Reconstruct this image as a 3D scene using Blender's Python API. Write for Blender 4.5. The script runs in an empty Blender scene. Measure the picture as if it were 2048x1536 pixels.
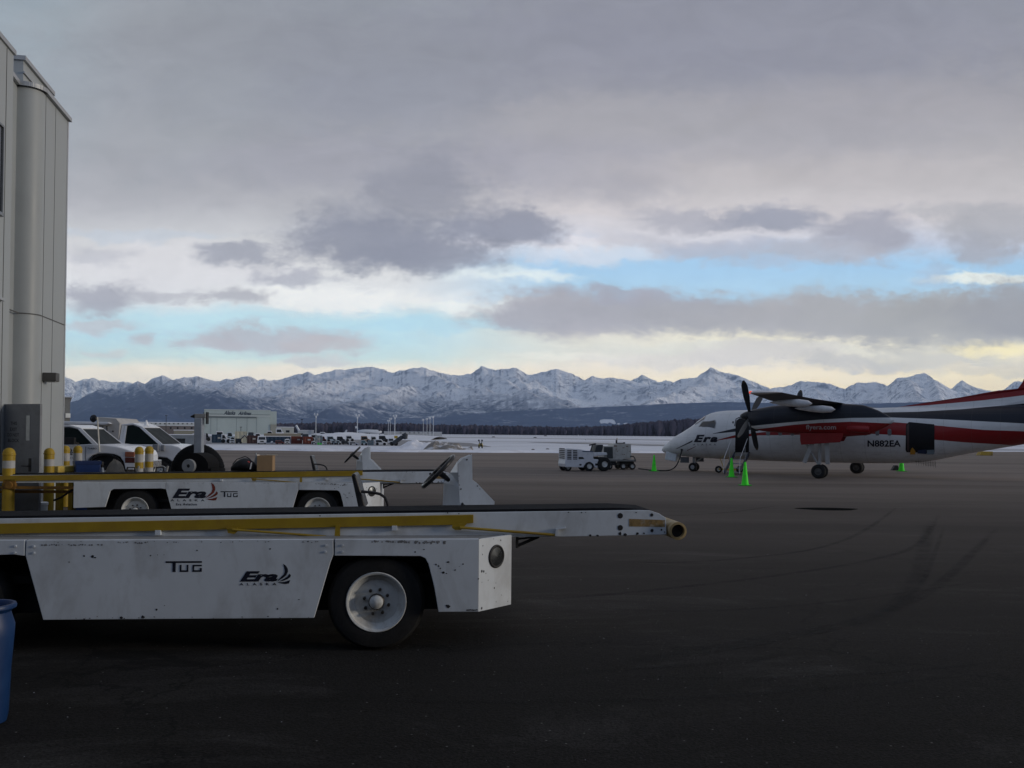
import bpy, bmesh, math, random
import numpy as np
from mathutils import Vector, Matrix, noise
random.seed(7)
R = math.radians
SC = bpy.context.scene
COL = SC.collection
# ---------------------------------------------------------------- camera
F = 1770.0; CX, CY = 1024.0, 768.0; SHIFT = 74.1
PITCH, ROLL = 0.01396, 0.009
CAMH = 1.68
cam = bpy.data.objects.new('camera', bpy.data.cameras.new('camera'))
COL.objects.link(cam); SC.camera = cam
cam.data.sensor_width = 36.0; cam.data.lens = F / 2048 * 36.0
cam.data.shift_y = SHIFT / 2048
cam.data.clip_start = 0.1; cam.data.clip_end = 120000
CM = Matrix.Rotation(math.pi / 2 + PITCH, 4, 'X') @ Matrix.Rotation(ROLL, 4, 'Z')
cam.matrix_world = Matrix.Translation((0, 0, CAMH)) @ CM
C3 = CM.to_3x3()
def ray(px, py):
    return (C3 @ Vector(((px - CX) / F, (CY - py + SHIFT) / F, -1))).normalized()
def proj(p):
    q = C3.transposed() @ (Vector(p) - Vector((0, 0, CAMH)))
    return CX + F * q.x / -q.z, CY + SHIFT - F * q.y / -q.z
def gz(y):
    return -0.0085 * min(max(y - 6.8, 0.0), 38.0)
def at(px, y, z=None, py=None):
    """world point on the column px at depth y; on the ground unless py or z is given"""
    d = ray(px, py if py is not None else 1000)
    t = y / d.y
    return Vector((d.x * t, y, (CAMH + d.z * t) if py is not None else (gz(y) if z is None else z)))
# ---------------------------------------------------------------- render look
SC.view_settings.view_transform = 'Standard'; SC.view_settings.look = 'None'
SC.view_settings.exposure = 0.0; SC.view_settings.gamma = 1.0
SC.cycles.max_bounces = 6; SC.cycles.diffuse_bounces = 3; SC.cycles.glossy_bounces = 3
SC.cycles.transmission_bounces = 4; SC.cycles.transparent_max_bounces = 8; SC.cycles.volume_bounces = 1
SUN_EL, SUN_AZ = R(9), R(96)          # azimuth measured from straight ahead (+y) towards +x
# ---------------------------------------------------------------- node helpers
def lin(c):
    f = lambda v: v / 12.92 if v <= 0.04045 else ((v + 0.055) / 1.055) ** 2.4
    return tuple(f(v / 255.0) for v in c)
class NT:
    def __init__(s, t): s.t = t; s.n = t.nodes; s.l = t.links
    def new(s, typ, **k):
        nd = s.n.new(typ)
        for a, b in k.items(): setattr(nd, a, b)
        return nd
    def put(s, sock, v):
        if isinstance(v, bpy.types.NodeSocket): s.l.new(v, sock)
        elif v is not None:
            if hasattr(sock, 'default_value') and sock.type == 'RGBA' and len(v) == 3: v = tuple(v) + (1,)
            sock.default_value = v
    def m(s, op, a, b=None, c=None, clamp=False):
        nd = s.new('ShaderNodeMath', operation=op, use_clamp=clamp)
        s.put(nd.inputs[0], a); s.put(nd.inputs[1], b)
        if c is not None: s.put(nd.inputs[2], c)
        return nd.outputs[0]
    def vm(s, op, a, b=None):
        nd = s.new('ShaderNodeVectorMath', operation=op)
        s.put(nd.inputs[0], a); s.put(nd.inputs[1], b)
        return nd.outputs['Value'] if op in ('LENGTH', 'DOT_PRODUCT', 'DISTANCE') else nd.outputs[0]
    def mr(s, v, a, b, c=0.0, d=1.0, smooth=False):
        nd = s.new('ShaderNodeMapRange')
        if smooth: nd.interpolation_type = 'SMOOTHSTEP'
        for i, x in enumerate((v, a, b, c, d)): s.put(nd.inputs[i], x)
        return nd.outputs[0]
    def mix(s, f, a, b, mode='MIX'):
        nd = s.new('ShaderNodeMix', data_type='RGBA', blend_type=mode)
        s.put(nd.inputs[0], f); s.put(nd.inputs[6], a); s.put(nd.inputs[7], b)
        return nd.outputs[2]
    def noise(s, vec, scale, detail=4, rough=0.55, dist=0.0, out=0):
        nd = s.new('ShaderNodeTexNoise')
        if vec is not None: s.put(nd.inputs['Vector'], vec)
        nd.inputs['Scale'].default_value = scale; nd.inputs['Detail'].default_value = detail
        nd.inputs['Roughness'].default_value = rough; nd.inputs['Distortion'].default_value = dist
        return nd.outputs[out]
    def ramp(s, f, stops, interp='LINEAR'):
        nd = s.new('ShaderNodeValToRGB'); cr = nd.color_ramp; cr.interpolation = interp
        while len(cr.elements) < len(stops): cr.elements.new(0.5)
        for e, (p, c) in zip(cr.elements, stops):
            e.position = p; e.color = tuple(c[:3]) + (1,)
        s.put(nd.inputs[0], f); return nd.outputs[0]
    def comb(s, x, y, z=0.0):
        nd = s.new('ShaderNodeCombineXYZ')
        for i, v in enumerate((x, y, z)): s.put(nd.inputs[i], v)
        return nd.outputs[0]
    def sep(s, v):
        nd = s.new('ShaderNodeSeparateXYZ'); s.put(nd.inputs[0], v); return nd.outputs
    def curve(s, x, pts):
        """piecewise linear float curve; pts = [(x in 0..1, y in 0..1)]"""
        nd = s.new('ShaderNodeFloatCurve'); cv = nd.mapping.curves[0]
        while len(cv.points) < len(pts): cv.points.new(0.5, 0.5)
        for p, (a, b) in zip(cv.points, pts): p.location = (a, b); p.handle_type = 'VECTOR'
        nd.mapping.update(); s.put(nd.inputs['Value'], x); return nd.outputs[0]
# ---------------------------------------------------------------- world
w = bpy.data.worlds.new("World"); SC.world = w; w.use_nodes = True
N = NT(w.node_tree); N.n.clear()
gen = N.new('ShaderNodeTexCoord').outputs['Generated']
sx, sy, sz = N.sep(gen)
yy = N.m('MAXIMUM', sy, 0.06)
u0 = N.m('MULTIPLY', N.m('DIVIDE', sx, yy), F)            # degrees-like unit: photo pixels of heading
v0 = N.m('MULTIPLY', N.m('DIVIDE', sz, yy), F)            # and of height above the horizon
P0 = N.comb(u0, v0)
K = 0.001
nz1 = N.noise(N.vm('MULTIPLY', P0, (K, 2.2 * K, 1)), 6.0, 6, 0.6, 0.3, out=1)
nz2 = N.noise(N.vm('MULTIPLY', P0, (K, 1.6 * K, 1)), 26.0, 5, 0.62, 0.2, out=1)
wv = N.vm('ADD', N.vm('MULTIPLY', N.vm('SUBTRACT', nz1, (0.5, 0.5, 0.5)), (220, 75, 0)),
          N.vm('MULTIPLY', N.vm('SUBTRACT', nz2, (0.5, 0.5, 0.5)), (60, 30, 0)))
Pw = N.vm('ADD', P0, wv)
Pl = N.vm('ADD', P0, N.vm('MULTIPLY', wv, (0.4, 0.6, 0)))
vx, vy, _ = N.sep(Pl)
def HY(y): return (868 - y)
def ramp_y(stops):
    st = sorted([(max(0, HY(y)) / 900.0, lin(c)) for y, c in stops])
    return N.ramp(N.m('DIVIDE', vy, 900.0), st)
left = ramp_y([(868, (236, 222, 200)), (745, (240, 231, 212)), (720, (196, 218, 218)), (680, (180, 214, 228)), (640, (186, 219, 233)),
               (600, (222, 226, 232)), (520, (216, 217, 221)), (470, (196, 198, 205)), (415, (174, 175, 184)), (330, (161, 162, 172)), (200, (149, 152, 163)), (0, (141, 146, 158))])
right = ramp_y([(868, (248, 226, 182)), (770, (250, 231, 192)), (735, (236, 226, 208)), (700, (216, 216, 208)), (655, (224, 220, 206)),
                (590, (170, 205, 232)), (520, (160, 200, 236)), (480, (190, 200, 222)), (430, (206, 202, 208)), (340, (182, 180, 185)), (200, (158, 157, 166)), (0, (139, 142, 155))])
base = N.mix(N.mr(vx, -260, 160, smooth=True), left, right)
warm = N.m('MULTIPLY', N.mr(vx, 250, 1100, smooth=True), N.mr(vy, 235, 60, smooth=True))
base = N.mix(N.m('MULTIPLY', warm, 0.75), base, lin((253, 232, 178)))
cool = N.mr(N.vm('LENGTH', N.vm('MULTIPLY', N.vm('SUBTRACT', P0, (-1000, 800, 0)), (1 / 260., 1 / 420., 0))), 1.0, 0.2, smooth=True)
base = N.mix(N.m('MULTIPLY', cool, 0.55), base, lin((150, 168, 182)))
BL = [  # centre x, y, rx, ry, colour, alpha
 (1000, 150, 900, 130, (134, 138, 156), .45), (1500, 60, 700, 110, (136, 138, 156), .5), (700, 330, 420, 60, (152, 153, 168), .5),
 (1150, 330, 260, 80, (156, 156, 172), .55), (1650, 330, 420, 50, (186, 182, 188), .6), (1500, 250, 500, 70, (160, 160, 172), .5),
 (330, 540, 260, 50, (216, 216, 224), .7), (240, 480, 200, 14, (186, 198, 216), .5), (640, 598, 260, 24, (238, 240, 242), .85), (1030, 550, 130, 16, (228, 238, 242), .8),
 (1000, 500, 260, 26, (224, 222, 232), .7), (1190, 500, 150, 26, (228, 224, 230), .8), (1390, 460, 300, 26, (216, 212, 218), .55), (1000, 610, 190, 12, (240, 244, 244), .7),
 (1980, 552, 130, 11, (234, 240, 236), .9), (1650, 668, 330, 16, (250, 243, 216), .9), (2000, 690, 130, 20, (254, 240, 186), .9),
 (1180, 712, 160, 8, (238, 238, 228), .6), (1310, 520, 500, 34, (160, 200, 236), .4), (260, 180, 300, 220, (156, 162, 170), .4), (1260, 235, 330, 50, (166, 165, 172), .45), (600, 90, 500, 60, (136, 139, 150), .4), (1750, 200, 320, 60, (164, 162, 170), .4), (1950, 742, 220, 16, (250, 234, 190), .55), (1600, 752, 300, 14, (250, 236, 204), .7), (900, 648, 220, 18, (168, 210, 232), .6),
 (840, 385, 120, 85, (140, 142, 157), .8), (700, 440, 90, 40, (146, 148, 162), .6), (740, 485, 190, 55, (132, 135, 152), .9), (1000, 455, 125, 42, (136, 139, 157), .9), (850, 510, 170, 40, (134, 137, 154), .85),
 (470, 520, 90, 22, (150, 153, 168), .85), (580, 560, 90, 20, (156, 158, 174), .7), (205, 600, 105, 34, (160, 161, 174), .9), (190, 520, 80, 18, (180, 182, 194), .6), (350, 592, 75, 13, (176, 177, 188), .7), (465, 598, 55, 18, (168, 169, 180), .85),
 (190, 655, 90, 14, (186, 184, 192), .7), (285, 685, 38, 13, (182, 184, 192), .85), (545, 682, 175, 28, (178, 177, 186), .85), (430, 690, 60, 15, (180, 178, 186), .7), (640, 690, 90, 20, (184, 178, 182), .7), (640, 728, 62, 17, (196, 196, 198), .8), (190, 710, 50, 8, (200, 200, 200), .6),
 (1120, 628, 180, 46, (163, 161, 172), .9), (1380, 622, 290, 44, (162, 161, 170), .95), (1650, 630, 300, 52, (166, 165, 170), .95), (1900, 635, 260, 56, (162, 162, 164), .95), (2050, 610, 170, 60, (152, 152, 158), .9), (1240, 585, 110, 20, (160, 160, 174), .8),
 (1385, 436, 135, 24, (165, 166, 180), .8), (1545, 433, 110, 27, (152, 155, 172), .95), (1745, 462, 110, 48, (160, 161, 176), .92), (1640, 496, 130, 20, (172, 174, 188), .8), (1420, 494, 130, 22, (174, 176, 192), .75), (1560, 520, 70, 12, (168, 182, 206), .6), (1290, 480, 90, 14, (186, 186, 198), .5),
 (2000, 440, 110, 42, (166, 167, 176), .85), (1965, 490, 70, 36, (164, 167, 180), .85), (1900, 415, 80, 20, (176, 176, 184), .7), (1860, 540, 30, 30, (164, 180, 204), .5),
 (1340, 716, 190, 16, (214, 209, 205), .7), (1530, 708, 150, 26, (205, 201, 199), .8), (1720, 720, 100, 17, (192, 190, 188), .85), (1880, 708, 200, 15, (196, 194, 188), .75), (2000, 730, 150, 13, (204, 198, 184), .7)]
edge = N.m('ADD', N.m('MULTIPLY', N.m('SUBTRACT', N.noise(N.vm('MULTIPLY', P0, (K, 1.8 * K, 1)), 55.0, 6, 0.7), 0.5), 0.6), N.m('MULTIPLY', N.m('SUBTRACT', N.noise(N.vm('MULTIPLY', P0, (K, 1.5 * K, 1)), 17.0, 4, 0.6), 0.5), 0.8))
for (bx, by, rx, ry, c, al) in BL:
    d = N.vm('LENGTH', N.vm('MULTIPLY', N.vm('SUBTRACT', Pw, (bx - 1024, HY(by), 0)), (1.0 / rx, 1.0 / ry, 0)))
    d = N.m('ADD', d, edge)
    base = N.mix(N.m('MULTIPLY', N.mr(d, 1.35, 0.5, smooth=True), al), base, lin(c))
fine = N.mr(N.noise(N.vm('MULTIPLY', P0, (K, 2.2 * K, 1)), 7.0, 9, 0.62, 0.8), 0.3, 0.7, 0.94, 1.06)
base = N.mix(1.0, base, N.comb(fine, fine, fine), 'MULTIPLY')
# open sky seen through and above the cloud: the physical sky
sky = N.new('ShaderNodeTexSky', sky_type='NISHITA', sun_disc=False, sun_elevation=SUN_EL, sun_rotation=SUN_AZ, altitude=50.0)
boost = N.ramp(N.m('DIVIDE', v0, 900.0), [(0, (1.0, 1, 1)), (.07, (.9, .9, .9)), (.14, (.8, .8, .8)), (.28, (.64, .64, .64)), (.55, (.585, .58, .575)), (1, (.56, .555, .55))])
lit = N.mix(1.0, N.mix(1.0, base, boost, 'MULTIPLY'), (20.6, 20.2, 19.2), 'MULTIPLY')
lit = N.mix(N.mr(sy, 0.1, -0.3), lit, (2.3, 2.85, 4.0))
blend = N.mix(0.04, lit, sky.outputs[0])
below = N.mix(N.mr(sz, -0.02, -0.001), (3.0, 3.1, 3.4), blend)
bg = N.new('ShaderNodeBackground'); N.put(bg.inputs[0], below); bg.inputs[1].default_value = 0.1
N.put(N.new('ShaderNodeOutputWorld').inputs[0], bg.outputs[0])
w.cycles.sampling_method = 'MANUAL'; w.cycles.sample_map_resolution = 512
# ---------------------------------------------------------------- sun
sl = bpy.data.lights.new('sun', 'SUN'); sl.energy = 1.3; sl.angle = R(10); sl.color = (1.0, 0.9, 0.76)
so = bpy.data.objects.new('sun', sl); COL.objects.link(so)
sd = Vector((math.cos(SUN_EL) * math.sin(SUN_AZ), math.cos(SUN_EL) * math.cos(SUN_AZ), math.sin(SUN_EL)))
so.rotation_euler = sd.to_track_quat('Z', 'Y').to_euler()
# ---------------------------------------------------------------- mesh helpers
class MB:
    def __init__(s): s.v = []; s.f = []; s.mi = []; s.cur = 0; s.st = []
    def add(s, vs, fs):
        o = len(s.v); s.st.append((o, len(s.f))); s.v += [tuple(v) for v in vs]; s.f += [tuple(i + o for i in f) for f in fs]; s.mi += [s.cur] * len(fs); return s
    def mat(s, i): s.cur = i; return s
    def box(s, c, d, rz=0, ry=0, rx=0):
        M = Matrix.Rotation(rz, 3, 'Z') @ Matrix.Rotation(ry, 3, 'Y') @ Matrix.Rotation(rx, 3, 'X')
        vs = [Vector(c) + M @ Vector((x * d[0] / 2, y * d[1] / 2, z * d[2] / 2)) for x in (-1, 1) for y in (-1, 1) for z in (-1, 1)]
        return s.add(vs, [(0, 1, 3, 2), (4, 6, 7, 5), (0, 4, 5, 1), (2, 3, 7, 6), (0, 2, 6, 4), (1, 5, 7, 3)])
    def b2(s, x0, x1, y0, y1, z0, z1): return s.box(((x0 + x1) / 2, (y0 + y1) / 2, (z0 + z1) / 2), (abs(x1 - x0), abs(y1 - y0), abs(z1 - z0)))
    def cyl(s, p0, p1, r0, r1=None, n=16, caps=True):
        r1 = r0 if r1 is None else r1; p0 = Vector(p0); p1 = Vector(p1); q = (p1 - p0).to_track_quat('Z', 'Y')
        a = [p0 + q @ Vector((r0 * math.cos(t), r0 * math.sin(t), 0)) for t in [2 * math.pi * i / n for i in range(n)]]
        b = [p1 + q @ Vector((r1 * math.cos(t), r1 * math.sin(t), 0)) for t in [2 * math.pi * i / n for i in range(n)]]
        fs = [(i, (i + 1) % n, n + (i + 1) % n, n + i) for i in range(n)]
        if caps: fs += [tuple(range(n - 1, -1, -1)), tuple(range(n, 2 * n))]
        return s.add(a + b, fs)
    def lathe(s, prof, o=(0, 0, 0), axis=(0, 0, 1), n=24, close=False):
        """prof = [(radius, distance along axis)]"""
        q = Vector(axis).to_track_quat('Z', 'Y'); o = Vector(o); vs = []; m = len(prof)
        for i in range(n):
            t = 2 * math.pi * i / n
            for (r, h) in prof: vs.append(o + q @ Vector((r * math.cos(t), r * math.sin(t), h)))
        fs = []
        for i in range(n):
            j = (i + 1) % n
            for k in range(m if close else m - 1):
                k2 = (k + 1) % m
                fs.append((i * m + k, j * m + k, j * m + k2, i * m + k2))
        return s.add(vs, fs)
    def torus(s, o, axis, R_, r, n=32, m=10): return s.lathe([(R_ + r * math.cos(2 * math.pi * k / m), r * math.sin(2 * math.pi * k / m)) for k in range(m)], o, axis, n, True)
    def tube(s, pts, r, n=8, caps=True):
        pts = [Vector(p) for p in pts]; rs = r if isinstance(r, (list, tuple)) else [r] * len(pts); vs = []
        up = None
        for i, p in enumerate(pts):
            d = (pts[min(i + 1, len(pts) - 1)] - pts[max(i - 1, 0)]).normalized()
            if up is None: up = d.orthogonal().normalized()
            up = (up - d * up.dot(d)).normalized(); sd_ = d.cross(up)
            for k in range(n):
                t = 2 * math.pi * k / n; vs.append(p + (up * math.cos(t) + sd_ * math.sin(t)) * rs[i])
        fs = [(i * n + k, i * n + (k + 1) % n, (i + 1) * n + (k + 1) % n, (i + 1) * n + k) for i in range(len(pts) - 1) for k in range(n)]
        if caps: fs += [tuple(range(n - 1, -1, -1)), tuple(range((len(pts) - 1) * n, len(pts) * n))]
        return s.add(vs, fs)
    def prism(s, poly, y0, y1):
        """poly of (x, z) extruded along y"""
        n = len(poly); vs = [(x, y0, z) for x, z in poly] + [(x, y1, z) for x, z in poly]
        fs = [tuple(range(n)), tuple(range(2 * n - 1, n - 1, -1))] + [(i, n + i, n + (i + 1) % n, (i + 1) % n) for i in range(n)]
        return s.add(vs, fs)
    def prismz(s, poly, z0, z1):
        n = len(poly); vs = [(x, y, z0) for x, y in poly] + [(x, y, z1) for x, y in poly]
        return s.add(vs, [tuple(range(n - 1, -1, -1)), tuple(range(n, 2 * n))] + [(i, (i + 1) % n, n + (i + 1) % n, n + i) for i in range(n)])
    def loft(s, secs, caps=True):
        n = len(secs[0]); vs = [v for sec in secs for v in sec]; m = len(secs)
        fs = [(i * n + k, i * n + (k + 1) % n, (i + 1) * n + (k + 1) % n, (i + 1) * n + k) for i in range(m - 1) for k in range(n)]
        if caps: fs += [tuple(range(n - 1, -1, -1)), tuple(range((m - 1) * n, m * n))]
        return s.add(vs, fs)
    def poly(s, pts): return s.add(pts, [tuple(range(len(pts)))])
    def each(s, name, mat, parent=None, **k):
        """every added piece becomes an object of its own"""
        out = []
        for i, (a, fa) in enumerate(s.st):
            b, fb = s.st[i + 1] if i + 1 < len(s.st) else (len(s.v), len(s.f))
            q = MB(); q.add(s.v[a:b], [tuple(x - a for x in f) for f in s.f[fa:fb]]); out.append(q.build(name, mat, parent, **k))
        return out
    def build(s, name, mat, parent=None, smooth=False, bevel=0, loc=None, seg=2, fixn=True, mods=None):
        me = bpy.data.meshes.new(name); me.from_pydata(s.v, [], s.f)
        ms = mat if isinstance(mat, (list, tuple)) else [mat]
        for m_ in ms: me.materials.append(m_)
        if len(ms) > 1: me.polygons.foreach_set('material_index', s.mi)
        if fixn:
            bm = bmesh.new(); bm.from_mesh(me); bmesh.ops.recalc_face_normals(bm, faces=bm.faces); bm.to_mesh(me); bm.free()
        if smooth:
            me.polygons.foreach_set('use_smooth', [True] * len(me.polygons))
            if smooth != 'all':
                try: me.set_sharp_from_angle(angle=R(40))
                except Exception: pass
        o = bpy.data.objects.new(name, me); COL.objects.link(o)
        if parent: o.parent = parent
        if loc is not None: o.location = loc
        if bevel:
            b = o.modifiers.new('bevel', 'BEVEL'); b.width = bevel; b.segments = seg; b.limit_method = 'ANGLE'; b.angle_limit = R(35)
            b.harden_normals = False
        return o
def tag(o, label=None, cat=None, group=None, kind=None):
    if label: o['label'] = label
    if cat: o['category'] = cat
    if group: o['group'] = group
    if kind: o['kind'] = kind
    return o
def empty(name, loc, rz=0, label=None, cat=None, group=None):
    o = bpy.data.objects.new(name, None); o.empty_display_size = 0.3; COL.objects.link(o)
    o.location = loc; o.rotation_euler = (0, 0, rz); return tag(o, label, cat, group)
def copy_tree(o, parent=None):
    c = o.copy(); COL.objects.link(c); c.parent = parent
    for ch in [x for x in bpy.data.objects if x.parent == o]: copy_tree(ch, c)
    return c
class Fr:
    """a thing's own frame: origin + turn about z; px(px,py,d) = point of the photo's ray on its plane y=d"""
    def __init__(s, o, rz): s.o = Vector(o); s.rz = rz; s.M = Matrix.Rotation(rz, 3, 'Z'); s.I = s.M.transposed()
    def px(s, px, py, d=0.0):
        dr = s.I @ ray(px, py); c = s.I @ (Vector((0, 0, CAMH)) - s.o)
        t = (d - c.y) / dr.y; q = c + dr * t; return (q.x, q.z)
    def p3(s, px, py, d=0.0):
        x, z = s.px(px, py, d); return Vector((x, d, z))
    def pl(s, pts, d=0.0): return [s.px(a, b, d) for a, b in pts]
    def W(s, p): return s.o + s.M @ Vector(p)
_tcache = {}
def text(mb, body, O, ux, uz, width, height=None, shear=0.0, offset=0.0, nrm=None, space=1.0, depth=0.0):
    """lay the word so that it starts at O, runs along ux for width and rises along uz for height"""
    cu = bpy.data.curves.new('t', 'FONT'); cu.body = body; cu.shear = shear; cu.offset = offset; cu.space_character = space; cu.size = 1; cu.resolution_u = 3
    ob = bpy.data.objects.new('t', cu); COL.objects.link(ob)
    me = ob.to_mesh(); vs = [v.co.copy() for v in me.vertices]; fs = [tuple(p.vertices) for p in me.polygons]
    ob.to_mesh_clear(); bpy.data.objects.remove(ob); bpy.data.curves.remove(cu)
    x0 = min(v.x for v in vs); x1 = max(v.x for v in vs); y0 = min(v.y for v in vs); y1 = max(v.y for v in vs)
    sx_ = width / (x1 - x0); sy_ = (height / (y1 - y0)) if height else sx_
    O = Vector(O); ux = Vector(ux); uz = Vector(uz)
    return mb.add([O + ux * ((v.x - x0) * sx_) + uz * ((v.y - y0) * sy_) for v in vs], fs)
# ---------------------------------------------------------------- materials
MATS = {}
def M(name, col, rough=0.6, metal=0.0, var=0.12, scale=8.0, dirt=None, dirt_amt=0.0, bump=0.0, spec=0.3, coat=0.0, dscale=2.5, streak=1.0, emit=None, obj=True):
    if name in MATS: return MATS[name]
    m = bpy.data.materials.new(name); m.use_nodes = True; n = NT(m.node_tree); b = m.node_tree.nodes['Principled BSDF']
    tc = n.new('ShaderNodeTexCoord').outputs['Object']
    nz = n.noise(tc, scale, 5, 0.6)
    c = n.mix(n.mr(nz, 0.3, 0.7), tuple(x * (1 - var) for x in col), tuple(min(1, x * (1 + var)) for x in col))
    if dirt is not None and dirt_amt > 0:
        d = n.noise(n.vm('MULTIPLY', tc, (1, 1, streak)), dscale, 7, 0.68, 0.4)
        c = n.mix(n.m('MULTIPLY', n.mr(d, 0.48, 0.68), dirt_amt), c, dirt)
    n.put(b.inputs['Base Color'], c)
    n.put(b.inputs['Roughness'], n.mr(nz, 0.2, 0.8, max(0.02, rough - 0.1), min(1, rough + 0.1)))
    b.inputs['Metallic'].default_value = metal; b.inputs['Specular IOR Level'].default_value = spec
    if coat: b.inputs['Coat Weight'].default_value = coat; b.inputs['Coat Roughness'].default_value = 0.15
    if bump:
        bp = n.new('ShaderNodeBump'); bp.inputs['Strength'].default_value = bump; bp.inputs['Distance'].default_value = 0.01
        n.put(bp.inputs['Height'], n.noise(tc, scale * 6, 4)); n.put(b.inputs['Normal'], bp.outputs[0])
    if emit:
        b.inputs['Emission Color'].default_value = tuple(emit[:3]) + (1,); b.inputs['Emission Strength'].default_value = emit[3]
    MATS[name] = m; return m
# ================================================================ ground
def snow_mat(name='snow', a=(0.74, 0.76, 0.82), patch=0.0, pc=(0.16, 0.15, 0.15), sx_=0.02, sy_=0.12, thr=(0.5, 0.6)):
    m = bpy.data.materials.new(name); m.use_nodes = True; n = NT(m.node_tree); b = m.node_tree.nodes['Principled BSDF']
    tc = n.new('ShaderNodeTexCoord').outputs['Object']
    c = n.mix(n.mr(n.noise(tc, 0.15, 6, 0.6), 0.3, 0.7), tuple(x * 0.86 for x in a), a)
    if patch:
        d = n.noise(n.vm('MULTIPLY', tc, (sx_, sy_, 1)), 1.0, 7, 0.6, 0.3)
        c = n.mix(n.m('MULTIPLY', n.mr(d, thr[0], thr[1]), patch), c, pc)
    n.put(b.inputs['Base Color'], c); b.inputs['Roughness'].default_value = 0.85; b.inputs['Specular IOR Level'].default_value = 0.2
    bp = n.new('ShaderNodeBump'); bp.inputs['Strength'].default_value = 0.6; bp.inputs['Distance'].default_value = 0.15
    n.put(bp.inputs['Height'], n.noise(tc, 1.4, 6, 0.65)); n.put(b.inputs['Normal'], bp.outputs[0]); return m
SNOWF = snow_mat('field_snow', a=(0.8, 0.81, 0.85), patch=0.8, sx_=0.006, sy_=0.1, thr=(0.54, 0.66))
def strip_grid(ys, xs, z, name, mat, kind='structure'):
    mb = MB(); nx = len(xs)
    vs = [(x, y, z(y)) for y in ys for x in xs]
    fs = [(j * nx + i, j * nx + i + 1, (j + 1) * nx + i + 1, (j + 1) * nx + i) for j in range(len(ys) - 1) for i in range(nx - 1)]
    mb.add(vs, fs); o = mb.build(name, mat, fixn=False); return tag(o, kind=kind)
GY = [-60, -20, 0, 6.8, 15, 25, 35, 44.8, 60, 100, 200, 400, 800, 1600, 3200, 6400, 12000, 22000]
strip_grid(GY, [-26000, -8000, -2000, -500, -100, -30, 0, 30, 100, 500, 2000, 8000, 26000], lambda y: gz(y) - 0.012, 'snow_ground', SNOWF)
# asphalt apron, its far edge follows the snow bank
def asphalt():
    m = bpy.data.materials.new('asphalt'); m.use_nodes = True; n = NT(m.node_tree); b = m.node_tree.nodes['Principled BSDF']
    tc = n.new('ShaderNodeTexCoord').outputs['Object']
    big = n.noise(n.vm('MULTIPLY', tc, (0.05, 0.2, 1)), 1.0, 6, 0.62, 0.5)
    mid = n.noise(n.vm('MULTIPLY', tc, (0.6, 1.6, 1)), 1.0, 6, 0.65, 0.6)
    gr = n.noise(tc, 55.0, 3, 0.7)
    c = n.mix(n.mr(big, 0.35, 0.65), (0.011, 0.0102, 0.0093), (0.022, 0.0204, 0.0186))
    c = n.mix(n.m('MULTIPLY', n.mr(mid, 0.5, 0.72), 0.45), c, (0.03, 0.028, 0.028))
    salt = n.noise(n.vm('MULTIPLY', tc, (0.35, 0.9, 1)), 1.0, 8, 0.7, 0.8)
    c = n.mix(n.m('MULTIPLY', n.mr(salt, 0.54, 0.72), 0.5), c, (0.075, 0.071, 0.067))
    sp = n.mr(gr, 0.28, 0.72, 0.45, 1.6)
    c = n.mix(1.0, c, n.comb(sp, sp, sp), 'MULTIPLY')
    peb = n.new('ShaderNodeTexVoronoi'); peb.inputs['Scale'].default_value = 9.0; n.put(peb.inputs['Vector'], tc)
    c = n.mix(n.m('MULTIPLY', n.mr(peb.outputs['Distance'], 0.07, 0.03), 0.5), c, (0.3, 0.29, 0.28))
    crk = n.new('ShaderNodeTexVoronoi', feature='DISTANCE_TO_EDGE'); crk.inputs['Scale'].default_value = 0.22
    n.put(crk.inputs['Vector'], n.vm('ADD', tc, n.vm('MULTIPLY', n.noise(tc, 0.9, 5, 0.7, out=1), (1.6, 1.6, 0))))
    c = n.mix(n.m('MULTIPLY', n.mr(crk.outputs['Distance'], 0.006, 0.002), 0.7), c, (0.008, 0.008, 0.008))
    # paler with distance: grazing sheen put into the colour, streaked by noise
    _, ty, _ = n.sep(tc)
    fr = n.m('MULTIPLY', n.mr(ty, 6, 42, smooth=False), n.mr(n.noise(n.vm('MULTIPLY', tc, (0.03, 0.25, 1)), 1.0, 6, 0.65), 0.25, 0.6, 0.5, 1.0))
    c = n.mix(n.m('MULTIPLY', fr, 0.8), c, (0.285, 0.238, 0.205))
    n.put(b.inputs['Base Color'], c); n.put(b.inputs['Roughness'], n.mr(mid, 0.3, 0.7, 0.86, 0.98))
    b.inputs['Specular IOR Level'].default_value = 0.08
    bp = n.new('ShaderNodeBump'); bp.inputs['Strength'].default_value = 0.55; bp.inputs['Distance'].default_value = 0.012
    n.put(bp.inputs['Height'], n.m('ADD', gr, n.m('MULTIPLY', mid, 1.5))); n.put(b.inputs['Normal'], bp.outputs[0]); return m
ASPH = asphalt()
def apron_edge(x):   # far edge of the asphalt in metres ahead, by lateral position
    return 92 + 1.2 * math.sin(x * 0.13) + 0.5 * math.sin(x * 0.71) + max(0, x - 8) * 0.55
mb = MB(); xs = [-400, -200, -100] + [-70 + 2.5 * i for i in range(70)] + [140, 200, 300, 450]
ys = [-40, 0, 6.8, 15, 25, 35, 44.8, 60, 75]
rows = [[(x, y, gz(y) - 0.004) for x in xs] for y in ys]
rows.append([(x, min(apron_edge(x), 150) if x < 100 else 150, gz(99) - 0.004) for x in xs])
nx = len(xs); mb.add([v for r_ in rows for v in r_], [(j * nx + i, j * nx + i + 1, (j + 1) * nx + i + 1, (j + 1) * nx + i) for j in range(len(rows) - 1) for i in range(nx - 1)])
tag(mb.build('apron', ASPH, fixn=False), kind='structure')
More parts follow.
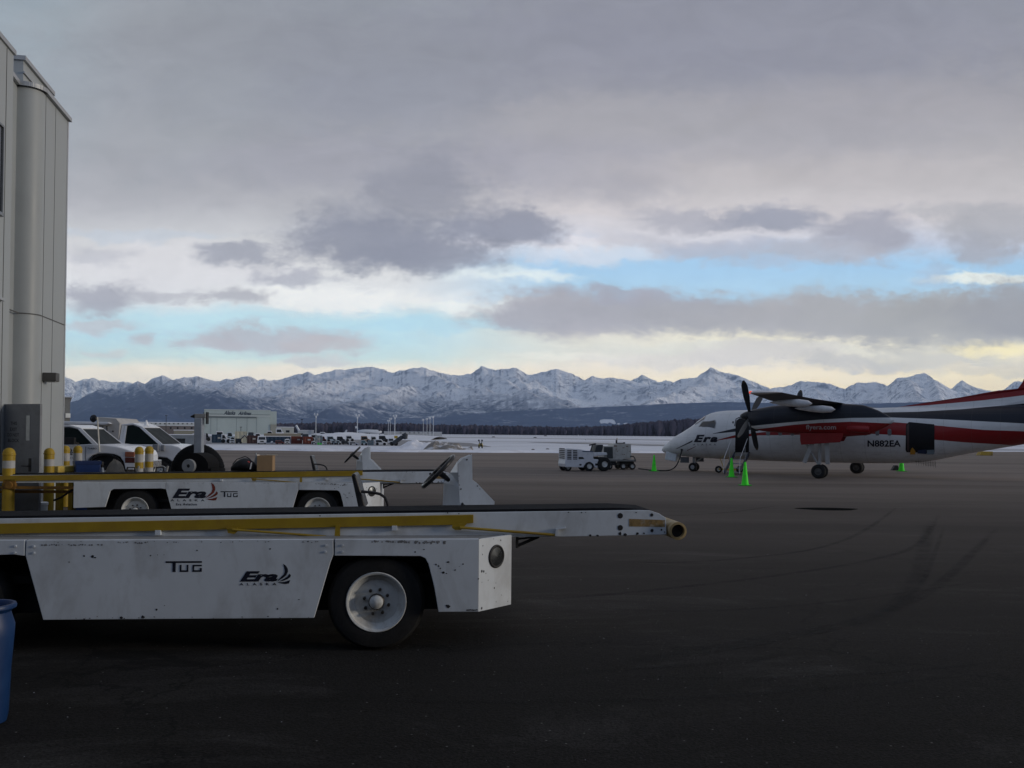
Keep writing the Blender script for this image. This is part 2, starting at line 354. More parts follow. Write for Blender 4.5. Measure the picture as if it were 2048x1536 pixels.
# low ploughed bank along the apron edge
BANK = snow_mat('bank_snow', (0.88, 0.88, 0.92), patch=0.3, pc=(0.45, 0.42, 0.4), sx_=0.5, sy_=0.5)
mb = MB(); pr = [(-0.5, -0.02), (-0.15, 0.1), (0.3, 0.2), (1.0, 0.24), (3.0, 0.18), (8.0, 0.02)]; secs = []
for i in range(241):
    x = -75 + i * 0.4
    wob = noise.noise(Vector((x * 0.9, 0, 3))) * 0.5 + noise.noise(Vector((x * 3.1, 0, 9))) * 0.2
    secs.append([(x, apron_edge(x) + a * (1 + 0.3 * wob) + wob * 0.5, gz(99) + h * (1 + 0.8 * wob) * min(1, max(0.12, (24 - x) / 14))) for a, h in pr])
n_ = len(pr)
mb.add([v for s_ in secs for v in s_], [(i * n_ + k, i * n_ + k + 1, (i + 1) * n_ + k + 1, (i + 1) * n_ + k) for i in range(len(secs) - 1) for k in range(n_ - 1)])
tag(mb.build('snow_bank', BANK, smooth='all'), kind='structure')
# taxiway and service road: asphalt strips far out, worn through the snow
def worn(name, col, snow_amt):
    m = bpy.data.materials.new(name); m.use_nodes = True; n = NT(m.node_tree); b = m.node_tree.nodes['Principled BSDF']
    tc = n.new('ShaderNodeTexCoord').outputs['Object']
    d = n.noise(n.vm('MULTIPLY', tc, (0.004, 0.16, 1)), 1.0, 7, 0.65, 0.2)
    n.put(b.inputs['Base Color'], n.mix(n.mr(d, 0.52 - snow_amt * 0.2, 0.62 - snow_amt * 0.2), col, (0.6, 0.6, 0.64))); b.inputs['Roughness'].default_value = 0.9
    return m
WORN = worn('worn_taxiway', (0.26, 0.25, 0.25), 0.3)
PACK = worn('packed_snow', (0.24, 0.235, 0.24), -0.35)
def strip(name, pts, wd, mat, dz=0.004):
    mb = MB(); n = len(pts); vs = []
    for i, p in enumerate(pts):
        a = Vector(pts[max(0, i - 1)]); b = Vector(pts[min(n - 1, i + 1)]); d = (b - a).normalized(); q = Vector((-d.y, d.x))
        for s_ in (-1, 1):
            v = Vector(p) + q * wd * s_ / 2; vs.append((v.x, v.y, gz(v.y) - 0.012 + dz))
    mb.add(vs, [(2 * i, 2 * i + 1, 2 * i + 3, 2 * i + 2) for i in range(n - 1)])
    return tag(mb.build(name, mat, fixn=False), kind='structure')
strip('taxiway', [(-60, 420), (60, 330), (260, 300), (700, 300)], 46, WORN, 0.02)
tag(MB().add([(-190, 131, gz(99) + .01), (-3, 131, gz(99) + .01), (-8, 175, gz(99) + .01), (-60, 330, gz(99) + .01), (-190, 330, gz(99) + .01)], [(0, 1, 2, 3, 4)]).build('ramp_pavement', PACK, fixn=False), kind='structure')
strip('service_road', [(10, 205), (30, 165), (60, 150), (400, 168)], 15, WORN, 0.05)
strip('runway', [(-200, 760), (200, 700), (1500, 640)], 60, WORN, 0.03)
# tyre tracks swept across the asphalt in front of the parked aircraft
def track_mat():
    m = bpy.data.materials.new('track_rubber'); m.use_nodes = True; n = NT(m.node_tree); b = m.node_tree.nodes['Principled BSDF']
    uv = n.new('ShaderNodeAttribute', attribute_name='across').outputs['Fac']
    tc = n.new('ShaderNodeTexCoord').outputs['Object']
    a = n.m('MULTIPLY', n.mr(uv, 0.0, 0.7, smooth=True), n.mr(n.noise(tc, 2.2, 7, 0.7), 0.32, 0.62, 0.0, 0.34))
    b.inputs['Base Color'].default_value = (0.018, 0.017, 0.017, 1); b.inputs['Roughness'].default_value = 0.8; b.inputs['Specular IOR Level'].default_value = 0.2
    n.put(b.inputs['Alpha'], a); return m
TRK = track_mat()
def gp(px, py):
    d = ray(px, py); y = 8.0
    for _ in range(30): y = (gz(y) - CAMH) / d.z * d.y
    return Vector((d.x / d.y * y, y))
def track(pts, wd):
    ps = [gp(*p) for p in pts]; out = []
    for i in range(len(ps) - 1):
        p0, p1, p2, p3 = ps[max(0, i - 1)], ps[i], ps[i + 1], ps[min(len(ps) - 1, i + 2)]
        for k in range(8):
            t = k / 8; out.append(0.5 * ((2 * p1) + (p2 - p0) * t + (2 * p0 - 5 * p1 + 4 * p2 - p3) * t * t + (3 * p1 - p0 - 3 * p2 + p3) * t ** 3))
    mb = MB(); n = len(out); vs = []; at_ = []
    for i, p in enumerate(out):
        d = (out[min(n - 1, i + 1)] - out[max(0, i - 1)]).normalized(); q = Vector((-d.y, d.x)); e = min(1, i / 6, (n - 1 - i) / 6)
        for s_ in (-1, 0, 1):
            v = p + q * wd * s_ / 2; vs.append((v.x, v.y, gz(v.y) + 0.0)); at_.append((1 - abs(s_)) * e)
    mb.add(vs, [(3 * i + k, 3 * i + k + 1, 3 * i + k + 4, 3 * i + k + 3) for i in range(n - 1) for k in (0, 1)])
    o = mb.build('tyre_tracks', TRK, fixn=False); a = o.data.attributes.new('across', 'FLOAT', 'POINT'); a.data.foreach_set('value', at_)
    return tag(o, kind='structure')
track([(1862, 1040), (1850, 1090), (1838, 1150), (1805, 1200), (1730, 1240), (1560, 1272), (1380, 1305), (1180, 1335)], 0.3)
track([(1800, 1010), (1730, 1060), (1640, 1095), (1500, 1115), (1340, 1125), (1200, 1120)], 0.14)
track([(1880, 1025), (1840, 1085), (1740, 1120), (1560, 1150), (1380, 1172), (1200, 1190), (1060, 1200)], 0.16)
track([(1890, 1050), (1868, 1110), (1846, 1160), (1790, 1212), (1700, 1250), (1540, 1285), (1360, 1318)], 0.1)
track([(1560, 1010), (1480, 1022), (1380, 1030), (1300, 1031)], 0.2)
track([(1180, 1215), (1400, 1222), (1700, 1200), (2040, 1150)], 0.12)
track([(1960, 1350), (1700, 1372), (1380, 1395), (1000, 1404), (700, 1400)], 0.1)
track([(2040, 1320), (1800, 1342), (1500, 1356), (1200, 1350)], 0.08)
track([(2000, 1050), (1900, 1150), (1790, 1215), (1600, 1262)], 0.2)
track([(1100, 1350), (1300, 1335), (1500, 1322), (1580, 1300)], 0.12)
mb = MB(); c_ = gp(1655, 1018)
mb.add([(c_.x + 0.75 * math.cos(t) * (1 + .15 * math.sin(3 * t)), c_.y + 0.42 * math.sin(t), gz(c_.y) + 0.0) for t in [k * math.pi / 12 for k in range(24)]], [tuple(range(24))])
tag(mb.build('drain_cover', M('drain_iron', (0.012, 0.012, 0.012), 0.98, spec=0.0), fixn=False), 'dark round iron drain cover set in the asphalt right of the nearest cone', 'drain cover')
# scattered ice crumbs and grit on the asphalt
mb = MB(); rr = random.Random(3)
for i in range(260):
    y = 4.5 + 40 * rr.random() ** 1.7; x = (rr.random() * 1.24 - 0.62) * y; s_ = 0.0015 + 0.005 * rr.random() ** 3
    mb.add([(x - s_, y, gz(y)), (x + s_, y, gz(y)), (x, y + s_ * 1.4, gz(y)), (x, y + s_ * .4, gz(y) + s_)], [(0, 1, 3), (1, 2, 3), (2, 0, 3)])
tag(mb.build('grit', M('grit_stone', (0.4, 0.4, 0.42), 0.8)), kind='stuff', label='loose pale grit and ice crumbs scattered over the asphalt', cat='grit')
# snow heap with dirty rubble beside it (left of centre, beyond the apron)
def heap(name, prof_px, yd, depth, mat, label, rough=0.35, seed=1, cat='snow heap'):
    """profile of top outline in photo px, built as a rounded mound at depth yd"""
    top = [at(px, yd, py=py) for px, py in prof_px]; x0, x1 = top[0].x, top[-1].x; nxh, nyh = 70, 16; vs = []
    g0 = gz(99)
    for j in range(nyh + 1):
        t = j / nyh
        for i in range(nxh + 1):
            x = x0 + (x1 - x0) * i / nxh
            for a, b in zip(top, top[1:]):
                if a.x <= x <= b.x: h = a.z + (b.z - a.z) * (x - a.x) / max(1e-6, b.x - a.x); break
            else: h = g0
            f_ = math.sin(math.pi * t) ** 0.7; nn = noise.fractal(Vector((x * 0.9 + seed, t * depth * 0.9, 0)), 0.9, 2.1, 5) * rough
            ff = 0 if j in (0, nyh) or i in (0, nxh) else 1
            vs.append((x + nn * 0.4, yd + (t - 0.5) * depth, g0 - 0.05 + (max(0, h - g0) * f_ + nn * f_ * 0.8 * ff)))
    n = nxh + 1; mb = MB(); mb.add(vs, [(j * n + i, j * n + i + 1, (j + 1) * n + i + 1, (j + 1) * n + i) for j in range(nyh) for i in range(nxh)])
    o = mb.build(name, mat, smooth='all'); return tag(o, label, cat)
RUB = snow_mat('rubble_snow', (0.6, 0.6, 0.62), patch=0.95, pc=(0.2, 0.18, 0.16), sx_=0.8, sy_=0.8, thr=(0.42, 0.52))
heap('snow_heap', [(775, 899), (800, 893), (815, 883), (828, 880), (842, 886), (858, 884), (880, 886), (905, 893), (930, 899)], 112, 9, BANK, 'big white ploughed snow heap beyond the apron, left of the dirty rubble')
heap('rubble_heap', [(848, 899), (858, 889), (870, 882), (885, 887), (900, 886), (915, 889), (925, 896), (945, 899)], 104, 6, RUB, 'heap of dirty grey snow rubble in front of the white snow heap', .5, 9, 'rubble heap')
# ================================================================ mountains
def mountain_mat(name, z_lo, z_hi, seed=0.0, forest=(0.024, 0.038, 0.085), white=(0.9, 0.9, 0.92), left=0.0, brushy=1.0):
    m = bpy.data.materials.new(name); m.use_nodes = True; n = NT(m.node_tree); b = m.node_tree.nodes['Principled BSDF']
    g = n.new('ShaderNodeNewGeometry'); p = n.vm('ADD', g.outputs['Position'], (seed, seed, 0)); gx, gy_, pz = n.sep(g.outputs['Position'])
    _, _, nzz = n.sep(g.outputs['Normal'])
    n1 = n.noise(p, 0.0012, 8, 0.62, 0.4); n2 = n.noise(p, 0.0042, 7, 0.66, 1.2); n3 = n.noise(n.vm('MULTIPLY', p, (1.6, 1, 1)), 0.018, 4, 0.7)
    hdg = n.m('DIVIDE', gx, gy_)
    zz = n.m('SUBTRACT', pz, n.m('MULTIPLY', n.mr(hdg, -0.22, -0.42, smooth=True), left))
    zz = n.m('ADD', zz, n.m('MULTIPLY', n.mr(hdg, 0.0, 0.22, smooth=True), left * .8))
    alt = n.mr(n.m('ADD', zz, n.m('MULTIPLY', n.m('SUBTRACT', n1, 0.5), (z_hi - z_lo) * 1.1)), z_lo, z_hi)
    brush = n.m('ADD', n.m('MULTIPLY', n2, 0.68), n.m('MULTIPLY', n3, 0.32))
    cov = n.m('ADD', alt, n.m('MULTIPLY', n.m('SUBTRACT', brush, 0.5), n.mr(hdg, 0.05, 0.3, 2.9 * brushy, 1.7 * brushy)))
    cov = n.mr(cov, 0.15, 0.75)
    rib = n.m('MULTIPLY', n.mr(n.new('ShaderNodeAttribute', attribute_name='ridge').outputs['Fac'], 150, 10), n.mr(n2, 0.42, 0.56))
    rock = n.m('MAXIMUM', n.m('MULTIPLY', rib, 0.62), n.m('MULTIPLY', n.mr(nzz, 0.93, 0.8), n.mr(n.m('ADD', n2, n.m('MULTIPLY', n3, .4)), 0.64, 0.78)))
    cov = n.m('MULTIPLY', cov, n.m('SUBTRACT', 1.0, n.m('MULTIPLY', rock, 0.85)))
    dark = n.mix(n2, forest, tuple(x * 2.0 for x in forest))
    n.put(b.inputs['Base Color'], n.mix(cov, dark, white)); b.inputs['Roughness'].default_value = 0.9; b.inputs['Specular IOR Level'].default_value = 0.05
    return m
def interp(x, pts):
    if x <= pts[0][0]: return pts[0][1]
    for (a, b), (c, d) in zip(pts, pts[1:]):
        if x <= c: return b + (d - b) * (x - a) / (c - a)
    return pts[-1][1]
def ridge_mesh(name, sil, r0, r1, rc, ncol, nrow, mat, px0, px1, nspur=90, slope=0.42, foot=90.0, seed=0.0, jag=1.0, rough=1.0, base_p=1.3, spur_len=(0.35, 0.95), kind='structure'):
    """a crest line whose skyline stands at the photo's heights, with spurs running down from it towards the plain"""
    pxs = [px0 + (px1 - px0) * i / (ncol - 1) for i in range(ncol)]
    dirs = []
    for px in pxs:
        y = interp(px, sil) + jag * noise.fractal(Vector((px * 0.06 + seed, 0, 0)), 0.7, 2.0, 5) * 2.0
        d = ray(px, y); q = math.hypot(d.x, d.y); dirs.append((d.x / q, d.y / q, d.z / q))
    Dx = np.array([d[0] for d in dirs]); Dy = np.array([d[1] for d in dirs]); T = np.array([d[2] for d in dirs])
    RR = r0 + (r1 - r0) * (np.arange(nrow) / (nrow - 1)); RCa = np.array([rc * (1 + 0.06 * noise.noise(Vector((p * 0.007 + seed, 1, 0)))) for p in pxs])
    X = RR[:, None] * Dx[None, :]; Y = RR[:, None] * Dy[None, :]
    C = T * RCa                                             # crest height
    dr = RR[:, None] - RCa[None, :]
    ks = 61; ker = np.hanning(ks); ker /= ker.sum(); Cs = np.convolve(np.pad(C, ks // 2, mode='edge'), ker, 'valid')
    near = np.clip((RR[:, None] - r0) / (RCa[None, :] - r0), 0, 1)
    Z = np.where(dr < 0, Cs[None, :] * near ** base_p * 0.72, Cs[None, :] * 0.72 - dr * 0.1)
    Z = np.maximum(Z, C[None, :] - np.abs(dr) * slope * 1.05)
    rg = random.Random(int(seed * 100) + 3); mind = np.full(Z.shape, 1e9)
    def spur(xa, ya, za, xb, yb, zb, sl):
        nonlocal Z, mind
        vx_, vy_ = xb - xa, yb - ya; L2_ = vx_ * vx_ + vy_ * vy_
        t = np.clip(((X - xa) * vx_ + (Y - ya) * vy_) / L2_, 0, 1); dd = np.hypot(X - xa - t * vx_, Y - ya - t * vy_)
        sag = 1 - 0.10 * np.sin(t * 9.0 + xa) * t; zz = (za + (zb - za) * t ** 0.85) * sag - dd * sl
        m_ = zz > Z; mind = np.where(m_, dd, mind); Z = np.where(m_, zz, Z)
    for k in range(nspur):
        i = int((k + rg.random()) / nspur * (ncol - 1)); ang = rg.uniform(-0.55, 0.55); L_ = (RCa[i] - r0) * rg.uniform(*spur_len)
        xa, ya = Dx[i] * RCa[i], Dy[i] * RCa[i]; c_, s_ = math.cos(ang), math.sin(ang)
        ux, uy = -(Dx[i] * c_ - Dy[i] * s_), -(Dx[i] * s_ + Dy[i] * c_)
        za = C[i] * rg.uniform(.9, 1.0); ze = C[i] * rg.uniform(.12, .3); x1_, y1_ = xa + ux * L_, ya + uy * L_
        spur(xa, ya, za, x1_, y1_, ze, slope * rg.uniform(.85, 1.25))
        for b_ in range(3):
            t = rg.uniform(.12, .8); sd_ = 1 if b_ % 2 else -1; a2 = ang + sd_ * rg.uniform(.6, 1.0); c2, s2 = math.cos(a2), math.sin(a2)
            vx2, vy2 = -(Dx[i] * c2 - Dy[i] * s2), -(Dx[i] * s2 + Dy[i] * c2); px_, py_ = xa + ux * L_ * t, ya + uy * L_ * t; zc_ = (za + (ze - za) * t ** .85) * .97; l2 = L_ * rg.uniform(.2, .42) * (1 - t * .5)
            spur(px_, py_, zc_, px_ + vx2 * l2, py_ + vy2 * l2, zc_ * .42, slope * rg.uniform(1.0, 1.4))
    NZ = np.zeros(Z.shape)
    for i in range(ncol):
        for j in range(nrow):
            v = Vector((X[j, i] * 0.0011 + seed, Y[j, i] * 0.0009, seed)); NZ[j, i] = noise.ridged_multi_fractal(v, 0.85, 2.1, 6, 1.0, 2.0) - 1.1
    Z = Z + NZ * 42 * rough * np.clip(Z / 300, .15, 1.6) + foot * np.clip(near * 4, 0, 1) * 0.3
    mx = ((Z - CAMH) / RR[:, None]).max(axis=0); f_ = T / mx
    Z = (Z - CAMH) * f_[None, :] + CAMH
    V = np.stack([X, Y, Z], -1); V[0, :, 2] = -25; V = V.reshape(-1, 3)
    idx = np.arange(nrow * ncol).reshape(nrow, ncol)
    q = np.stack([idx[:-1, :-1], idx[:-1, 1:], idx[1:, 1:], idx[1:, :-1]], -1).reshape(-1, 4)
    me = bpy.data.meshes.new(name); me.vertices.add(len(V)); me.vertices.foreach_set('co', V.ravel().astype(np.float32))
    me.loops.add(q.size); me.loops.foreach_set('vertex_index', q.ravel().astype(np.int32)); me.polygons.add(len(q))
    me.polygons.foreach_set('loop_start', np.arange(0, q.size, 4).astype(np.int32)); me.polygons.foreach_set('use_smooth', [True] * len(q))
    me.update(); me.validate(); a = me.attributes.new('ridge', 'FLOAT', 'POINT'); a.data.foreach_set('value', np.clip(mind, 0, 5000).ravel().astype(np.float32))
    me.materials.append(mat); o = bpy.data.objects.new(name, me); COL.objects.link(o); return tag(o, kind=kind)
SIL = [(-450, 800), (-320, 772), (-200, 790), (-90, 776), (10, 802), (100, 816), (137, 805), (157, 800.5), (176, 788), (196, 781), (222, 776.5), (250, 775), (276, 762), (290, 768), (301, 758), (324, 751), (346, 759), (369, 755), (397, 753), (420, 759.5), (440, 763), (454, 757.5), (465, 758), (488, 753), (502, 754), (516, 760), (528, 758), (542, 762), (559, 759.5), (596, 747.5), (605, 748), (616, 743), (630, 749.5), (644, 747), (675, 738), (690, 740), (705, 737), (744, 733), (787, 745), (830, 735), (850, 736), (873, 743), (897, 749), (920, 751), (944, 747), (963, 732), (990, 740), (1010, 737), (1033, 736), (1057, 750), (1080, 746), (1112, 737), (1143, 747), (1170, 760), (1186, 752), (1202, 757), (1225, 755), (1256, 760), (1284, 768), (1315, 770), (1338, 767), (1362, 758), (1394, 755), (1408, 744), (1421, 734), (1436, 742), (1449, 745), (1474, 750), (1499, 760), (1539, 777), (1574, 772), (1604, 762), (1649, 765), (1690, 778), (1714, 765), (1759, 765), (1774, 772), (1794, 757), (1824, 752), (1849, 745), (1874, 762), (1904, 780), (1954, 790), (2009, 784), (2048, 776), (2120, 770), (2220, 752), (2330, 768), (2450, 745), (2560, 770)]
MT = mountain_mat('mountain_snow', 150, 640, left=330)
ridge_mesh('mountains', SIL, 9200, 17600, 16000, 1720, 190, MT, -440, 2540, nspur=120, seed=3.7)
SIL2 = [(40, 800), (100, 760), (130, 754), (140, 757), (151, 764), (165, 759), (186, 755), (199, 761), (233, 764), (256, 764), (300, 775), (340, 800)]
MT2 = mountain_mat('far_peak_snow', -800, -100, white=(0.93, 0.92, 0.9))
ridge_mesh('far_mountains', SIL2, 20500, 27000, 23500, 260, 60, MT2, 60, 330, nspur=26, seed=11.0, slope=.6)
SIL3 = [(1225, 780), (1256, 765), (1284, 749), (1315, 764.5), (1330, 760), (1345, 764), (1370, 780)]
ridge_mesh('far_mountains.001', SIL3, 20500, 25000, 22500, 160, 50, MT2, 1225, 1370, nspur=12, seed=5.0, slope=.6)
SIL4 = [(1870, 790), (1904, 776), (1924, 760), (1936, 768), (1954, 776), (1985, 783), (2009, 779), (2029, 762), (2048, 765), (2120, 774)]
ridge_mesh('far_mountains.002', SIL4, 20500, 25000, 22500, 180, 50, MT2, 1870, 2120, nspur=16, seed=8.0, slope=.6)
FOOT = [(-440, 838), (60, 846), (137, 842), (300, 838), (450, 836), (600, 836), (750, 840), (900, 832), (1020, 822), (1120, 817), (1250, 812), (1340, 807), (1450, 804), (1560, 806), (1700, 808), (1850, 804), (2048, 800), (2120, 799), (2540, 806)]
MT3 = mountain_mat('foothill_forest', 330, 800, forest=(0.026, 0.045, 0.10), seed=400)
ridge_mesh('foothills', FOOT, 6200, 10500, 9300, 900, 60, MT3, -440, 2540, nspur=80, seed=2.0, jag=0.3, slope=.12, rough=.25, foot=30, base_p=.9)
# a bright clearing on the hillside
def hillside_patch(pts, r):
    mb = MB(); vs = [Vector((0, 0, CAMH)) + ray(a, b) * r for a, b in pts]; n = len(vs)
    bk = [v + Vector((0, 40, 0)) for v in vs]
    mb.add(vs + bk, [tuple(range(n)), tuple(range(2 * n - 1, n - 1, -1))] + [(i, (i + 1) % n, n + (i + 1) % n, n + i) for i in range(n)])
    o = mb.build('snow_clearing', BANK); return tag(o, kind='structure')
hillside_patch([(1200, 843), (1202, 839.5), (1208, 838.5), (1226, 839), (1229, 841), (1232, 847), (1229, 848), (1223, 846), (1219, 844.5), (1216, 847), (1210, 846), (1203, 847)], 6100)
hillside_patch([(1235, 847.5), (1238, 846), (1241, 848), (1237, 849)], 6100); hillside_patch([(1247, 847.6), (1252, 845.6), (1256, 846), (1255, 848), (1248, 848.4)], 6100)
# ================================================================ distant bare birch wood: one mass
def wood(name, y_of, topf, px0, px1, n, mat, seed, dens=1.0):
    rr = random.Random(seed); mb = MB()
    for i in range(n):
        px = px0 + (px1 - px0) * rr.random(); y = y_of(px) * (1 + 0.22 * rr.random()); b = at(px, y, z=gz(99) - 0.5)
        top = Vector((0, 0, CAMH)) + ray(px, topf(px) + rr.gauss(0, 1.1)) * (y / ray(px, 850).y)
        h = max(4.0, top.z - b.z) * (0.82 + 0.22 * rr.random()); wd = h * (0.16 + 0.14 * rr.random())
        k = 5; vs = []; a0 = rr.random() * 6
        for (f_, r_) in ((0.0, 0.35), (0.3, 0.9), (0.62, 1.0), (0.88, 0.55)):
            for j in range(k):
                t = a0 + 2 * math.pi * j / k; q = wd * r_ * (0.6 + 0.6 * rr.random())
                vs.append((b.x + q * math.cos(t), b.y + q * math.sin(t), b.z + h * (f_ + 0.05 * rr.random())))
        vs.append((b.x, b.y, b.z + h))
        fs = [(l * k + j, l * k + (j + 1) % k, (l + 1) * k + (j + 1) % k, (l + 1) * k + j) for l in range(3) for j in range(k)] + [(3 * k + j, 3 * k + (j + 1) % k, 4 * k) for j in range(k)]
        mb.add(vs, fs)
    o = mb.build(name, mat, fixn=False); return o
def wood_mat():
    m = bpy.data.materials.new('bare_birch'); m.use_nodes = True; n = NT(m.node_tree); b = m.node_tree.nodes['Principled BSDF']
    p = n.new('ShaderNodeNewGeometry').outputs['Position']
    c = n.ramp(n.noise(n.vm('MULTIPLY', p, (1, 1, 0.5)), 0.07, 4, 0.6), [(0.3, (0.06, 0.056, 0.08)), (0.55, (0.08, 0.072, 0.095)), (0.75, (0.105, 0.095, 0.115))])
    n.put(b.inputs['Base Color'], c); b.inputs['Roughness'].default_value = 1.0; b.inputs['Specular IOR Level'].default_value = 0.0; return m
WD = wood_mat()
topw = lambda px: interp(px, [(60, 846), (200, 846), (400, 848), (600, 847), (700, 846), (850, 849), (1000, 852), (1150, 855), (1230, 851), (1300, 844), (1380, 838), (1500, 836), (1800, 834), (2048, 832)])
o = wood('distant_wood', lambda px: 1150 + 0 * px, topw, -440, 2540, 9800, WD, 4)
tag(o, 'long belt of bare grey brown birch wood across the far side of the airfield', 'wood', kind='stuff')
# ================================================================ haze
def haze(dens):
    m = bpy.data.materials.new('haze_air'); m.use_nodes = True; t = m.node_tree; t.nodes.clear(); n = NT(t)
    v = n.new('ShaderNodeVolumePrincipled'); v.inputs['Color'].default_value = (0.6, 0.78, 1.0, 1); v.inputs['Density'].default_value = dens
    v.inputs['Anisotropy'].default_value = 0.0
    o = n.new('ShaderNodeOutputMaterial'); t.links.new(v.outputs[0], o.inputs['Volume'])
    mb = MB(); mb.b2(-30000, 30000, -300, 29000, -60, 1700); ob = mb.build('haze', m); ob.display_type = 'WIRE'
    return tag(ob, kind='stuff', label='thin blue winter haze over the airfield and mountains', cat='haze')
HAZE_ON = True
if HAZE_ON: haze(2.8e-5)
# ================================================================ unseen wall and slab added behind the camera to block light from the rear
t_ = empty('shade_block', (0, -2.5, 0), label='unseen grey wall and overhang added behind the viewer to block rear light', cat='light blocker')
mb = MB(); mb.b2(-40, 40, -8, -1.5, 0, 5); mb.build('wall', M('shade_block_grey', (0.16, 0.16, 0.17), 0.8), t_)
mb = MB(); mb.b2(-40, 40, -1.4, .6, 4.6, 4.95); mb.build('shade_slab', M('shade_slab_grey', (0.1, 0.1, 0.1), 0.8), t_)
# ================================================================ metal-panelled building at left
PANEL = M('wall_panel', (0.33, 0.352, 0.36), 0.5, 0.0, 0.05, 1.2, dirt=(0.32, 0.33, 0.32), dirt_amt=0.35, dscale=0.8, streak=0.3, spec=0.4)
SEAM = M('panel_seam', (0.09, 0.09, 0.09), 0.7)
CAP = M('roof_cap', (0.36, 0.37, 0.38), 0.4, 0.3)
GLASS = M('dark_glass', (0.012, 0.015, 0.018), 0.12, 0, 0.05, 2.0, spec=0.6)
cy_ = 20.0; cpt = at(124.5, cy_); WA = math.atan2((661 - CX) / F, 1.0)      # wall runs away along this heading
wd_ = Vector((math.sin(WA), math.cos(WA))); wn = Vector((wd_.y, -wd_.x))     # wn points out of the wall (to the right)
B = empty('office_building', (cpt.x, cpt.y, gz(20)), math.atan2(wd_.y, wd_.x), 'tall pale grey metal panelled building at the left edge with a rounded corner bay', 'building')
# local frame: x along wall away from the viewer, -y = out of the wall (towards the apron), z up
BF = Fr((cpt.x, cpt.y, gz(20)), math.atan2(wd_.y, wd_.x))
ztop = BF.px(140, 245, 0)[1]
def onwall(px, py, d=0.0):
    return BF.px(px, py, d)
xr, _ = onwall(84, 500)           # where the flat part begins (right of the rounded bay)
xn, _ = onwall(19.5, 500)           # end of the near block
rec = 0.42                           # recess depth
rad = 0.32
prof = []                            # outline of the wall in plan, from the far corner towards the viewer
prof += [(0, 0), (xr, 0)]
for k in range(1, 9):
    t = math.pi / 2 * k / 8; prof.append((xr - rad * math.sin(t), rad - rad * math.cos(t)))
xc = xr - rad
prof += [(xc, rec if rec > rad else rad), (xn, rad), (xn, 0.0), (-14.0, 0.0), (-14.0, 8), (0, 8)]
mb = MB(); mb.prismz(prof[::-1], 0, ztop); mb.build('wall', PANEL, B, smooth=True)
# near block stands a little taller
mb = MB(); mb.b2(-14.0, xn - 0.002, -0.012, 7.8, 0, BF.px(19.5, 99, 0)[1]); mb.build('wall', PANEL, B)
zt2 = BF.px(19.5, 99, 0)[1]
mb = MB()
pts = [(p[0], p[1]) for p in prof[:-4]]
for i in range(len(pts) - 1):
    a = Vector((pts[i][0], pts[i][1], ztop)); b = Vector((pts[i + 1][0], pts[i + 1][1], ztop)); d = b - a
    if d.length < 1e-4: continue
    nrm = Vector((d.y, -d.x, 0)).normalized(); q = -0.035
    mb.box((a + b) / 2 + Vector((0, 0, 0.02)), (d.length + 0.06, 0.14, 0.09), math.atan2(d.y, d.x))
mb.box((( -14 + xn) / 2, 0.02, zt2 + 0.02), (14 + xn + 0.06 if xn > 0 else (xn + 14.06), 0.14, 0.09))
mb.build('roof_cap', CAP, B)
# plant room up on the roof
x0p = BF.px(47, 114, 1.1)[0]; x1p = BF.px(104, 189, 1.1)[0]; zp = BF.px(104, 190, 1.1)[1]
mb = MB(); mb.b2(x0p, x1p, 1.1, 6, ztop - 0.01, zp); mb.build('plant_room', PANEL, B)
mb = MB(); mb.b2(x0p - .05, x1p + .05, 1.04, 6.05, zp, zp + 0.1); mb.b2(x0p - .05, x1p + .05, 1.06, 1.085, zp - 0.3, zp - 0.26); mb.build('roof_cap', CAP, B)
# seams: vertical panel joints, one storey line, corner flashing
mb = MB()
for px in (107, 87):
    x, _ = onwall(px, 500); mb.b2(x - .008, x + .008, -0.004, 0.01, 0.2, ztop - 0.05)
x, _ = onwall(7, 500, -.012); mb.b2(x - .008, x + .008, -0.018, -0.005, 0.2, zt2 - .05)
zs = onwall(131, 651)[1]
mb.b2(xr, 0.0, -0.004, 0.01, zs - .012, zs + .012)
for k in range(8):
    a = prof[1 + k]; b = prof[2 + k]; d = Vector((b[0] - a[0], b[1] - a[1]))
    mb.box(((a[0] + b[0]) / 2 + d.y / d.length * 0.0, (a[1] + b[1]) / 2, zs), (d.length + .004, 0.012, .024), math.atan2(d.y, d.x))
mb.b2(xn, xc, rad - .004, rad + .01, zs - .012, zs + .012)
mb.build('panel_joint', SEAM, B)
mb = MB(); mb.b2(-0.05, 0.012, -0.012, 0.1, 0, ztop - .03); mb.build('corner_trim', M('trim_steel', (0.5, 0.51, 0.52), 0.35, 0.5), B)
# first-floor window at the photo's left edge, with louvre line under it
a_ = onwall(4.0, 255, -.012); b_ = onwall(4.0, 428, -.012); zW1 = a_[1]; zW0 = b_[1]
mb = MB(); mb.b2(a_[0] - 1.5, a_[0], -0.02, 0.05, zW0, zW1); mb.build('window', GLASS, B)
mb = MB(); mb.b2(a_[0] - 1.55, a_[0] + .03, -0.06, -0.013, zW0 - .06, zW0); mb.b2(a_[0], a_[0] + .035, -0.045, -0.013, zW0, zW1 + .04); mb.b2(a_[0] - 1.5, a_[0], -0.045, -0.013, zW1, zW1 + .04); mb.build('window_frame', M('window_alu', (0.2, 0.21, 0.22), 0.4, 0.5), B)
zl = onwall(4, 598, -.012)[1]; mb = MB(); mb.b2(a_[0] - 1.5, a_[0] + .08, -0.09, -0.013, zl - .05, zl); mb.build('drip_ledge', CAP, B)
# open steel door with its notice and glass slit
hp = Vector(BF.W((onwall(6, 900)[0], 0, 0))); hinge = Vector((hp.x + .02, hp.y, gz(hp.y)))
A0 = at(5, hinge.y); A0.z = gz(hinge.y)
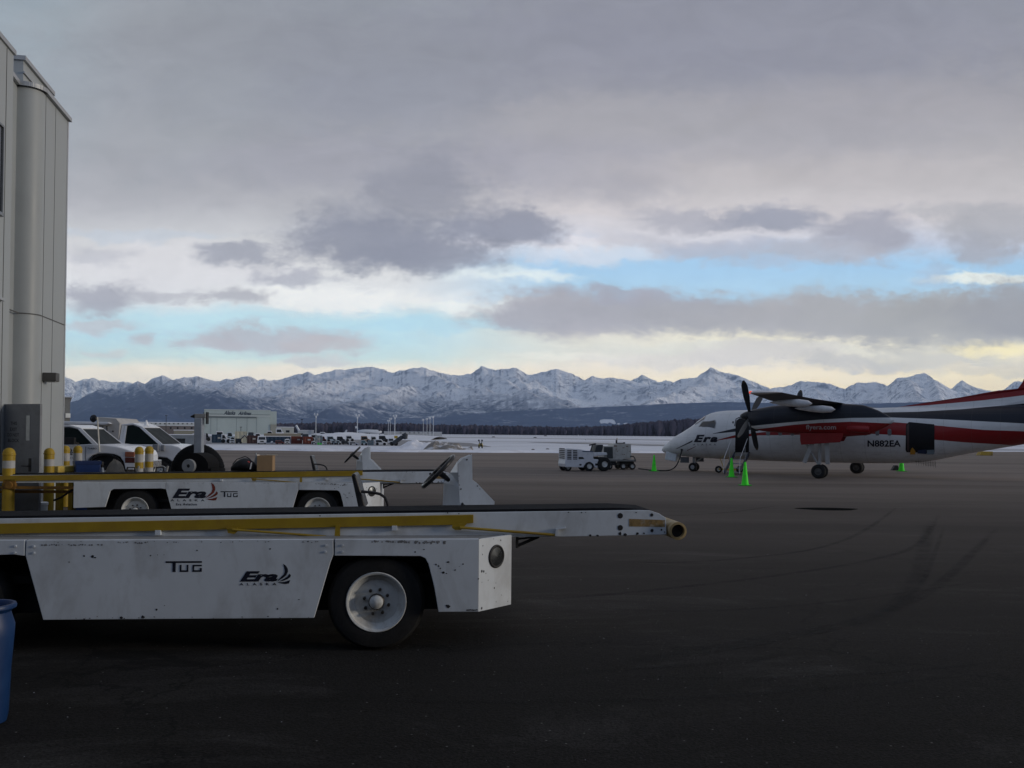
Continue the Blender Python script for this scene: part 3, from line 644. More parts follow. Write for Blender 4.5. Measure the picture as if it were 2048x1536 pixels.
# leaf runs from px 6 to px 77, turned towards the viewer
leafw = 0.93; best = None
for k in range(200):
    a = -1.2 + k * 0.012
    p = A0 + Vector((math.cos(a), math.sin(a), 0)) * leafw; e = abs(proj(p)[0] - 77)
    if best is None or e < best[0]: best = (e, a)
DA = best[1] if best[1] < 0.9 else -0.3
D = empty('steel_door', A0, DA, 'dark grey steel door standing open against the pale building, with a narrow glass slit', 'door')
DF = Fr(A0, DA); dz1 = DF.px(40, 808, 0)[1]
DOOR = M('door_paint', (0.19, 0.2, 0.22), 0.45, 0, .06, 3.0, dirt=(0.08, 0.08, 0.09), dirt_amt=.4)
mb = MB(); mb.b2(0, leafw, 0, 0.045, 0.02, dz1); mb.build('leaf', DOOR, D, bevel=.003)
def dl(pts, d=-0.003): return [DF.p3(a, b, d) for a, b in pts]
g = DF.pl([(53, 831), (60, 831), (60, 881), (53, 881)]); x0, x1 = g[0][0], g[1][0]; z1, z0 = g[0][1], g[2][1]
mb = MB(); mb.b2(x0, x1, -0.004, 0.0, z0, z1); mb.build('glass_slit', M('pale_glass', (0.5, 0.52, 0.52), 0.15), D)
mb = MB(); mb.b2(x0 - .015, x1 + .015, -0.002, 0, z1, z1 + .015); mb.b2(x0 - .015, x1 + .015, -0.002, 0, z0 - .015, z0)
mb.b2(x0 - .015, x0, -0.002, 0, z0, z1); mb.b2(x1, x1 + .015, -0.002, 0, z0, z1); mb.build('slit_frame', DOOR, D)
mb = MB(); hz = DF.px(60, 932, 0)
mb.b2(hz[0] - .03, hz[0] + .03, -.01, 0, hz[1] - .1, hz[1] + .14); mb.cyl((hz[0], -.01, hz[1]), (hz[0], -.07, hz[1]), .012, n=10); mb.cyl((hz[0] + .01, -.07, hz[1]), (hz[0] - .13, -.07, hz[1]), .01, n=10)
mb.build('handle', M('black_steel', (0.02, 0.02, 0.022), .4), D, bevel=.002)
mb = MB()
for s_, (px0, px1, py) in {'THIS': (21, 34, 850), 'EXIT': (20, 34, 862), 'DO NOT': (15, 38, 873), 'BLOCK': (16, 38, 884)}.items():
    p0 = DF.p3(px0, py, -.003); p1 = DF.p3(px1, py, -.003); text(mb, s_, p0, (1, 0, 0), (0, 0, 1), p1.x - p0.x, 0.062, offset=.01)
mb.each('notice', M('notice_ink', (0.03, 0.03, 0.035), .6), D, fixn=False)
# wall lamp box on the long wall
L_ = empty('wall_lamp', BF.W((onwall(98, 757)[0], -0.0, onwall(98, 757)[1])), BF.rz, 'dark box lamp fixed high on the pale building wall near its corner', 'wall lamp')
x0 = onwall(84, 757)[0] - onwall(98, 757)[0]; x1 = onwall(111, 757, -.25)[0] - onwall(98, 757)[0]
mb = MB(); mb.b2(x0, x1 * .5, -0.27, -.01, -.08, .1); mb.build('housing', M('lamp_bronze', (0.075, 0.072, 0.07), .5), L_, bevel=.012)
mb = MB(); mb.b2(x0 + .03, x1 * .5 - .03, -0.24, -.04, -.095, -.08); mb.build('lens', M('pale_lens', (0.3, 0.3, 0.29), .3), L_)
# lower grey building beyond the corner
bx = at(130, 60); NB = empty('grey_outbuilding', (bx.x, 60, gz(60)), math.atan2(30.6, 60), 'low grey building wall just beyond the tall building corner', 'building')
mb = MB(); e_ = at(136.5, 60).x - bx.x; mb.b2(-12, e_, 0, 10, 0, at(136, 60, py=796).z - gz(60)); mb.build('wall', M('out_wall', (0.2, 0.2, 0.19), .8), NB)
mb = MB(); mb.b2(-12.1, e_ + .1, -.1, 10, at(136, 60, py=796).z - gz(60), at(136, 60, py=793.5).z - gz(60)); mb.build('roof', CAP, NB)
mb = MB(); zz = at(130, 59.8, py=831).z - gz(60); xx = at(130, 59.8).x - bx.x; mb.box((xx, -.12, zz), (.3, .2, .3)); mb.build('lamp', M('lamp_white', (0.8, 0.8, 0.75), .5), NB)
# ================================================================ bollards
YEL = M('yellow_plastic', (0.34, 0.225, 0.018), 0.5, 0, .1, 6, dirt=(0.25, 0.17, 0.03), dirt_amt=.5, dscale=4)
WHT = M('white_sleeve', (0.38, 0.38, 0.38), 0.55, dirt=(0.3, 0.29, 0.27), dirt_amt=.5)
def bollard(px, y, top, r, label, pair=False):
    p = at(px, y); b = empty('bollard', p, 0, label, 'bollard', 'yellow and white bollards by the building')
    h = at(px, y, py=top).z - p.z; z = h - .5 * r
    lv = ((.12, .30, 'white_band', WHT), (.30, .44, 'yellow_band', YEL), (.44, .62, 'white_band', WHT), (.62, None, 'base_sleeve', YEL)) if pair else ((.16, .29, 'white_band', WHT), (.29, None, 'base_sleeve', YEL))
    for z1, z0, nm, mt in lv:
        mb = MB(); mb.lathe([(r, 0 if z0 is None else z - z0), (r, z - z1)], n=24); mb.build(nm, mt, b, smooth=True)
    t_ = lv[0][0]
    mb = MB(); mb.lathe([(r, z - t_), (r, z - .07), (r * 1.08, z - .065), (r * 1.08, z - .04), (r, z - .035)] + [(r * math.cos(t), z - .03 + r * .95 * math.sin(t)) for t in [k_ * math.pi / 2 / 8 for k_ in range(9)]], n=24)
    mb.build('dome_cap', YEL, b, smooth=True); return b
bollard(16.5, 15.3, 897, .098, 'nearest yellow bollard in front of the grey steel door')
bollard(97, 17.0, 897, .092, 'yellow bollard in front of the pale wall, right of the steel door')
bollard(129, 20.6, 892, .098, 'yellow bollard half hidden behind the building corner', True)
bollard(154, 21.0, 892, .098, 'yellow bollard in front of the logo door of the nearer white pickup', True)
bollard(277, 20.2, 894, .094, 'yellow capped white bollard, left one of the pair by the pickup headlight', True)
bollard(297, 20.6, 893, .094, 'yellow capped white bollard, right one of the pair by the pickup headlight', True)
# white bucket
p = at(82, 16.2); bk = empty('bucket', p, 0, 'white plastic bucket with lid standing beside a bollard foot', 'bucket')
mb = MB(); rb = .115; hb = at(82, 16.2, py=1004).z - p.z; mb.lathe([(0, 0), (rb * .86, 0), (rb, hb - .05), (0, hb - .05)], n=24); mb.build('pail', M('pail_white', (0.62, 0.66, 0.66), .5), bk, smooth=True)
mb = MB(); mb.lathe([(0, hb - .049), (rb * 1.07, hb - .049), (rb * 1.07, hb - .01), (rb * .95, hb), (0, hb)], n=24); mb.build('lid', M('lid_white', (0.7, 0.74, 0.75), .5), bk, smooth=True)
# ================================================================ belt loaders
WP = M('loader_white', (0.60, 0.64, 0.685), 0.38, 0, .05, 3.0, dirt=(0.34, 0.345, 0.35), dirt_amt=.5, dscale=3.2, streak=.5, bump=.03, spec=.4)
WP2 = M('deck_grey', (0.25, 0.25, 0.25), 0.6, 0, .15, 5, dirt=(0.12, 0.11, 0.1), dirt_amt=.6)
CHIP = M('bare_chip', (0.022, 0.021, 0.024), .7)
SCUF = M('scuff_grey', (0.19, 0.19, 0.195), .7, 0, .4, 30)
NAVY = M('logo_navy', (0.012, 0.014, 0.026), .5)
LRED = M('logo_red', (0.17, 0.03, 0.02), .5, 0, .3, 20)
YRAIL = M('rail_yellow', (0.30, 0.20, 0.012), 0.5, 0, .12, 4, dirt=(0.2, 0.11, 0.02), dirt_amt=.55, dscale=3, spec=.4)
BELT = M('belt_rubber', (0.012, 0.013, 0.016), .95, 0, .2, 10, spec=.08)
BLK = M('black_frame', (0.018, 0.018, 0.02), .55)
TYRE = M('tyre_rubber', (0.013, 0.013, 0.014), .75, 0, .25, 14, dirt=(0.035, 0.033, 0.03), dirt_amt=.5, bump=.25)
RIM = M('rim_white', (0.6, 0.61, 0.6), .45, 0, .06, 6, dirt=(0.26, 0.22, 0.17), dirt_amt=.6, dscale=6)
NUT = M('lug_steel', (0.07, 0.065, 0.06), .45, .6)
BROWN = M('worn_sticker', (0.26, 0.17, 0.07), .6, 0, .35, 25, dirt=(0.5, 0.5, 0.48), dirt_amt=.6, dscale=14)
BEIGE = M('bumper_foam', (0.34, 0.25, 0.12), .8, 0, .2, 12, dirt=(0.62, 0.58, 0.5), dirt_amt=.5, dscale=6)
def swoosh(mb, x, z, s, y):
    """flame emblem: a tall curved leaf and two lower ones; x, z = lower left corner, s = height"""
    for leaf in (((418, 500), (440, 515), (455, 540), (457, 562), (445, 590), (420, 612), (385, 634), (372, 640), (398, 610), (424, 585), (431, 560), (427, 530)),
                 ((468, 578), (480, 592), (476, 606), (455, 622), (425, 634), (386, 642), (430, 618), (455, 600)),
                 ((475, 630), (466, 657), (440, 661), (405, 656), (376, 647), (430, 644))):
        mb.poly([(x + (a - 372) / 161 * s, y, z + (661 - b_) / 161 * s) for a, b_ in leaf][::-1])
def tug_mark(mb, x0, x1, z0, z1, y):
    w_, h = x1 - x0, z1 - z0; t = h * .2
    def r(a, b, c, d): mb.poly([(x0 + a * w_, y, z0 + c * h), (x0 + b * w_, y, z0 + c * h), (x0 + b * w_, y, z0 + d * h), (x0 + a * w_, y, z0 + d * h)])
    r(0, 1.0, .84, 1.0); r(.19, .28, 0, .84)
    r(.39, .44, 0, .66); r(.44, .58, 0, .16); r(.58, .63, 0, .66)
    r(.74, .79, 0, .66); r(.79, 1.0, .52, .66); r(.79, 1.0, 0, .16); r(.94, 1.0, .16, .36)
def era_word(mb, fr, x0, x1, y0, y1, d):
    a = fr.p3(x0, y1, d); b = fr.p3(x1, y1, d); c = fr.p3(x0, y0, d)
    text(mb, 'Era', a, (1, 0, 0), (0, 0, 1), (b.x - a.x), (c.z - a.z), shear=.32, offset=.045)
def row_word(mb, body, fr, x0, x1, y0, y1, d, space=2.2, offset=.02, shear=0):
    a = fr.p3(x0, y1, d); b = fr.p3(x1, y1, d); c = fr.p3(x0, y0, d)
    text(mb, body, a, (1, 0, 0), (0, 0, 1), (b.x - a.x), (c.z - a.z), space=space, offset=offset, shear=shear)
LA = R(5.5)
O1 = at(750, 6.79); L1 = Fr((O1.x, O1.y, gz(O1.y)), LA)
O2 = at(633, 15.45); L2 = Fr((O2.x, O2.y, gz(O2.y)), LA)
def wheel_parts(parent, c, r, rimr, wd, lugs=8, yside=-1, tmat=None, name='wheel', hub=True, simple=False):
    """wheel lying in the local xz plane; outer face at c.y"""
    c = Vector(c); ax = Vector((0, -yside, 0)); n = 24 if simple else 48
    w_ = empty(name, c); w_.parent = parent
    prof = [(rimr * 1.0, .0 + .012), (rimr * 1.06, .0), (r * .8, -.012 * 0 + .0), (r * .93, .012), (r, .05), (r, wd - .05), (r * .93, wd - .01), (rimr, wd)]
    mb = MB(); mb.lathe(prof, (0, 0, 0), ax, n)
    if not simple:
        for k in range(40):
            t = 2 * math.pi * k / 40; q = ax.to_track_quat('Z', 'Y')
            mb.box(q @ Vector((r * math.cos(t), r * math.sin(t), wd / 2)), (.028, wd * .8, .016), 0, 0, 0) if False else None
    mb.build('tyre', tmat or TYRE, w_, smooth=True)
    mb = MB(); mb.lathe([(rimr * 1.02, .004), (rimr * .99, -.006), (rimr * .93, .0), (rimr * .9, .03), (rimr * .78, .045), (rimr * .74, .06), (rimr * .3, .048), (0.001, .048)], (0, 0, 0), ax, n); mb.build('rim', RIM if not simple else RIM, w_, smooth=True)
    if hub:
        mb = MB(); mb.lathe([(rimr * .27, .05), (rimr * .27, .02), (rimr * .24, .012)], (0, 0, 0), ax, 24); mb.build('hub_ring', NUT, w_, smooth=True)
        mb = MB(); mb.lathe([(rimr * .235, .02), (rimr * .22, -.012), (rimr * .16, -.024), (0.001, -.026)], (0, 0, 0), ax, 24); mb.build('hub_cap', RIM, w_, smooth=True)
    if lugs:
        mb = MB(); q = ax.to_track_quat('Z', 'Y')
        for k in range(lugs):
            t = 2 * math.pi * (k + .35) / lugs; p = q @ Vector((rimr * .42 * math.cos(t), rimr * .42 * math.sin(t), .05))
            mb.cyl(p, p - ax * .035, rimr * .055, n=6)
        mb.each('lug_nut', NUT, w_)
    return w_
def chips(mb, fr, lst, d, seed=1):
    rr = random.Random(seed)
    for (x, y, r) in lst:
        a = fr.p3(x, y, d); s_ = r / F * math.hypot(fr.W(a).x, fr.W(a).y); k = rr.choice((5, 6, 7)); t0 = rr.random() * 6
        mb.poly([(a.x + s_ * (.6 + .7 * rr.random()) * math.cos(t0 + 2 * math.pi * i / k), d, a.z + s_ * (.5 + .6 * rr.random()) * math.sin(t0 + 2 * math.pi * i / k)) for i in range(k)])
def loader(fr, obj, near):
    T = L1.pl
    D0 = -.02                                   # side skin plane
    def T2(pts, d=D0): return L2.pl(pts, d)
    par = obj
    top = L1.px(500, 1079, D0)[1]; top2 = L2.px(500, 964, D0)[1]
    xr_end = L2.px(147, 990, D0)[0]; xseam0 = L1.px(51, 1080, D0)[0]; xseam1 = L1.px(668, 1080, D0)[0]; xf = L1.px(958, 1080, D0)[0]
    bot = L1.px(400, 1238, D0)[1]; archt = L1.px(760, 1111.5, D0)[1]; fbot = L1.px(900, 1224, D0)[1]
    g = .006
    mid = [(xseam0 + g, top), (xseam1 - g, top)] + T([(667, 1109), (660, 1126), (628, 1236), (86, 1240)], D0) + [(xseam0 + .0, L1.px(52, 1110, D0)[1])]
    mb = MB(); mb.prism(mid[::-1], D0, D0 + .04); mb.cur = 1
    rr = random.Random(5 if near else 9)
    if near:
        chips(mb, L1, [(168, 1112, 2), (185, 1113, 3), (190, 1115, 2), (138, 1124, 1.2), (301, 1111, 1.5), (315, 1110, 1), (328, 1109.6, 1), (394, 1101, 1.8), (540, 1098, 2), (313, 1219, 2.5), (329, 1211, 1), (598, 1199, 1.5), (555, 1218, 2), (536, 1233, 1.6), (242, 1236, 3), (285, 1235, 4), (168, 1238, 1.5), (442, 1085, 1.5), (616, 1083, 2), (605, 1084, 1.5)], D0 - .0015, 3)
        mb.cur = 2
        for (x0, x1, y) in ((82, 128, 1089), (135, 175, 1089), (178, 188, 1089), (240, 262, 1084), (268, 294, 1085), (196, 208, 1089), (630, 642, 1083)):
            for k in range(int((x1 - x0) / 5)): chips(mb, L1, [(x0 + k * 5 + rr.random() * 3, y + rr.random() * 1.6, 1.2 + rr.random())], D0 - .0015, k)
    for k in range(46): chips(mb, L1 if near else L1, [(90 + 540 * rr.random(), (1082 + 3 * rr.random()) if k % 2 else (1233 + 4 * rr.random()), .6 + rr.random())], D0 - .0015, k)
    mb.build('side_panel', [WP, CHIP, SCUF], par, bevel=.004)
    # rear panel over the rear wheel
    rear = [(xr_end, top), (xseam0 - g, top)] + [(xseam0 - g, L1.px(45, 1112, D0)[1])] + T2([(322, 977), (226.6, 978), (220, 982), (210, 1014)]) + [(xr_end, L2.px(147, 1016, D0)[1])]
    mb = MB(); mb.prism(rear[::-1], D0, D0 + .04); mb.cur = 1
    if near: chips(mb, L1, [(31, 1092, 2), (30, 1107, 2)], D0 - .0015)
    mb.build('side_panel', [WP, CHIP], par, bevel=.004)
    # front panel with the front wheel arch
    fp = [(xseam1 + g, top), (xf, top), (xf, fbot)] + T([(877, 1224), (868, 1172), (857, 1128), (851, 1117), (841, 1112.3)], D0) + [(xseam1 + g, L1.px(672, 1111.5, D0)[1])]
    mb = MB(); mb.prism(fp[::-1], D0, D0 + .04); mb.cur = 1
    chips(mb, L1, [(830, 1104, 2.5), (896, 1124, 3), (872, 1129, 2), (877, 1132, 2), (881, 1137, 1.6), (887, 1145, 3), (893, 1147, 1.5), (910, 1140, 2), (926, 1128, 1.8), (919, 1133, .8), (897, 1213, 4), (893, 1211, 2), (848, 1099, 1.5), (957, 1158, 1.5)], D0 - .0015, 8)
    for k in range(10): chips(mb, L1, [(934 + 2.2 * k, 1219.5 + rr.random(), 1.8)], D0 - .0015, k)
    mb.cur = 2
    for k in range(60):
        x = 742 + 150 * rr.random(); chips(mb, L1, [(x, 1082.5 + rr.random() * (2 + 6 * max(0, 1 - abs(x - 860) / 50)), 1 + 2.2 * rr.random())], D0 - .0012 - .0001 * rr.random(), k)
    mb.build('side_panel', [WP, CHIP, SCUF], par, bevel=.004)
    # bolts
    mb = MB()
    for (x, y) in ((652, 1091), (651, 1104), (685, 1091), (685, 1104), (31, 1092.5), (30, 1106), (68, 1093), (68, 1106)):
        p = L1.p3(x, y, D0); mb.cyl(p, p + Vector((0, -.008, 0)), .009, n=6)
    mb.each('panel_bolt', WP, par)
    # chamfered nose panel with headlight
    wdt = 2.05; ch = .28
    nx_ = xf + ch
    mb = MB(); mb.loft([[(xf, D0, fbot), (xf, D0, top), (xf + .03, D0 + .05, top), (xf + .03, D0 + .05, fbot)][::1], [(nx_, D0 + ch, fbot), (nx_, D0 + ch, top), (nx_ - .04, D0 + ch, top), (nx_ - .04, D0 + ch, fbot)]])
    u_ = Vector((1, 1, 0)).normalized(); n_v = Vector((1, -1, 0)).normalized(); c0 = Vector((xf, D0, 0))
    hl = c0 + u_ * (ch * math.sqrt(2) * .52) + Vector((0, 0, top - .155)) + n_v * .002
    mb.cur = 1
    for k in range(16):
        t = rr.random(); z = fbot + (top - fbot) * rr.random(); s_ = .003 + .006 * rr.random() ** 2; c = c0 + u_ * (ch * 1.41 * (.05 + .9 * t)) + Vector((0, 0, z)) + n_v * .0015
        mb.poly([c + u_ * s_ * math.cos(a) + Vector((0, 0, s_ * math.sin(a) * 1.4)) for a in (0, 1.2, 2.4, 3.6, 4.9)])
    mb.build('nose_panel', [WP, CHIP], par)
    h = empty('headlight', hl); h.parent = par
    mb = MB(); mb.torus((0, 0, 0), n_v, .082, .011, 32, 8); mb.build('bezel', BLK, h, smooth=True)
    mb = MB(); mb.lathe([(.08, .004), (.06, .006), (.03, .010), (.001, .012)], (0, 0, 0), n_v, 32); mb.build('reflector', M('lamp_inside', (0.05, 0.055, 0.06), .25, .6), h, smooth=True)
    mb = MB(); mb.b2(nx_ - .04, nx_, D0 + ch, wdt - .3, fbot, top); mb.build('front_panel', WP, par, bevel=.004)
    # far side, deck and black chassis
    mb = MB(); mb.b2(xr_end, xf + .1, wdt - .04, wdt, bot, top); mb.build('far_panel', WP, par)
    mb = MB(); mb.prismz([(xr_end, D0 + .041), (xf - .002, D0 + .041), (nx_ - .042, D0 + ch), (nx_ - .042, wdt - .35), (xf, wdt - .041), (xr_end, wdt - .041)], top - .03, top - .006); mb.build('deck', WP2, par)
    mb = MB(); mb.b2(xr_end + .1, xf - .02, .32, wdt - .35, .26, top - .031); mb.b2(xseam0 + .25, xseam1 - .25, D0 + .045, .32, .34, top - .031); mb.b2(xr_end + .02, xf, .24, .3, .5, .56); mb.build('chassis', BLK, par)
    # wheels
    r = .372
    wr = L1.px(752, 1212, 0); wx = wr[0]; wheel_parts(par, (wx, .03, r), r, .228, .22)
    wx2 = L2.px(267.6, 1020, .03)[0] - L2.px(633, 1020, .03)[0] + wx
    wheel_parts(par, (wx2, .03, r), r, .228, .22)
    for x in (wx, wx2): wheel_parts(par, (x, wdt - .05, r), r, .228, .22, yside=1)
    # ---- conveyor
    d1 = .28; cw = .5
    def C(pts, d=d1): return L1.pl(pts, d)
    # side plate outline (photo px of the near loader, extended to the left beyond the frame)
    tl = C([(0, 1037.5), (1280, 1020.5)]); sl_ = (tl[1][1] - tl[0][1]) / (tl[1][0] - tl[0][0])
    bl = C([(0, 1076), (1112, 1073)]); sb = (bl[1][1] - bl[0][1]) / (bl[1][0] - bl[0][0])
    xL = xr_end - 1.7
    plate = [(xL, tl[0][1] + sl_ * (xL - tl[0][0])), tl[1]] + C([(1300, 1021), (1318, 1027), (1332, 1036), (1333, 1069), (1300, 1069.5), (1240, 1071), (1112, 1073.5)]) + [(bl[0][0], bl[0][1]), (xL, tl[0][1] + sl_ * (xL - tl[0][0]) - .13)]
    mb = MB(); mb.prism(plate[::-1], d1, d1 + .03); mb.cur = 1
    chips(mb, L1, [(895, 1026, 1.5), (918, 1027, 1.5), (1137, 1024.5, 1.6), (1163, 1025, 2), (1171, 1025, 1), (1272, 1025, 1.6), (1180, 1071, 3), (1195, 1071, 3), (1240, 1068, 5), (1250, 1069, 4), (1275, 1067, 4), (1288, 1066.5, 2), (640, 1031.5, 1.5), (1008, 1070, 2)], d1 - .0015, 4)
    for (x, y, r_) in ((1240.5, 1031.5, 5.6), (1240.5, 1055.5, 5.6), (1303.5, 1030, 3.4), (1304, 1061, 3.4), (1323, 1059.5, 2), (1329, 1064, 1.2)):
        a = L1.p3(x, y, d1 - .002); s_ = r_ / F * 7.1; mb.poly([(a.x + s_ * math.cos(t), a.y, a.z + s_ * math.sin(t)) for t in [k * math.pi / 8 for k in range(16)]])
    mb.cur = 2
    mb.poly([L1.p3(a, b, d1 - .0018) for a, b in ((1258, 1037.5), (1330, 1040), (1330, 1054), (1258, 1053))][::-1])
    mb.cur = 0
    mb.prism([(x, z - (.045 if z > .9 * 0 + plate[0][1] - .12 else 0)) for x, z in plate][::-1], d1 + cw - .03, d1 + cw)
    cv = mb.build('conveyor_frame', [WP, CHIP, BROWN], par, bevel=.003)
    # belt: black strip on top, wrapping at the nose
    xe = C([(1300, 1021)])[0][0]; zt = lambda x: tl[0][1] + sl_ * (x - tl[0][0])
    bt = .016
    up = [(xL, zt(xL) + bt), (C([(1240, 1021)])[0][0], zt(C([(1240, 1021)])[0][0]) + bt + .004), (xe, zt(xe) + .002), (C([(1332, 1036)])[0][0], C([(1332, 1040)])[0][1])]
    low = [(x, z - .022) for x, z in up][::-1]
    mb = MB(); mb.prism((up + low)[::-1], d1 + .032, d1 + cw + .01); mb.build('belt', BELT, par)
    # bumper tube at the nose
    q = L1.p3(1353, 1061, d1 + .0); rt = 18 / F * 7.15
    q0 = Vector((q.x, d1 - .05, q.z)); q1 = Vector((q.x, d1 + cw + .04, q.z)); ax = (q1 - q0)
    mb = MB(); mb.lathe([(rt * .74, 0), (rt, .004), (rt, ax.length - .004), (rt * .74, ax.length), (rt * .74, 0)], q0, ax, 32); mb.build('bumper_tube', BEIGE, par, smooth=True)
    mb = MB(); mb.lathe([(rt * .735, .05), (.001, .05)], q0, ax, 24); mb.b2(C([(1300, 1066)])[0][0], q.x, d1 + .05, d1 + cw - .05, q.z - .035, q.z + .01); mb.build('bumper_core', BLK, par)
    # yellow guard rail and its links
    up_ = 0 if near else .042
    rl = [(a, b + up_) for a, b in C([(0, 1047.5), (947, 1029.5)], d1 - .03)]; rb_ = [(a, b + up_ * .6) for a, b in C([(0, 1068), (905, 1050), (947, 1046)], d1 - .03)]
    s1 = (rl[1][1] - rl[0][1]) / (rl[1][0] - rl[0][0]); s2 = (rb_[1][1] - rb_[0][1]) / (rb_[1][0] - rb_[0][0]); xR = xL + .2
    mb = MB(); mb.prism([(xR, rl[0][1] + s1 * (xR - rl[0][0])), rl[1], rb_[2], rb_[1], rb_[0], (xR, rb_[0][1] + s2 * (xR - rb_[0][0]))][::-1], d1 - .03, d1 - .005); mb.build('guard_rail', YRAIL, par, bevel=.003)
    mb = MB()
    for pts in ([(905, 1049), (935, 1046), (922, 1060), (910, 1060), (904, 1056)], [(452, 1055), (475, 1055), (474, 1064), (468, 1068), (456, 1066)], [(671, 1050), (680, 1050), (680, 1072), (669, 1072)]):
        mb.prism(C(pts, d1 - .042), d1 - .042, d1 - .031)
    mb.each('rail_bracket', YRAIL, par)
    mb = MB(); mb.tube([L1.p3(920, 1055, d1 - .05), L1.p3(1112, 1070, d1 - .02)], .011, 8); mb.build('rail_link', YRAIL, par)
    mb = MB(); mb.tube([L1.p3(465, 1059, d1 - .05), L1.p3(652, 1073, d1 - .02)], .009, 8); mb.build('rail_link', YRAIL, par)
    mb = MB(); mb.prism(C([(1110, 1072.5), (1112, 1058), (1132, 1055), (1132, 1057), (1117, 1060), (1118, 1072)], d1 - .035), d1 - .035, d1 - .003)
    for (x, y) in ((317, 1065), (789, 1056)):
        a = L1.p3(x, y, d1 - .02); mb.box(a, (.042, .04, .038))
    mb.each('clip', WP, par, bevel=.002)
    mb = MB(); mb.tube([L1.p3(1036, 1091, d1 + .1), L1.p3(1078, 1073, d1 + .1)], .013, 8); mb.tube([L1.p3(1036, 1078, d1 + .1), L1.p3(1074, 1073.5, d1 + .1)], .008, 8); mb.tube([L1.p3(1034.5, 1074, d1 + .1), L1.p3(1034, 1096, d1 + .1)], .012, 8); mb.build('lift_strut', BLK, par)
    # rear of the conveyor: rusty pivots, hanging strut, tail roller
    RUST = M('rusty_yellow', (0.2, 0.1, 0.02), .7, 0, .3, 8, dirt=(0.05, 0.03, 0.02), dirt_amt=.8, dscale=5)
    xa = L2.px(20, 975, d1)[0]; za = L2.px(20, 970, d1)[1]
    mb = MB(); mb.b2(xL, xr_end + .02, d1 - .02, d1 + .02, za - .07, za - .02); mb.cyl((xa, d1 - .06, za), (xa, d1 + .08, za), .06, n=16); mb.b2(xa - .1, xa + .1, d1 - .03, d1 + .04, za - .07, za + .1); mb.b2(xL, xr_end - .05, d1 + .3, d1 + .34, za - .16, za - .11)
    mb.build('lift_frame', RUST, par, bevel=.004)
    mb = MB(); mb.tube([L2.p3(107, 1001, .5), L2.p3(122, 995, .5), L2.p3(147, 978, .5)], .018, 8); mb.build('tow_hook', BLK, par)
    # ---- driver's place on the far side: cowl, wheel, seat
    A = L1.pl([(922, 1012), (915.5, 928), (925, 917), (944, 909), (945, 960), (954, 966), (989, 1003), (989, 1014)], 1.32)
    zb = top - .01
    Aa = [(x, z) for x, z in A]; Aa[0] = (Aa[0][0], zb); Aa[-1] = (Aa[-1][0], zb)
    mb = MB(); mb.prism(Aa, 1.32, 1.36)
    Bp = L1.pl([(885, 1012), (888, 967), (901, 946), (915.5, 928)], 1.5)
    s0 = [(Aa[0][0], 1.32, zb), (Aa[0][0] - .003, 1.32, L1.px(920, 975, 1.32)[1]), (Aa[1][0], 1.32, L1.px(916, 945, 1.32)[1]), (Aa[1][0], 1.32, Aa[1][1])]
    s1_ = [(Bp[0][0], 1.62, zb), (Bp[1][0], 1.62, Bp[1][1]), (Bp[2][0], 1.62, Bp[2][1]), (Bp[3][0], 1.62, Bp[3][1] + .02)]
    for k in range(3): mb.poly([s0[k], s0[k + 1], s1_[k + 1], s1_[k]])
    for k in range(3): mb.poly([Vector(s0[k]) + Vector((.02, .01, 0)), Vector(s1_[k]) + Vector((.02, .01, 0)), Vector(s1_[k + 1]) + Vector((.02, .01, 0)), Vector(s0[k + 1]) + Vector((.02, .01, 0))])
    mb.prism([(x, z - .012) if i not in (0, 7) else (x, z) for i, (x, z) in enumerate(Aa)], 1.78, 1.81)
    mb.cur = 1
    if near: chips(mb, L1, [(934, 919.5, 2), (922, 978, 2), (925, 1008, 3), (929, 1011, 2.5), (918, 952, 1.2), (917, 962, 1), (919, 970, 1.2), (955, 972, 1.5), (960, 978, 1)], 1.318, 6)
    mb.build('cowl', [WP, CHIP], par)
    a = L1.p3(846.5, 973, 1.35); b = L1.p3(906.5, 913, 1.35); c = (a + b) / 2; dv = (b - a).normalized(); axv = Vector((-dv.z, -.03, dv.x)).normalized()
    sw = empty('steering_wheel', c); sw.parent = par
    Rr = (b - a).length / 2
    e1 = dv; e2 = axv.cross(e1).normalized(); axv = e1.cross(e2)
    mb = MB(); mb.torus((0, 0, 0), axv, Rr, .019, 40, 10); mb.build('rim', M('wheel_black', (0.02, 0.02, 0.022), .3), sw, smooth=True)
    mb = MB()
    for t in (0.3, 2.4, 4.5):
        mb.tube([(0, 0, 0), (e1 * math.cos(t) + e2 * math.sin(t)) * Rr], .01, 8)
    mb.lathe([(.045, -.02), (.045, .03), (.001, .035)], (0, 0, 0), axv, 16); mb.build('spokes', BLK, sw, smooth=True)
    col = L1.p3(897, 960, 1.5) - c; mb = MB(); mb.tube([(0, 0, 0), col * .6, col], [.03, .026, .02], 10); mb.build('column', BLK, sw, smooth=True)
    # seat
    st = empty('seat', L1.p3(724, 1016, 1.4)); st.parent = par; so_ = L1.p3(724, 1016, 1.4)
    SP = lambda x, y, d: L1.p3(x, y, d) - so_
    VIN = M('seat_vinyl', (0.02, 0.02, 0.022), .4, 0, .3, 8)
    bk_ = [L1.px(x, y, 1.2) for x, y in ((702, 950), (708, 946), (712, 952), (722, 985), (731, 1016), (716, 1016))]
    mb = MB(); mb.prism([(x - so_.x, z - so_.z) for x, z in bk_], 1.22 - so_.y, 1.62 - so_.y); mb.build('backrest', VIN, st, bevel=.02, seg=3)
    mb = MB(); zz_ = so_.z
    mb.b2(.02, .5, 1.2 - so_.y, 1.64 - so_.y, -.13, -.03); mb.build('cushion', VIN, st, bevel=.025, seg=3)
    mb = MB()
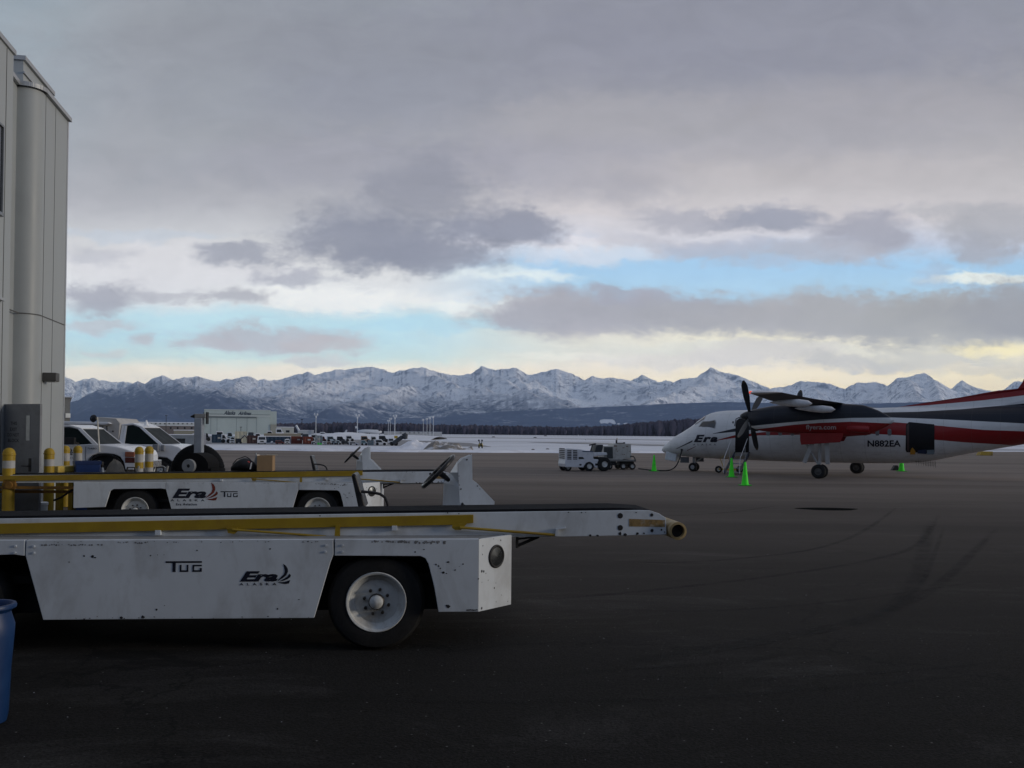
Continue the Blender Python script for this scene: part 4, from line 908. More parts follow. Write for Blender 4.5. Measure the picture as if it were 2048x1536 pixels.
    mb.tube([SP(722, 983, 1.2), SP(745, 985, 1.2), SP(760, 988, 1.2), SP(770, 995, 1.2), SP(775, 1006, 1.2), SP(777, 1018, 1.2)], .013, 10); mb.build('armrest', BLK, st, smooth=True)
    mb = MB(); mb.b2(.05, .45, 1.24 - so_.y, 1.6 - so_.y, top - so_.z - .004, -.13); mb.build('seat_box', BLK, st)
    # lettering
    if near:
        mb = MB(); p0 = L1.px(331, 1144, D0); p1 = L1.px(404, 1122, D0); tug_mark(mb, p0[0], p1[0], p0[1], p1[1], D0 - .002)
        mb.build('lettering', NAVY, par, fixn=False); mb = MB(); era_word(mb, L1, 479.5, 556, 1142.5, 1163.5, D0 - .002); row_word(mb, 'ALASKA', L1, 479, 553, 1166, 1171, D0 - .002)
        p = L1.px(554, 1168, D0); mb.each('lettering', NAVY, par, fixn=False)
        mb = MB(); swoosh(mb, p[0], p[1], L1.px(554, 1127.5, D0)[1] - p[1], D0 - .002); mb.build('emblem', NAVY, par, fixn=False)
    else:
        mb = MB(); p0 = L2.px(441, 994, D0); p1 = L2.px(475.5, 982.5, D0); tug_mark(mb, p0[0], p1[0], p0[1], p1[1], D0 - .002)
        mb.build('lettering', NAVY, par, fixn=False); mb = MB(); era_word(mb, L2, 344.5, 413, 977, 996.5, D0 - .002); row_word(mb, 'ALASKA', L2, 341, 409, 998.5, 1002.5, D0 - .002); row_word(mb, 'Era Aviation', L2, 352, 394, 1006, 1011, D0 - .002, space=1.1)
        mb.each('lettering', NAVY, par, fixn=False); p = L2.px(411, 1001, D0)
        mb = MB(); swoosh(mb, p[0], p[1], L2.px(411, 965, D0)[1] - p[1], D0 - .0025); mb.build('emblem', LRED, par, fixn=False)
    return par
LO1 = empty('belt_loader', L1.o, LA, 'nearest white belt loader, biggest in view, with dark blue lettering low on its side', 'belt loader', 'white belt loaders')
loader(L1, LO1, True)
LO2 = empty('belt_loader', L2.o, LA, 'farther white belt loader with red flame emblem, behind the near one', 'belt loader', 'white belt loaders')
loader(L2, LO2, False)
# ================================================================ blue drum at the lower left
p = at(0, 5.05); bd = empty('blue_drum', (at(-22, 5.1).x, 5.1, 0), 0, 'blue plastic open drum with a flared rim at the lower left corner', 'drum')
BLU = M('blue_plastic', (0.007, 0.032, 0.11), .42, 0, .12, 5, dirt=(0.02, 0.06, 0.16), dirt_amt=.4)
zr = at(10, 5.1, py=1208).z; xr_ = at(30.5, 5.1).x - bd.location.x
print('drum', zr, xr_)
mb = MB(); mb.lathe([(0.001, .0), (xr_ * .72, 0), (xr_ * .78, .05), (xr_ * .84, zr * .45), (xr_ * .93, zr * .72), (xr_ * .95, zr * .82), (xr_ * .8, zr * .93), (xr_ * .88, zr * .95), (xr_ * .99, zr * .965), (xr_, zr * .985), (xr_ * .97, zr), (xr_ * .86, zr), (xr_ * .8, zr * .985), (xr_ * .76, zr * .93), (xr_ * .85, zr * .8), (xr_ * .6, .06), (.001, .03)], n=48)
mb.build('shell', BLU, bd, smooth=True)
# ================================================================ clutter beyond / on the far loader
bz = lambda px: L2.px(px, 944, .5)[1]
def onbelt(px, d=.62):
    x = L2.px(px, 944, d)[0]
    # height of the belt there, from the near loader's slope
    t0 = L1.px(0, 1037.5, .28); t1 = L1.px(1280, 1020.5, .28); z = t0[1] + (t1[1] - t0[1]) / (t1[0] - t0[0]) * (x - t0[0]) + .02
    return L2.W((x, d, z))
b = onbelt(532); bx_ = empty('cardboard_box', b, LA, 'open brown cardboard box standing on the far loader belt', 'box'); CB = M('cardboard', (0.3, 0.2, 0.11), .85, 0, .1, 6)
h_ = at(532, b.y, py=911).z - b.z; w_ = 30 / F * b.y
mb = MB(); mb.b2(-w_ / 2, w_ / 2, -.14, -.134, .004, h_); mb.b2(-w_ / 2, w_ / 2, .134, .14, .004, h_); mb.b2(-w_ / 2, -w_ / 2 + .006, -.133, .133, .004, h_); mb.b2(w_ / 2 - .006, w_ / 2, -.133, .133, .004, h_); mb.b2(-w_ / 2 + .007, w_ / 2 - .007, -.133, .133, .004, .01); mb.build('carton', CB, bx_)
mb = MB(); mb.box((w_ * .3, .14, h_ + .008), (w_ * .7, .01, .02), 0, 0, .3); mb.box((-w_ / 2 - .0, 0.02, h_ - .01), (.006, .24, .06), 0, -.7, 0); mb.build('flap', M('cardboard_pale', (0.55, 0.5, 0.42), .8), bx_)
b = onbelt(489); bg_ = empty('duffel_bag', b, LA, 'black duffel bag with a red tag lying on the far loader belt', 'bag')
BAG = M('bag_nylon', (0.012, 0.013, 0.017), .5, 0, .3, 12, bump=.2)
wb = 51 / F * b.y; hb_ = at(489, b.y, py=917).z - b.z; secs = []
for k in range(13):
    t = k / 12; x = -wb / 2 + wb * t; s_ = max(.12, math.sin(math.pi * min(1, max(0, t * .92 + .04))) ** .45)
    hh = hb_ * s_ * (1.0 - .12 * math.sin(t * 9) * .4) * (1 - .25 * max(0, .3 - t)); ww = .16 * s_
    secs.append([(x, ww * math.cos(a), .004 + hh / 2 + hh / 2 * (abs(math.sin(a)) ** .7) * (1 if math.sin(a) > 0 else -1)) for a in [2 * math.pi * j / 16 for j in range(16)]])
mb = MB(); mb.loft(secs); mb.build('bag_body', BAG, bg_, smooth='all')
mb = MB(); mb.tube([(-wb * .42, -.09, hb_ * .55), (-wb * .25, -.1, hb_ * .95), (wb * .05, -.06, hb_ * 1.18), (wb * .22, -.07, hb_ * .98), (wb * .36, -.1, hb_ * .6)], .009, 6); mb.build('strap', BAG, bg_)
mb = MB(); mb.box((wb * .2, -.13, hb_ * .7), (.04, .006, .05), 0, .4, 0); mb.build('tag', M('tag_red', (0.7, 0.12, 0.1), .5), bg_)
mb = MB(); mb.box((wb * .3, -.14, hb_ * .45), (.022, .006, .12), 0, .2, 0); mb.build('tag', M('tag_white', (0.6, 0.6, 0.62), .5), bg_)
b = onbelt(512, .75); pb = empty('plastic_bottle', b, LA, 'small clear plastic bottle between the black bag and the cardboard box', 'bottle')
mb = MB(); hh = at(512, b.y, py=906).z - b.z; mb.lathe([(.001, .002), (.032, .002), (.032, hh * .6), (.012, hh * .85), (.012, hh), (.001, hh)], n=16); mb.build('bottle_body', M('bottle_plastic', (0.3, 0.33, 0.36), .2), pb, smooth=True)
# big black heater duct standing in an arch, with reel and stand
y_ = 18.2; p = at(395, y_)
ar = empty('heater_duct', p, 0, 'large black corrugated heater duct standing in an arch behind the far loader', 'duct hose')
RO = 50 / F * y_; zc = at(395, y_, py=938).z - p.z; pts = []
rt = .2; Rc = RO - rt
for k in range(5): pts.append((-Rc * 1.12 + .0, 0, rt + (zc - rt) * k / 5))
for k in range(25):
    t = math.pi * (1 - k / 24); pts.append((Rc * 1.0 * math.cos(t) * (1 + .1 * (1 - math.sin(t))), 0, zc + Rc * math.sin(t)))
for k in range(5): pts.append((Rc * 1.12, 0, zc - (zc - rt) * k / 5))
fine_, rs = [], []
for i in range(len(pts) - 1):
    for k in range(6):
        t = k / 6; a, b = Vector(pts[i]), Vector(pts[i + 1]); fine_.append(a.lerp(b, t)); rs.append(rt * (1 + .035 * math.sin((i * 6 + k) * 2.1)) )
mb = MB(); mb.tube(fine_, rs, 14); mb.build('duct', M('duct_black', (0.01, 0.011, 0.013), .9, 0, .3, 5, spec=.08), ar, smooth='all')
y2 = 17.3; p = at(397, y2); hr = empty('ground_heater', p, -.1, 'black wheeled ground heater with a pale disc fan cover in front of the big duct', 'heater')
mb = MB(); za_ = at(395, y2, py=905).z - p.z; zb2 = at(395, y2, py=946).z - p.z; r_ = .3
secs = []
for k in range(9):
    t = k / 8; secs.append([(r_ * math.cos(a) * (1 + .06 * math.sin(3 * a)), -.25 + .5 * t, (za_ - r_) + r_ * math.sin(a)) for a in [2 * math.pi * j / 18 for j in range(18)]])
mb.loft(secs); mb.b2(-.3, .34, -.22, .22, .3, za_ - r_); mb.build('drum_body', M('heater_black', (0.01, 0.01, 0.011), .85, 0, .3, 9, spec=.1), hr, smooth=True)
cxr = at(379, y2 - .3).x - p.x; czr = at(379, y2 - .3, py=932).z - p.z
mb = MB(); mb.lathe([(.035, -.02), (.055, -.02), (.125, -.02), (.135, 0), (.135, .04), (.035, .04), (.035, -.02)], (cxr, -.3, czr), (0, 1, 0), 28); mb.build('fan_cover', M('fan_grey', (0.24, 0.25, 0.26), .5), hr, smooth=True)
mb = MB(); mb.lathe([(.034, 0), (.001, 0.0)], (cxr, -.3, czr), (0, 1, 0), 16); mb.build('fan_hub', BLK, hr)
for x in (-.25, .28): wheel_parts(hr, (x, -.26, .15), .15, .07, .07, lugs=0, simple=True, hub=False)
# grey light post with T head behind the duct
y3 = 17.75; p = at(396.5, y3); po = empty('lamp_post', p, 0, 'thick grey square post with a small sideways lamp head, behind the big duct', 'post')
hp_ = at(396.5, y3, py=836).z - p.z; wp = 15.5 / F * y3
mb = MB(); mb.b2(-wp / 2, wp / 2, -wp / 2, wp / 2, 0, hp_); mb.build('post', M('post_grey', (0.27, 0.30, 0.35), .5), po, bevel=.015)
mb = MB(); mb.b2(-wp / 2, wp * .95, -wp * .4, wp * .4, hp_, hp_ + .085); mb.build('lamp_arm', M('arm_grey', (0.27, 0.27, 0.27), .5), po, bevel=.01)
mb = MB(); mb.cyl((-wp / 2, 0, hp_ + .04), (-wp / 2 - .1, 0, hp_ + .025), .05, .01, n=12); mb.b2(wp * .95, wp * 1.1, -.05, .05, hp_ - .12, hp_ + .12); mb.build('lamp_head', BLK, po)
# blue bin, yellow rail, canister, tarp heap, gas cans by the bollards
y4 = 17.8; p = at(173, y4); bb = empty('blue_bin', p, 0, 'dark blue square bin beyond the far loader, below the pickup wheel arch', 'bin'); w_ = 47 / F * y4; h_ = at(173, y4, py=923).z - p.z; bb.rotation_euler.z = -math.atan2(p.x, p.y) + .1
mb = MB(); mb.loft([[(-w_ * .42, -w_ * .4, 0), (w_ * .42, -w_ * .4, 0), (w_ * .42, w_ * .4, 0), (-w_ * .42, w_ * .4, 0)], [(-w_ * .49, -w_ * .46, h_), (w_ * .49, -w_ * .46, h_), (w_ * .49, w_ * .46, h_), (-w_ * .49, w_ * .46, h_)]]); mb.build('bin_body', M('bin_blue', (0.012, 0.035, 0.13), .5), bb, bevel=.02)
mb = MB(); z = h_
for a in ((-w_ * .51, w_ * .51, -w_ * .49, -w_ * .45), (-w_ * .51, w_ * .51, w_ * .45, w_ * .49), (-w_ * .51, -w_ * .47, -w_ * .449, w_ * .449), (w_ * .47, w_ * .51, -w_ * .449, w_ * .449)): mb.b2(a[0], a[1], a[2], a[3], z - .05, z + .012)
mb.build('bin_rim', M('bin_rim_blue', (0.01, 0.025, 0.09), .5), bb)
a = at(108, 17.4, py=938); b = at(147, 17.9, py=931.5); c = (a + b) / 2; gyz = gz(c.y)
yr = empty('yellow_guard_rail', (c.x, c.y, gyz), math.atan2(b.y - a.y, b.x - a.x), 'yellow metal guard rail running from the bollard to the blue bin', 'guard rail')
ln = (Vector((b.x, b.y)) - Vector((a.x, a.y))).length; hz_ = c.z - gyz
mb = MB(); mb.b2(-ln / 2, ln / 2, -.1, .1, hz_ - .1, hz_ + .03); mb.build('beam', M('rail_paint', (0.62, 0.45, 0.1), .5, dirt=(0.4, 0.25, 0.05), dirt_amt=.6), yr, bevel=.02)
for x_ in (-ln * .3, ln * .35): mb = MB(); mb.b2(x_, x_ + .1, -.05, .05, 0, hz_ - .1); mb.build('rail_post', YRAIL, yr)
p = at(203, 18.0); cn = empty('gas_bottle', p, 0, 'small grey gas bottle standing right of the blue bin', 'gas bottle'); h_ = at(203, 18.0, py=924).z - p.z
mb = MB(); mb.lathe([(.001, 0), (.055, 0), (.055, h_ * .8), (.03, h_ * .9), (.001, h_ * .9)], n=20); mb.build('cylinder_body', M('bottle_grey', (0.25, 0.28, 0.32), .4, .3), cn, smooth=True)
mb = MB(); mb.lathe([(.02, h_ * .9), (.03, h_ * .95), (.03, h_), (.001, h_)], n=12); mb.build('valve', NUT, cn)
y5 = 18.4; p = at(229, y5); tp = empty('sand_sacks', p, 0, 'grey brown peaked heap of covered sacks in front of the pickup wheel', 'sacks'); h_ = at(230, y5, py=920).z - p.z; w_ = 44 / F * y5
mb = MB(); n1, n2 = 14, 20; vs = []
for j in range(n1 + 1):
    t = j / n1
    for i in range(n2):
        a = 2 * math.pi * i / n2; r_ = w_ * (.07 + .85 * t ** .62) * (1 + .12 * math.sin(3 * a + 1) * t); nn = noise.noise(Vector((math.cos(a) * 2, math.sin(a) * 2, t * 4)))
        vs.append((r_ * math.cos(a) * (1 + .12 * nn), r_ * math.sin(a) * .9, h_ * (1 - t) ** .95 * (1 + .05 * nn) if j < n1 else 0))
mb.add(vs, [(j * n2 + i, j * n2 + (i + 1) % n2, (j + 1) * n2 + (i + 1) % n2, (j + 1) * n2 + i) for j in range(n1) for i in range(n2)] + [tuple(range(n2))])
mb.build('cover', M('tarp_brown', (0.2, 0.18, 0.15), .9, 0, .2, 8, bump=.2), tp, smooth='all')
RC = M('can_red', (0.12, 0.02, 0.018), .6)
for px, y, lab in ((262, 18.9, 'dull red fuel can just left of the paired bollards'), (320, 18.9, 'dull red fuel can beside the big black duct')):
    p = at(px, y); cn = empty('fuel_can', p, .2, lab, 'fuel can', 'red fuel cans'); h_ = at(px, y, py=930).z - p.z
    mb = MB(); mb.b2(-.13, .13, -.1, .1, 0, h_ * .8); mb.build('can_body', RC, cn, bevel=.03, seg=3)
    mb = MB(); mb.tube([(-.1, 0, h_ * .78), (-.08, 0, h_ * .95), (.06, 0, h_ * .95), (.09, 0, h_ * .78)], .018, 8); mb.build('handle', BLK, cn); mb = MB(); mb.cyl((.1, 0, h_ * .78), (.15, 0, h_ * .98), .022, n=10); mb.build('spout', M('spout_grey', (0.3, 0.3, 0.3), .6), cn)
# ================================================================ pickups
WV = M('van_white', (0.66, 0.68, 0.72), 0.3, 0, .03, 2.0, dirt=(0.36, 0.35, 0.34), dirt_amt=.35, dscale=1.2, coat=.3)
def car_wheel(par, x, y, r, ys=-1, wd=.24): return wheel_parts(par, (x, y, r), r, r * .6, wd, lugs=6, yside=ys, simple=True)
def outline_body(fr, par, pts, w, name, mat, d0=0.0, bevel=.03, taper=None):
    mb = MB(); P = fr.pl(pts, d0); mb.prism(P, d0, d0 + w); return mb.build(name, mat, par, bevel=bevel, seg=3)
def cab(fr, par, low, high, d0, w, inset, mat, name='cab'):
    """low/high: px outlines (same count) at belt line and roof; roof pulled in by inset on both sides"""
    n = len(low); a = fr.pl(low, d0); b = fr.pl(high, d0 + inset)
    mb = MB(); vs = [(x, d0, z) for x, z in a] + [(x, d0 + inset, z) for x, z in b] + [(x, d0 + w, z) for x, z in a] + [(x, d0 + w - inset, z) for x, z in b]
    fs = []
    for i in range(n - 1):
        fs.append((i, i + 1, n + i + 1, n + i)); fs.append((2 * n + i + 1, 2 * n + i, 3 * n + i, 3 * n + i + 1)); fs.append((n + i, n + i + 1, 3 * n + i + 1, 3 * n + i))
    fs.append((0, n, 3 * n, 2 * n)); fs.append((n - 1, 2 * n + n - 1, 3 * n + n - 1, n + n - 1)); mb.add(vs, fs); return mb.build(name, mat, par, bevel=.03, seg=3)
# nearer pickup: 26 m away, seen side-on, facing right
P1o = at(212, 26.0); P1 = Fr((P1o.x, 26.0, gz(26)), R(3))
pk = empty('pickup_truck', P1.o, P1.rz, 'nearer white pickup behind the building corner, with a round mirror on a thin pole', 'pickup', 'white pickups behind the bollards')
W_ = 1.95
# lower body with hood, front and arch cut-out
body = [(60, 890), (160, 889), (173, 888.5), (180, 888), (205, 889), (235, 893), (255, 899), (266, 903), (270, 912), (271, 930), (268, 940), (250, 940), (247, 925), (240, 914), (229, 909), (212, 907), (195, 907.5), (184, 911), (177, 919), (173, 932), (171, 942), (60, 942)]
mb = MB(); Pb = P1.pl(body, 0); mb.prism(Pb, 0, W_); mb.build('body', WV, pk, bevel=.035, seg=3)
zf = P1.px(200, 907, 0)[1]; xa0 = P1.px(172, 920, 0)[0]; xa1 = P1.px(249, 920, 0)[0]; xm = (xa0 + xa1) / 2; ra = (xa1 - xa0) / 2
# cab: roof and pillars as one shell, glass inset
zb_ = P1.px(150, 889, 0)[1]; zr_ = P1.px(140, 849.5, .15)[1]; zr2 = P1.px(161, 856, .15)[1]
xw0 = P1.px(198, 888.5, .1)[0]; xw1 = P1.px(163, 856, .15)[0]; xb = P1.px(60, 880, 0)[0]
def shell(parent, xb, xbt, xw1, xw0, zb_, zr2, zr_, W_, ins, mat, thick=.05):
    """cab shell: roof slab and A/B/C pillars, plus windscreen and side glass"""
    mb = MB(); roof = [(xbt, zr_ - .05), (xw1 - .35, zr_ - .0), (xw1, zr2), (xw1 - .02, zr2 - .06), (xw1 - .35, zr_ - .07), (xbt, zr_ - .12)]
    mb.prism(roof, ins, W_ - ins); mb.build('roof', mat, parent, bevel=.02, seg=3)
    mb = MB()
    for y0, y1 in ((0.01, ins), (W_ - .01, W_ - ins)):
        s_ = 1 if y0 < 1 else -1
        for (xa, xb2, wd_) in ((xw0, xw1, .07),):
            mb.loft([[(xa, y0, zb_), (xa - .14, y0, zb_), (xa - .14, y0 + .05 * s_, zb_), (xa, y0 + .05 * s_, zb_)], [(xb2, y1, zr2 - .02), (xb2 - .12, y1, zr2 - .02), (xb2 - .12, y1 + .05 * s_, zr2 - .02), (xb2, y1 + .05 * s_, zr2 - .02)]])
        for xa in (xw0 - 1.42, xb + .02):
            if xa > xb: mb.loft([[(xa, y0, zb_), (xa + .1, y0, zb_), (xa + .1, y0 + .05 * s_, zb_), (xa, y0 + .05 * s_, zb_)], [(xa + .04, y1, zr_ - .1), (xa + .12, y1, zr_ - .1), (xa + .12, y1 + .05 * s_, zr_ - .1), (xa + .04, y1 + .05 * s_, zr_ - .1)]])
    mb.each('pillar', mat, parent)
    g_ = .03; GL = M('car_glass', (0.008, 0.013, 0.013), .45, 0, .1, 3, spec=.08)
    mb = MB(); mb.poly([(xw0 - .01, .1, zb_), (xw1 - .01, ins + .06, zr2 - .03), (xw1 - .01, W_ - ins - .06, zr2 - .03), (xw0 - .01, W_ - .1, zb_)]); mb.build('windscreen', GL, parent, fixn=False)
    for y0, y1 in ((.03, ins + .02), (W_ - .03, W_ - ins - .02)):
        mb = MB(); mb.poly([(xb + .06, y0, zb_), (xw0 - .1, y0, zb_), (xw1 - .1, y1, zr2 - .04), (xw1 - .38, y1, zr_ - .09), (xb + .1, y1, zr_ - .11)]); mb.build('side_window', GL, parent, fixn=False)
    mb = MB(); mb.b2(xb + .3, xb + .34, .25, W_ - .25, zb_ - .3, zr_ - .14) ; mb.build('rear_seat', BLK, parent)
shell(pk, xb, xb, xw1, xw0, zb_, zr2, zr_, W_, .16, WV)
mb = MB(); secs = []
for k in range(15):
    t = math.pi * (k / 14); secs.append([(xm - ra * 1.0 * math.cos(t) * 1.0, y, .42 + (zf - .42) * (math.sin(t) ** .6) + z) for (y, z) in ((-.025, 0), (-.025, -.05), (.09, -.05), (.09, 0))])
mb.loft(secs); mb.build('arch_trim', M('trim_black', (0.012, 0.012, 0.013), .5), pk)
mb = MB(); mb.b2(xm - ra * .95, xm + ra * .95, .12, W_ - .12, .35, zf - .03); mb.build('wheel_well', BLK, pk)
for x in (xm, xm - 3.4):
    car_wheel(pk, x, 0.02, .4); car_wheel(pk, x, W_ - .02, .4, 1)
zc_ = P1.px(257, 912, 0)
mb = MB(); q0 = P1.px(250, 903.5, -.0); q1 = P1.px(269, 914, -.0); mb.b2(q0[0], q1[0], -.02, .22, q1[1], q0[1]); mb.build('turn_lamp', M('amber_lens', (0.28, 0.10, 0.06), .3), pk, bevel=.02)
q0 = P1.px(250, 914.5, 0); q1 = P1.px(270, 926, 0); mb = MB(); mb.b2(q0[0], q1[0] + .02, -.015, .25, q1[1], q0[1]); mb.build('headlight', M('lamp_dark_red', (0.09, 0.025, 0.022), .2), pk, bevel=.02)
mb = MB(); q = P1.px(271, 930, 0); mb.b2(q[0], q[0] + .1, .0, W_, q[1] - .12, q[1] + .1); mb.build('bumper', M('chrome', (0.5, 0.5, 0.5), .25, .8), pk, bevel=.02)
mb = MB(); mb.tube([P1.p3(199, 904, -.06), P1.p3(196.8, 870, -.06), P1.p3(194.6, 834, -.06)], .022, 8); mb.build('mirror_pole', M('pole_pale', (0.6, 0.58, 0.52), .5), pk)
c = P1.p3(187, 837, -.06); mb = MB(); mb.lathe([(.001, -.03), (.09, -.02), (.115, .0), (.1, .03), (.001, .045)], c, (-.3, -1, .1), 24); mb.build('round_mirror', M('mirror_black', (0.015, 0.016, 0.02), .25), pk, smooth=True)
mb = MB(); q = P1.p3(140, 882, -.12); mb.box(q, (.3, .14, .2)); mb.cyl(q + Vector((.1, .05, -.05)), q + Vector((.2, .15, -.08)), .03, n=8); mb.build('side_mirror', BLK, pk, bevel=.03)
mb = MB()
for x in (171.5,):
    a = P1.p3(x, 893, -.004); b = P1.p3(x - 1, 930, -.004); mb.b2(a.x - .008, a.x + .008, -.004, 0.01, b.z, a.z)
mb.build('door_gap', SEAM, pk)
mb = MB(); p0 = P1.px(136.5, 910, 0); swoosh(mb, p0[0], p0[1], .2, -.006); mb.cur = 0
row_word(mb, 'ERA', P1, 138, 146, 914.5, 917, -.006); row_word(mb, 'TURBO', P1, 175, 193, 895.5, 898.5, -.006, space=1.0, shear=.3); mb.each('door_marking', NAVY, pk, fixn=False)
# farther pickup with a tall utility body
P2o = at(300, 31.0); P2 = Fr((P2o.x, 31.0, gz(31)), R(2)); W2 = 2.0
pk2 = empty('utility_truck', P2.o, P2.rz, 'farther white utility truck with tall pale cargo box behind its cab', 'truck', 'white pickups behind the bollards')
body = [(200, 888), (237, 888), (305, 889), (325, 888.5), (345, 890), (358, 894), (366, 900), (372, 912), (374, 932), (368, 938), (349, 938), (345, 924), (334, 916), (318, 914), (302, 918), (296, 930), (294, 938), (200, 938)]
mb = MB(); mb.prism(P2.pl(body, 0), 0, W2); mb.build('body', WV, pk2, bevel=.04, seg=3)
zb_ = P2.px(280, 888.5, 0)[1]; xb = P2.px(236, 880, 0)[0]; xw0 = P2.px(327, 888, .1)[0]; xw1 = P2.px(286, 853, .15)[0]
shell(pk2, xb, xb, xw1, xw0, zb_, P2.px(286, 854, .15)[1], P2.px(260, 846, .15)[1], W2, .16, WV)
mb = MB(); q0 = P2.px(260, 863, 0); q1 = P2.px(280, 884, 0); mb.b2(q0[0], q1[0], .9, .94, q1[1], q0[1]); mb.build('rear_curtain', M('curtain_grey', (0.3, 0.36, 0.34), .7), pk2)
mb = MB(); q = P2.px(290, 846, .9); mb.cyl((q[0] + .05, .9, P2.px(289, 850, .9)[1] - .02), (q[0] + .05, .9, P2.px(289, 840, .9)[1]), .09, .02, n=14); mb.build('roof_beacon', M('beacon_white', (0.75, 0.77, 0.8), .4), pk2, smooth=True)
q0 = P2.px(196, 834, .0); q1 = P2.px(238, 889, .0); zt_ = q0[1]
TAN = M('cargo_box_pale', (0.42, 0.41, 0.4), .6, 0, .06, 3, dirt=(0.26, 0.25, 0.24), dirt_amt=.5)
mb = MB(); mb.prism(P2.pl([(196, 834), (232, 837), (240, 846), (237, 890), (190, 890), (192, 846)], 0.05), 0.05, W2 - .05); mb.build('cargo_box', TAN, pk2, bevel=.02)
mb = MB(); mb.prism(P2.pl([(100, 842), (216, 844), (222, 848), (205, 850), (100, 849)], -.1), -.1, W2); mb.build('box_roof', WV, pk2, bevel=.03)
mb = MB(); mb.prism(P2.pl([(100, 850), (190, 851), (190, 889), (100, 889)], .12), .12, W2 - .1); mb.build('cargo_side', M('cargo_grey', (0.22, 0.22, 0.22), .6, dirt=(0.1, 0.1, 0.1), dirt_amt=.6, dscale=5), pk2)
mb = MB()
for x in (205, 213): mb.prism(P2.pl([(x, 852), (x + 1.6, 852), (x + 1.6, 888), (x, 888)], .04), .04, .05)
for (x, y) in ((224, 861), (224, 872), (190, 857)): mb.prism(P2.pl([(x, y), (x + 3, y), (x + 3, y + 3), (x, y + 3)], .03), .03, .05)
mb.build('latch', NUT, pk2)
xm2 = P2.px(321, 925, 0)[0]
for x in (xm2, xm2 - 3.8): car_wheel(pk2, x, .02, .41); car_wheel(pk2, x, W2 - .02, .41, 1)
mb = MB(); mb.b2(xm2 - .5, xm2 + .5, .12, W2 - .12, .3, P2.px(320, 916, 0)[1]); mb.build('wheel_well', BLK, pk2)
q = P2.p3(312, 896, -.18); mb = MB(); mb.box(q, (.2, .16, .26)); mb.box(q + Vector((.22, .05, 0)), (.14, .12, .22)); mb.build('side_mirror', M('mirror_grey', (0.2, 0.21, 0.23), .4), pk2, bevel=.03)
# ================================================================ aircraft
AA = R(-33.3)
No = gp(1388, 942.5); AF = Fr((No.x, No.y, gz(No.y)), AA)
print('nosewheel', No)
AC = empty('turboprop_airliner', AF.o, AA, 'white navy and red twin turboprop airliner with high wing parked at the right', 'aircraft')
top_px = [(1324, 899), (1325.5, 895), (1330, 890), (1337.5, 884), (1353, 872), (1370, 862.5), (1387.5, 851.5), (1401.5, 840.6), (1415.6, 830.5), (1424, 826.5), (1433, 824), (1450, 821.6), (1480, 820.6), (1600, 818), (1754, 816), (1850, 813.5), (1960, 811), (2048, 809)]
bot_px = [(1324, 901), (1327, 904.5), (1337, 908.6), (1365, 912.5), (1394, 915), (1440, 918), (1503, 920), (1565, 922.6), (1648, 924.8), (1740, 926.3), (1808, 926.3), (1843, 924.5), (1872, 920.5), (1923, 910), (1968, 902), (2048, 888.5)]
TP = AF.pl(top_px, 0.0); BP = AF.pl(bot_px, 0.0)
print('fuse len', TP[0], TP[-1], BP[5], TP[10])
xmax = BP[-1][0]; TP.append((21.0, TP[-1][1] - .1)); BP.append((21.0, TP[-1][1] - .7))
def tz(x): return interp(x, TP)
def bz_(x): return interp(x, BP)
x_tip = TP[0][0]
def fsec(x, n=40):
    t, b = tz(x), bz_(x); rz = max(.01, (t - b) / 2); zc = (t + b) / 2
    full = 1.345; d = x - x_tip
    if d < 3.6: ry = full * math.sin(min(1, (d + .02) / 3.6) * math.pi / 2) ** .75
    elif x > 11: ry = full * max(.16, 1 - ((x - 11) / 10) ** 1.6 * .84)
    else: ry = full
    return ry, rz, zc
NS, NA = 150, 56
mb = MB(); vs = []
for i in range(NS):
    t = i / (NS - 1); x = x_tip + (21.0 - x_tip) * (t ** 1.25)
    ry, rz, zc = fsec(x)
    for k in range(NA):
        a = 2 * math.pi * k / NA; vs.append((x, -ry * math.sin(a), zc + rz * math.cos(a)))
mb.add(vs, [(i * NA + k, i * NA + (k + 1) % NA, (i + 1) * NA + (k + 1) % NA, (i + 1) * NA + k) for i in range(NS - 1) for k in range(NA)] + [tuple(range(NA - 1, -1, -1)), tuple(range((NS - 1) * NA, NS * NA))])
X0, XS, Z0, ZS = x_tip, 23.0, 0.0, 9.0
def lcurve(n, xn, pts, d, extra_front=None, extra_back=None):
    P = AF.pl(pts, d); P = sorted(P)
    q = [((x - X0) / XS, (z - Z0) / ZS) for x, z in P]
    if extra_front is not None: q = [(0.0, extra_front if extra_front != 'hold' else q[0][1])] + q
    sl_ = (q[-1][1] - q[-2][1]) / (q[-1][0] - q[-2][0]); q.append((1.0, min(1, max(0, q[-1][1] + sl_ * (1 - q[-1][0])))))
    return n.curve(xn, q)
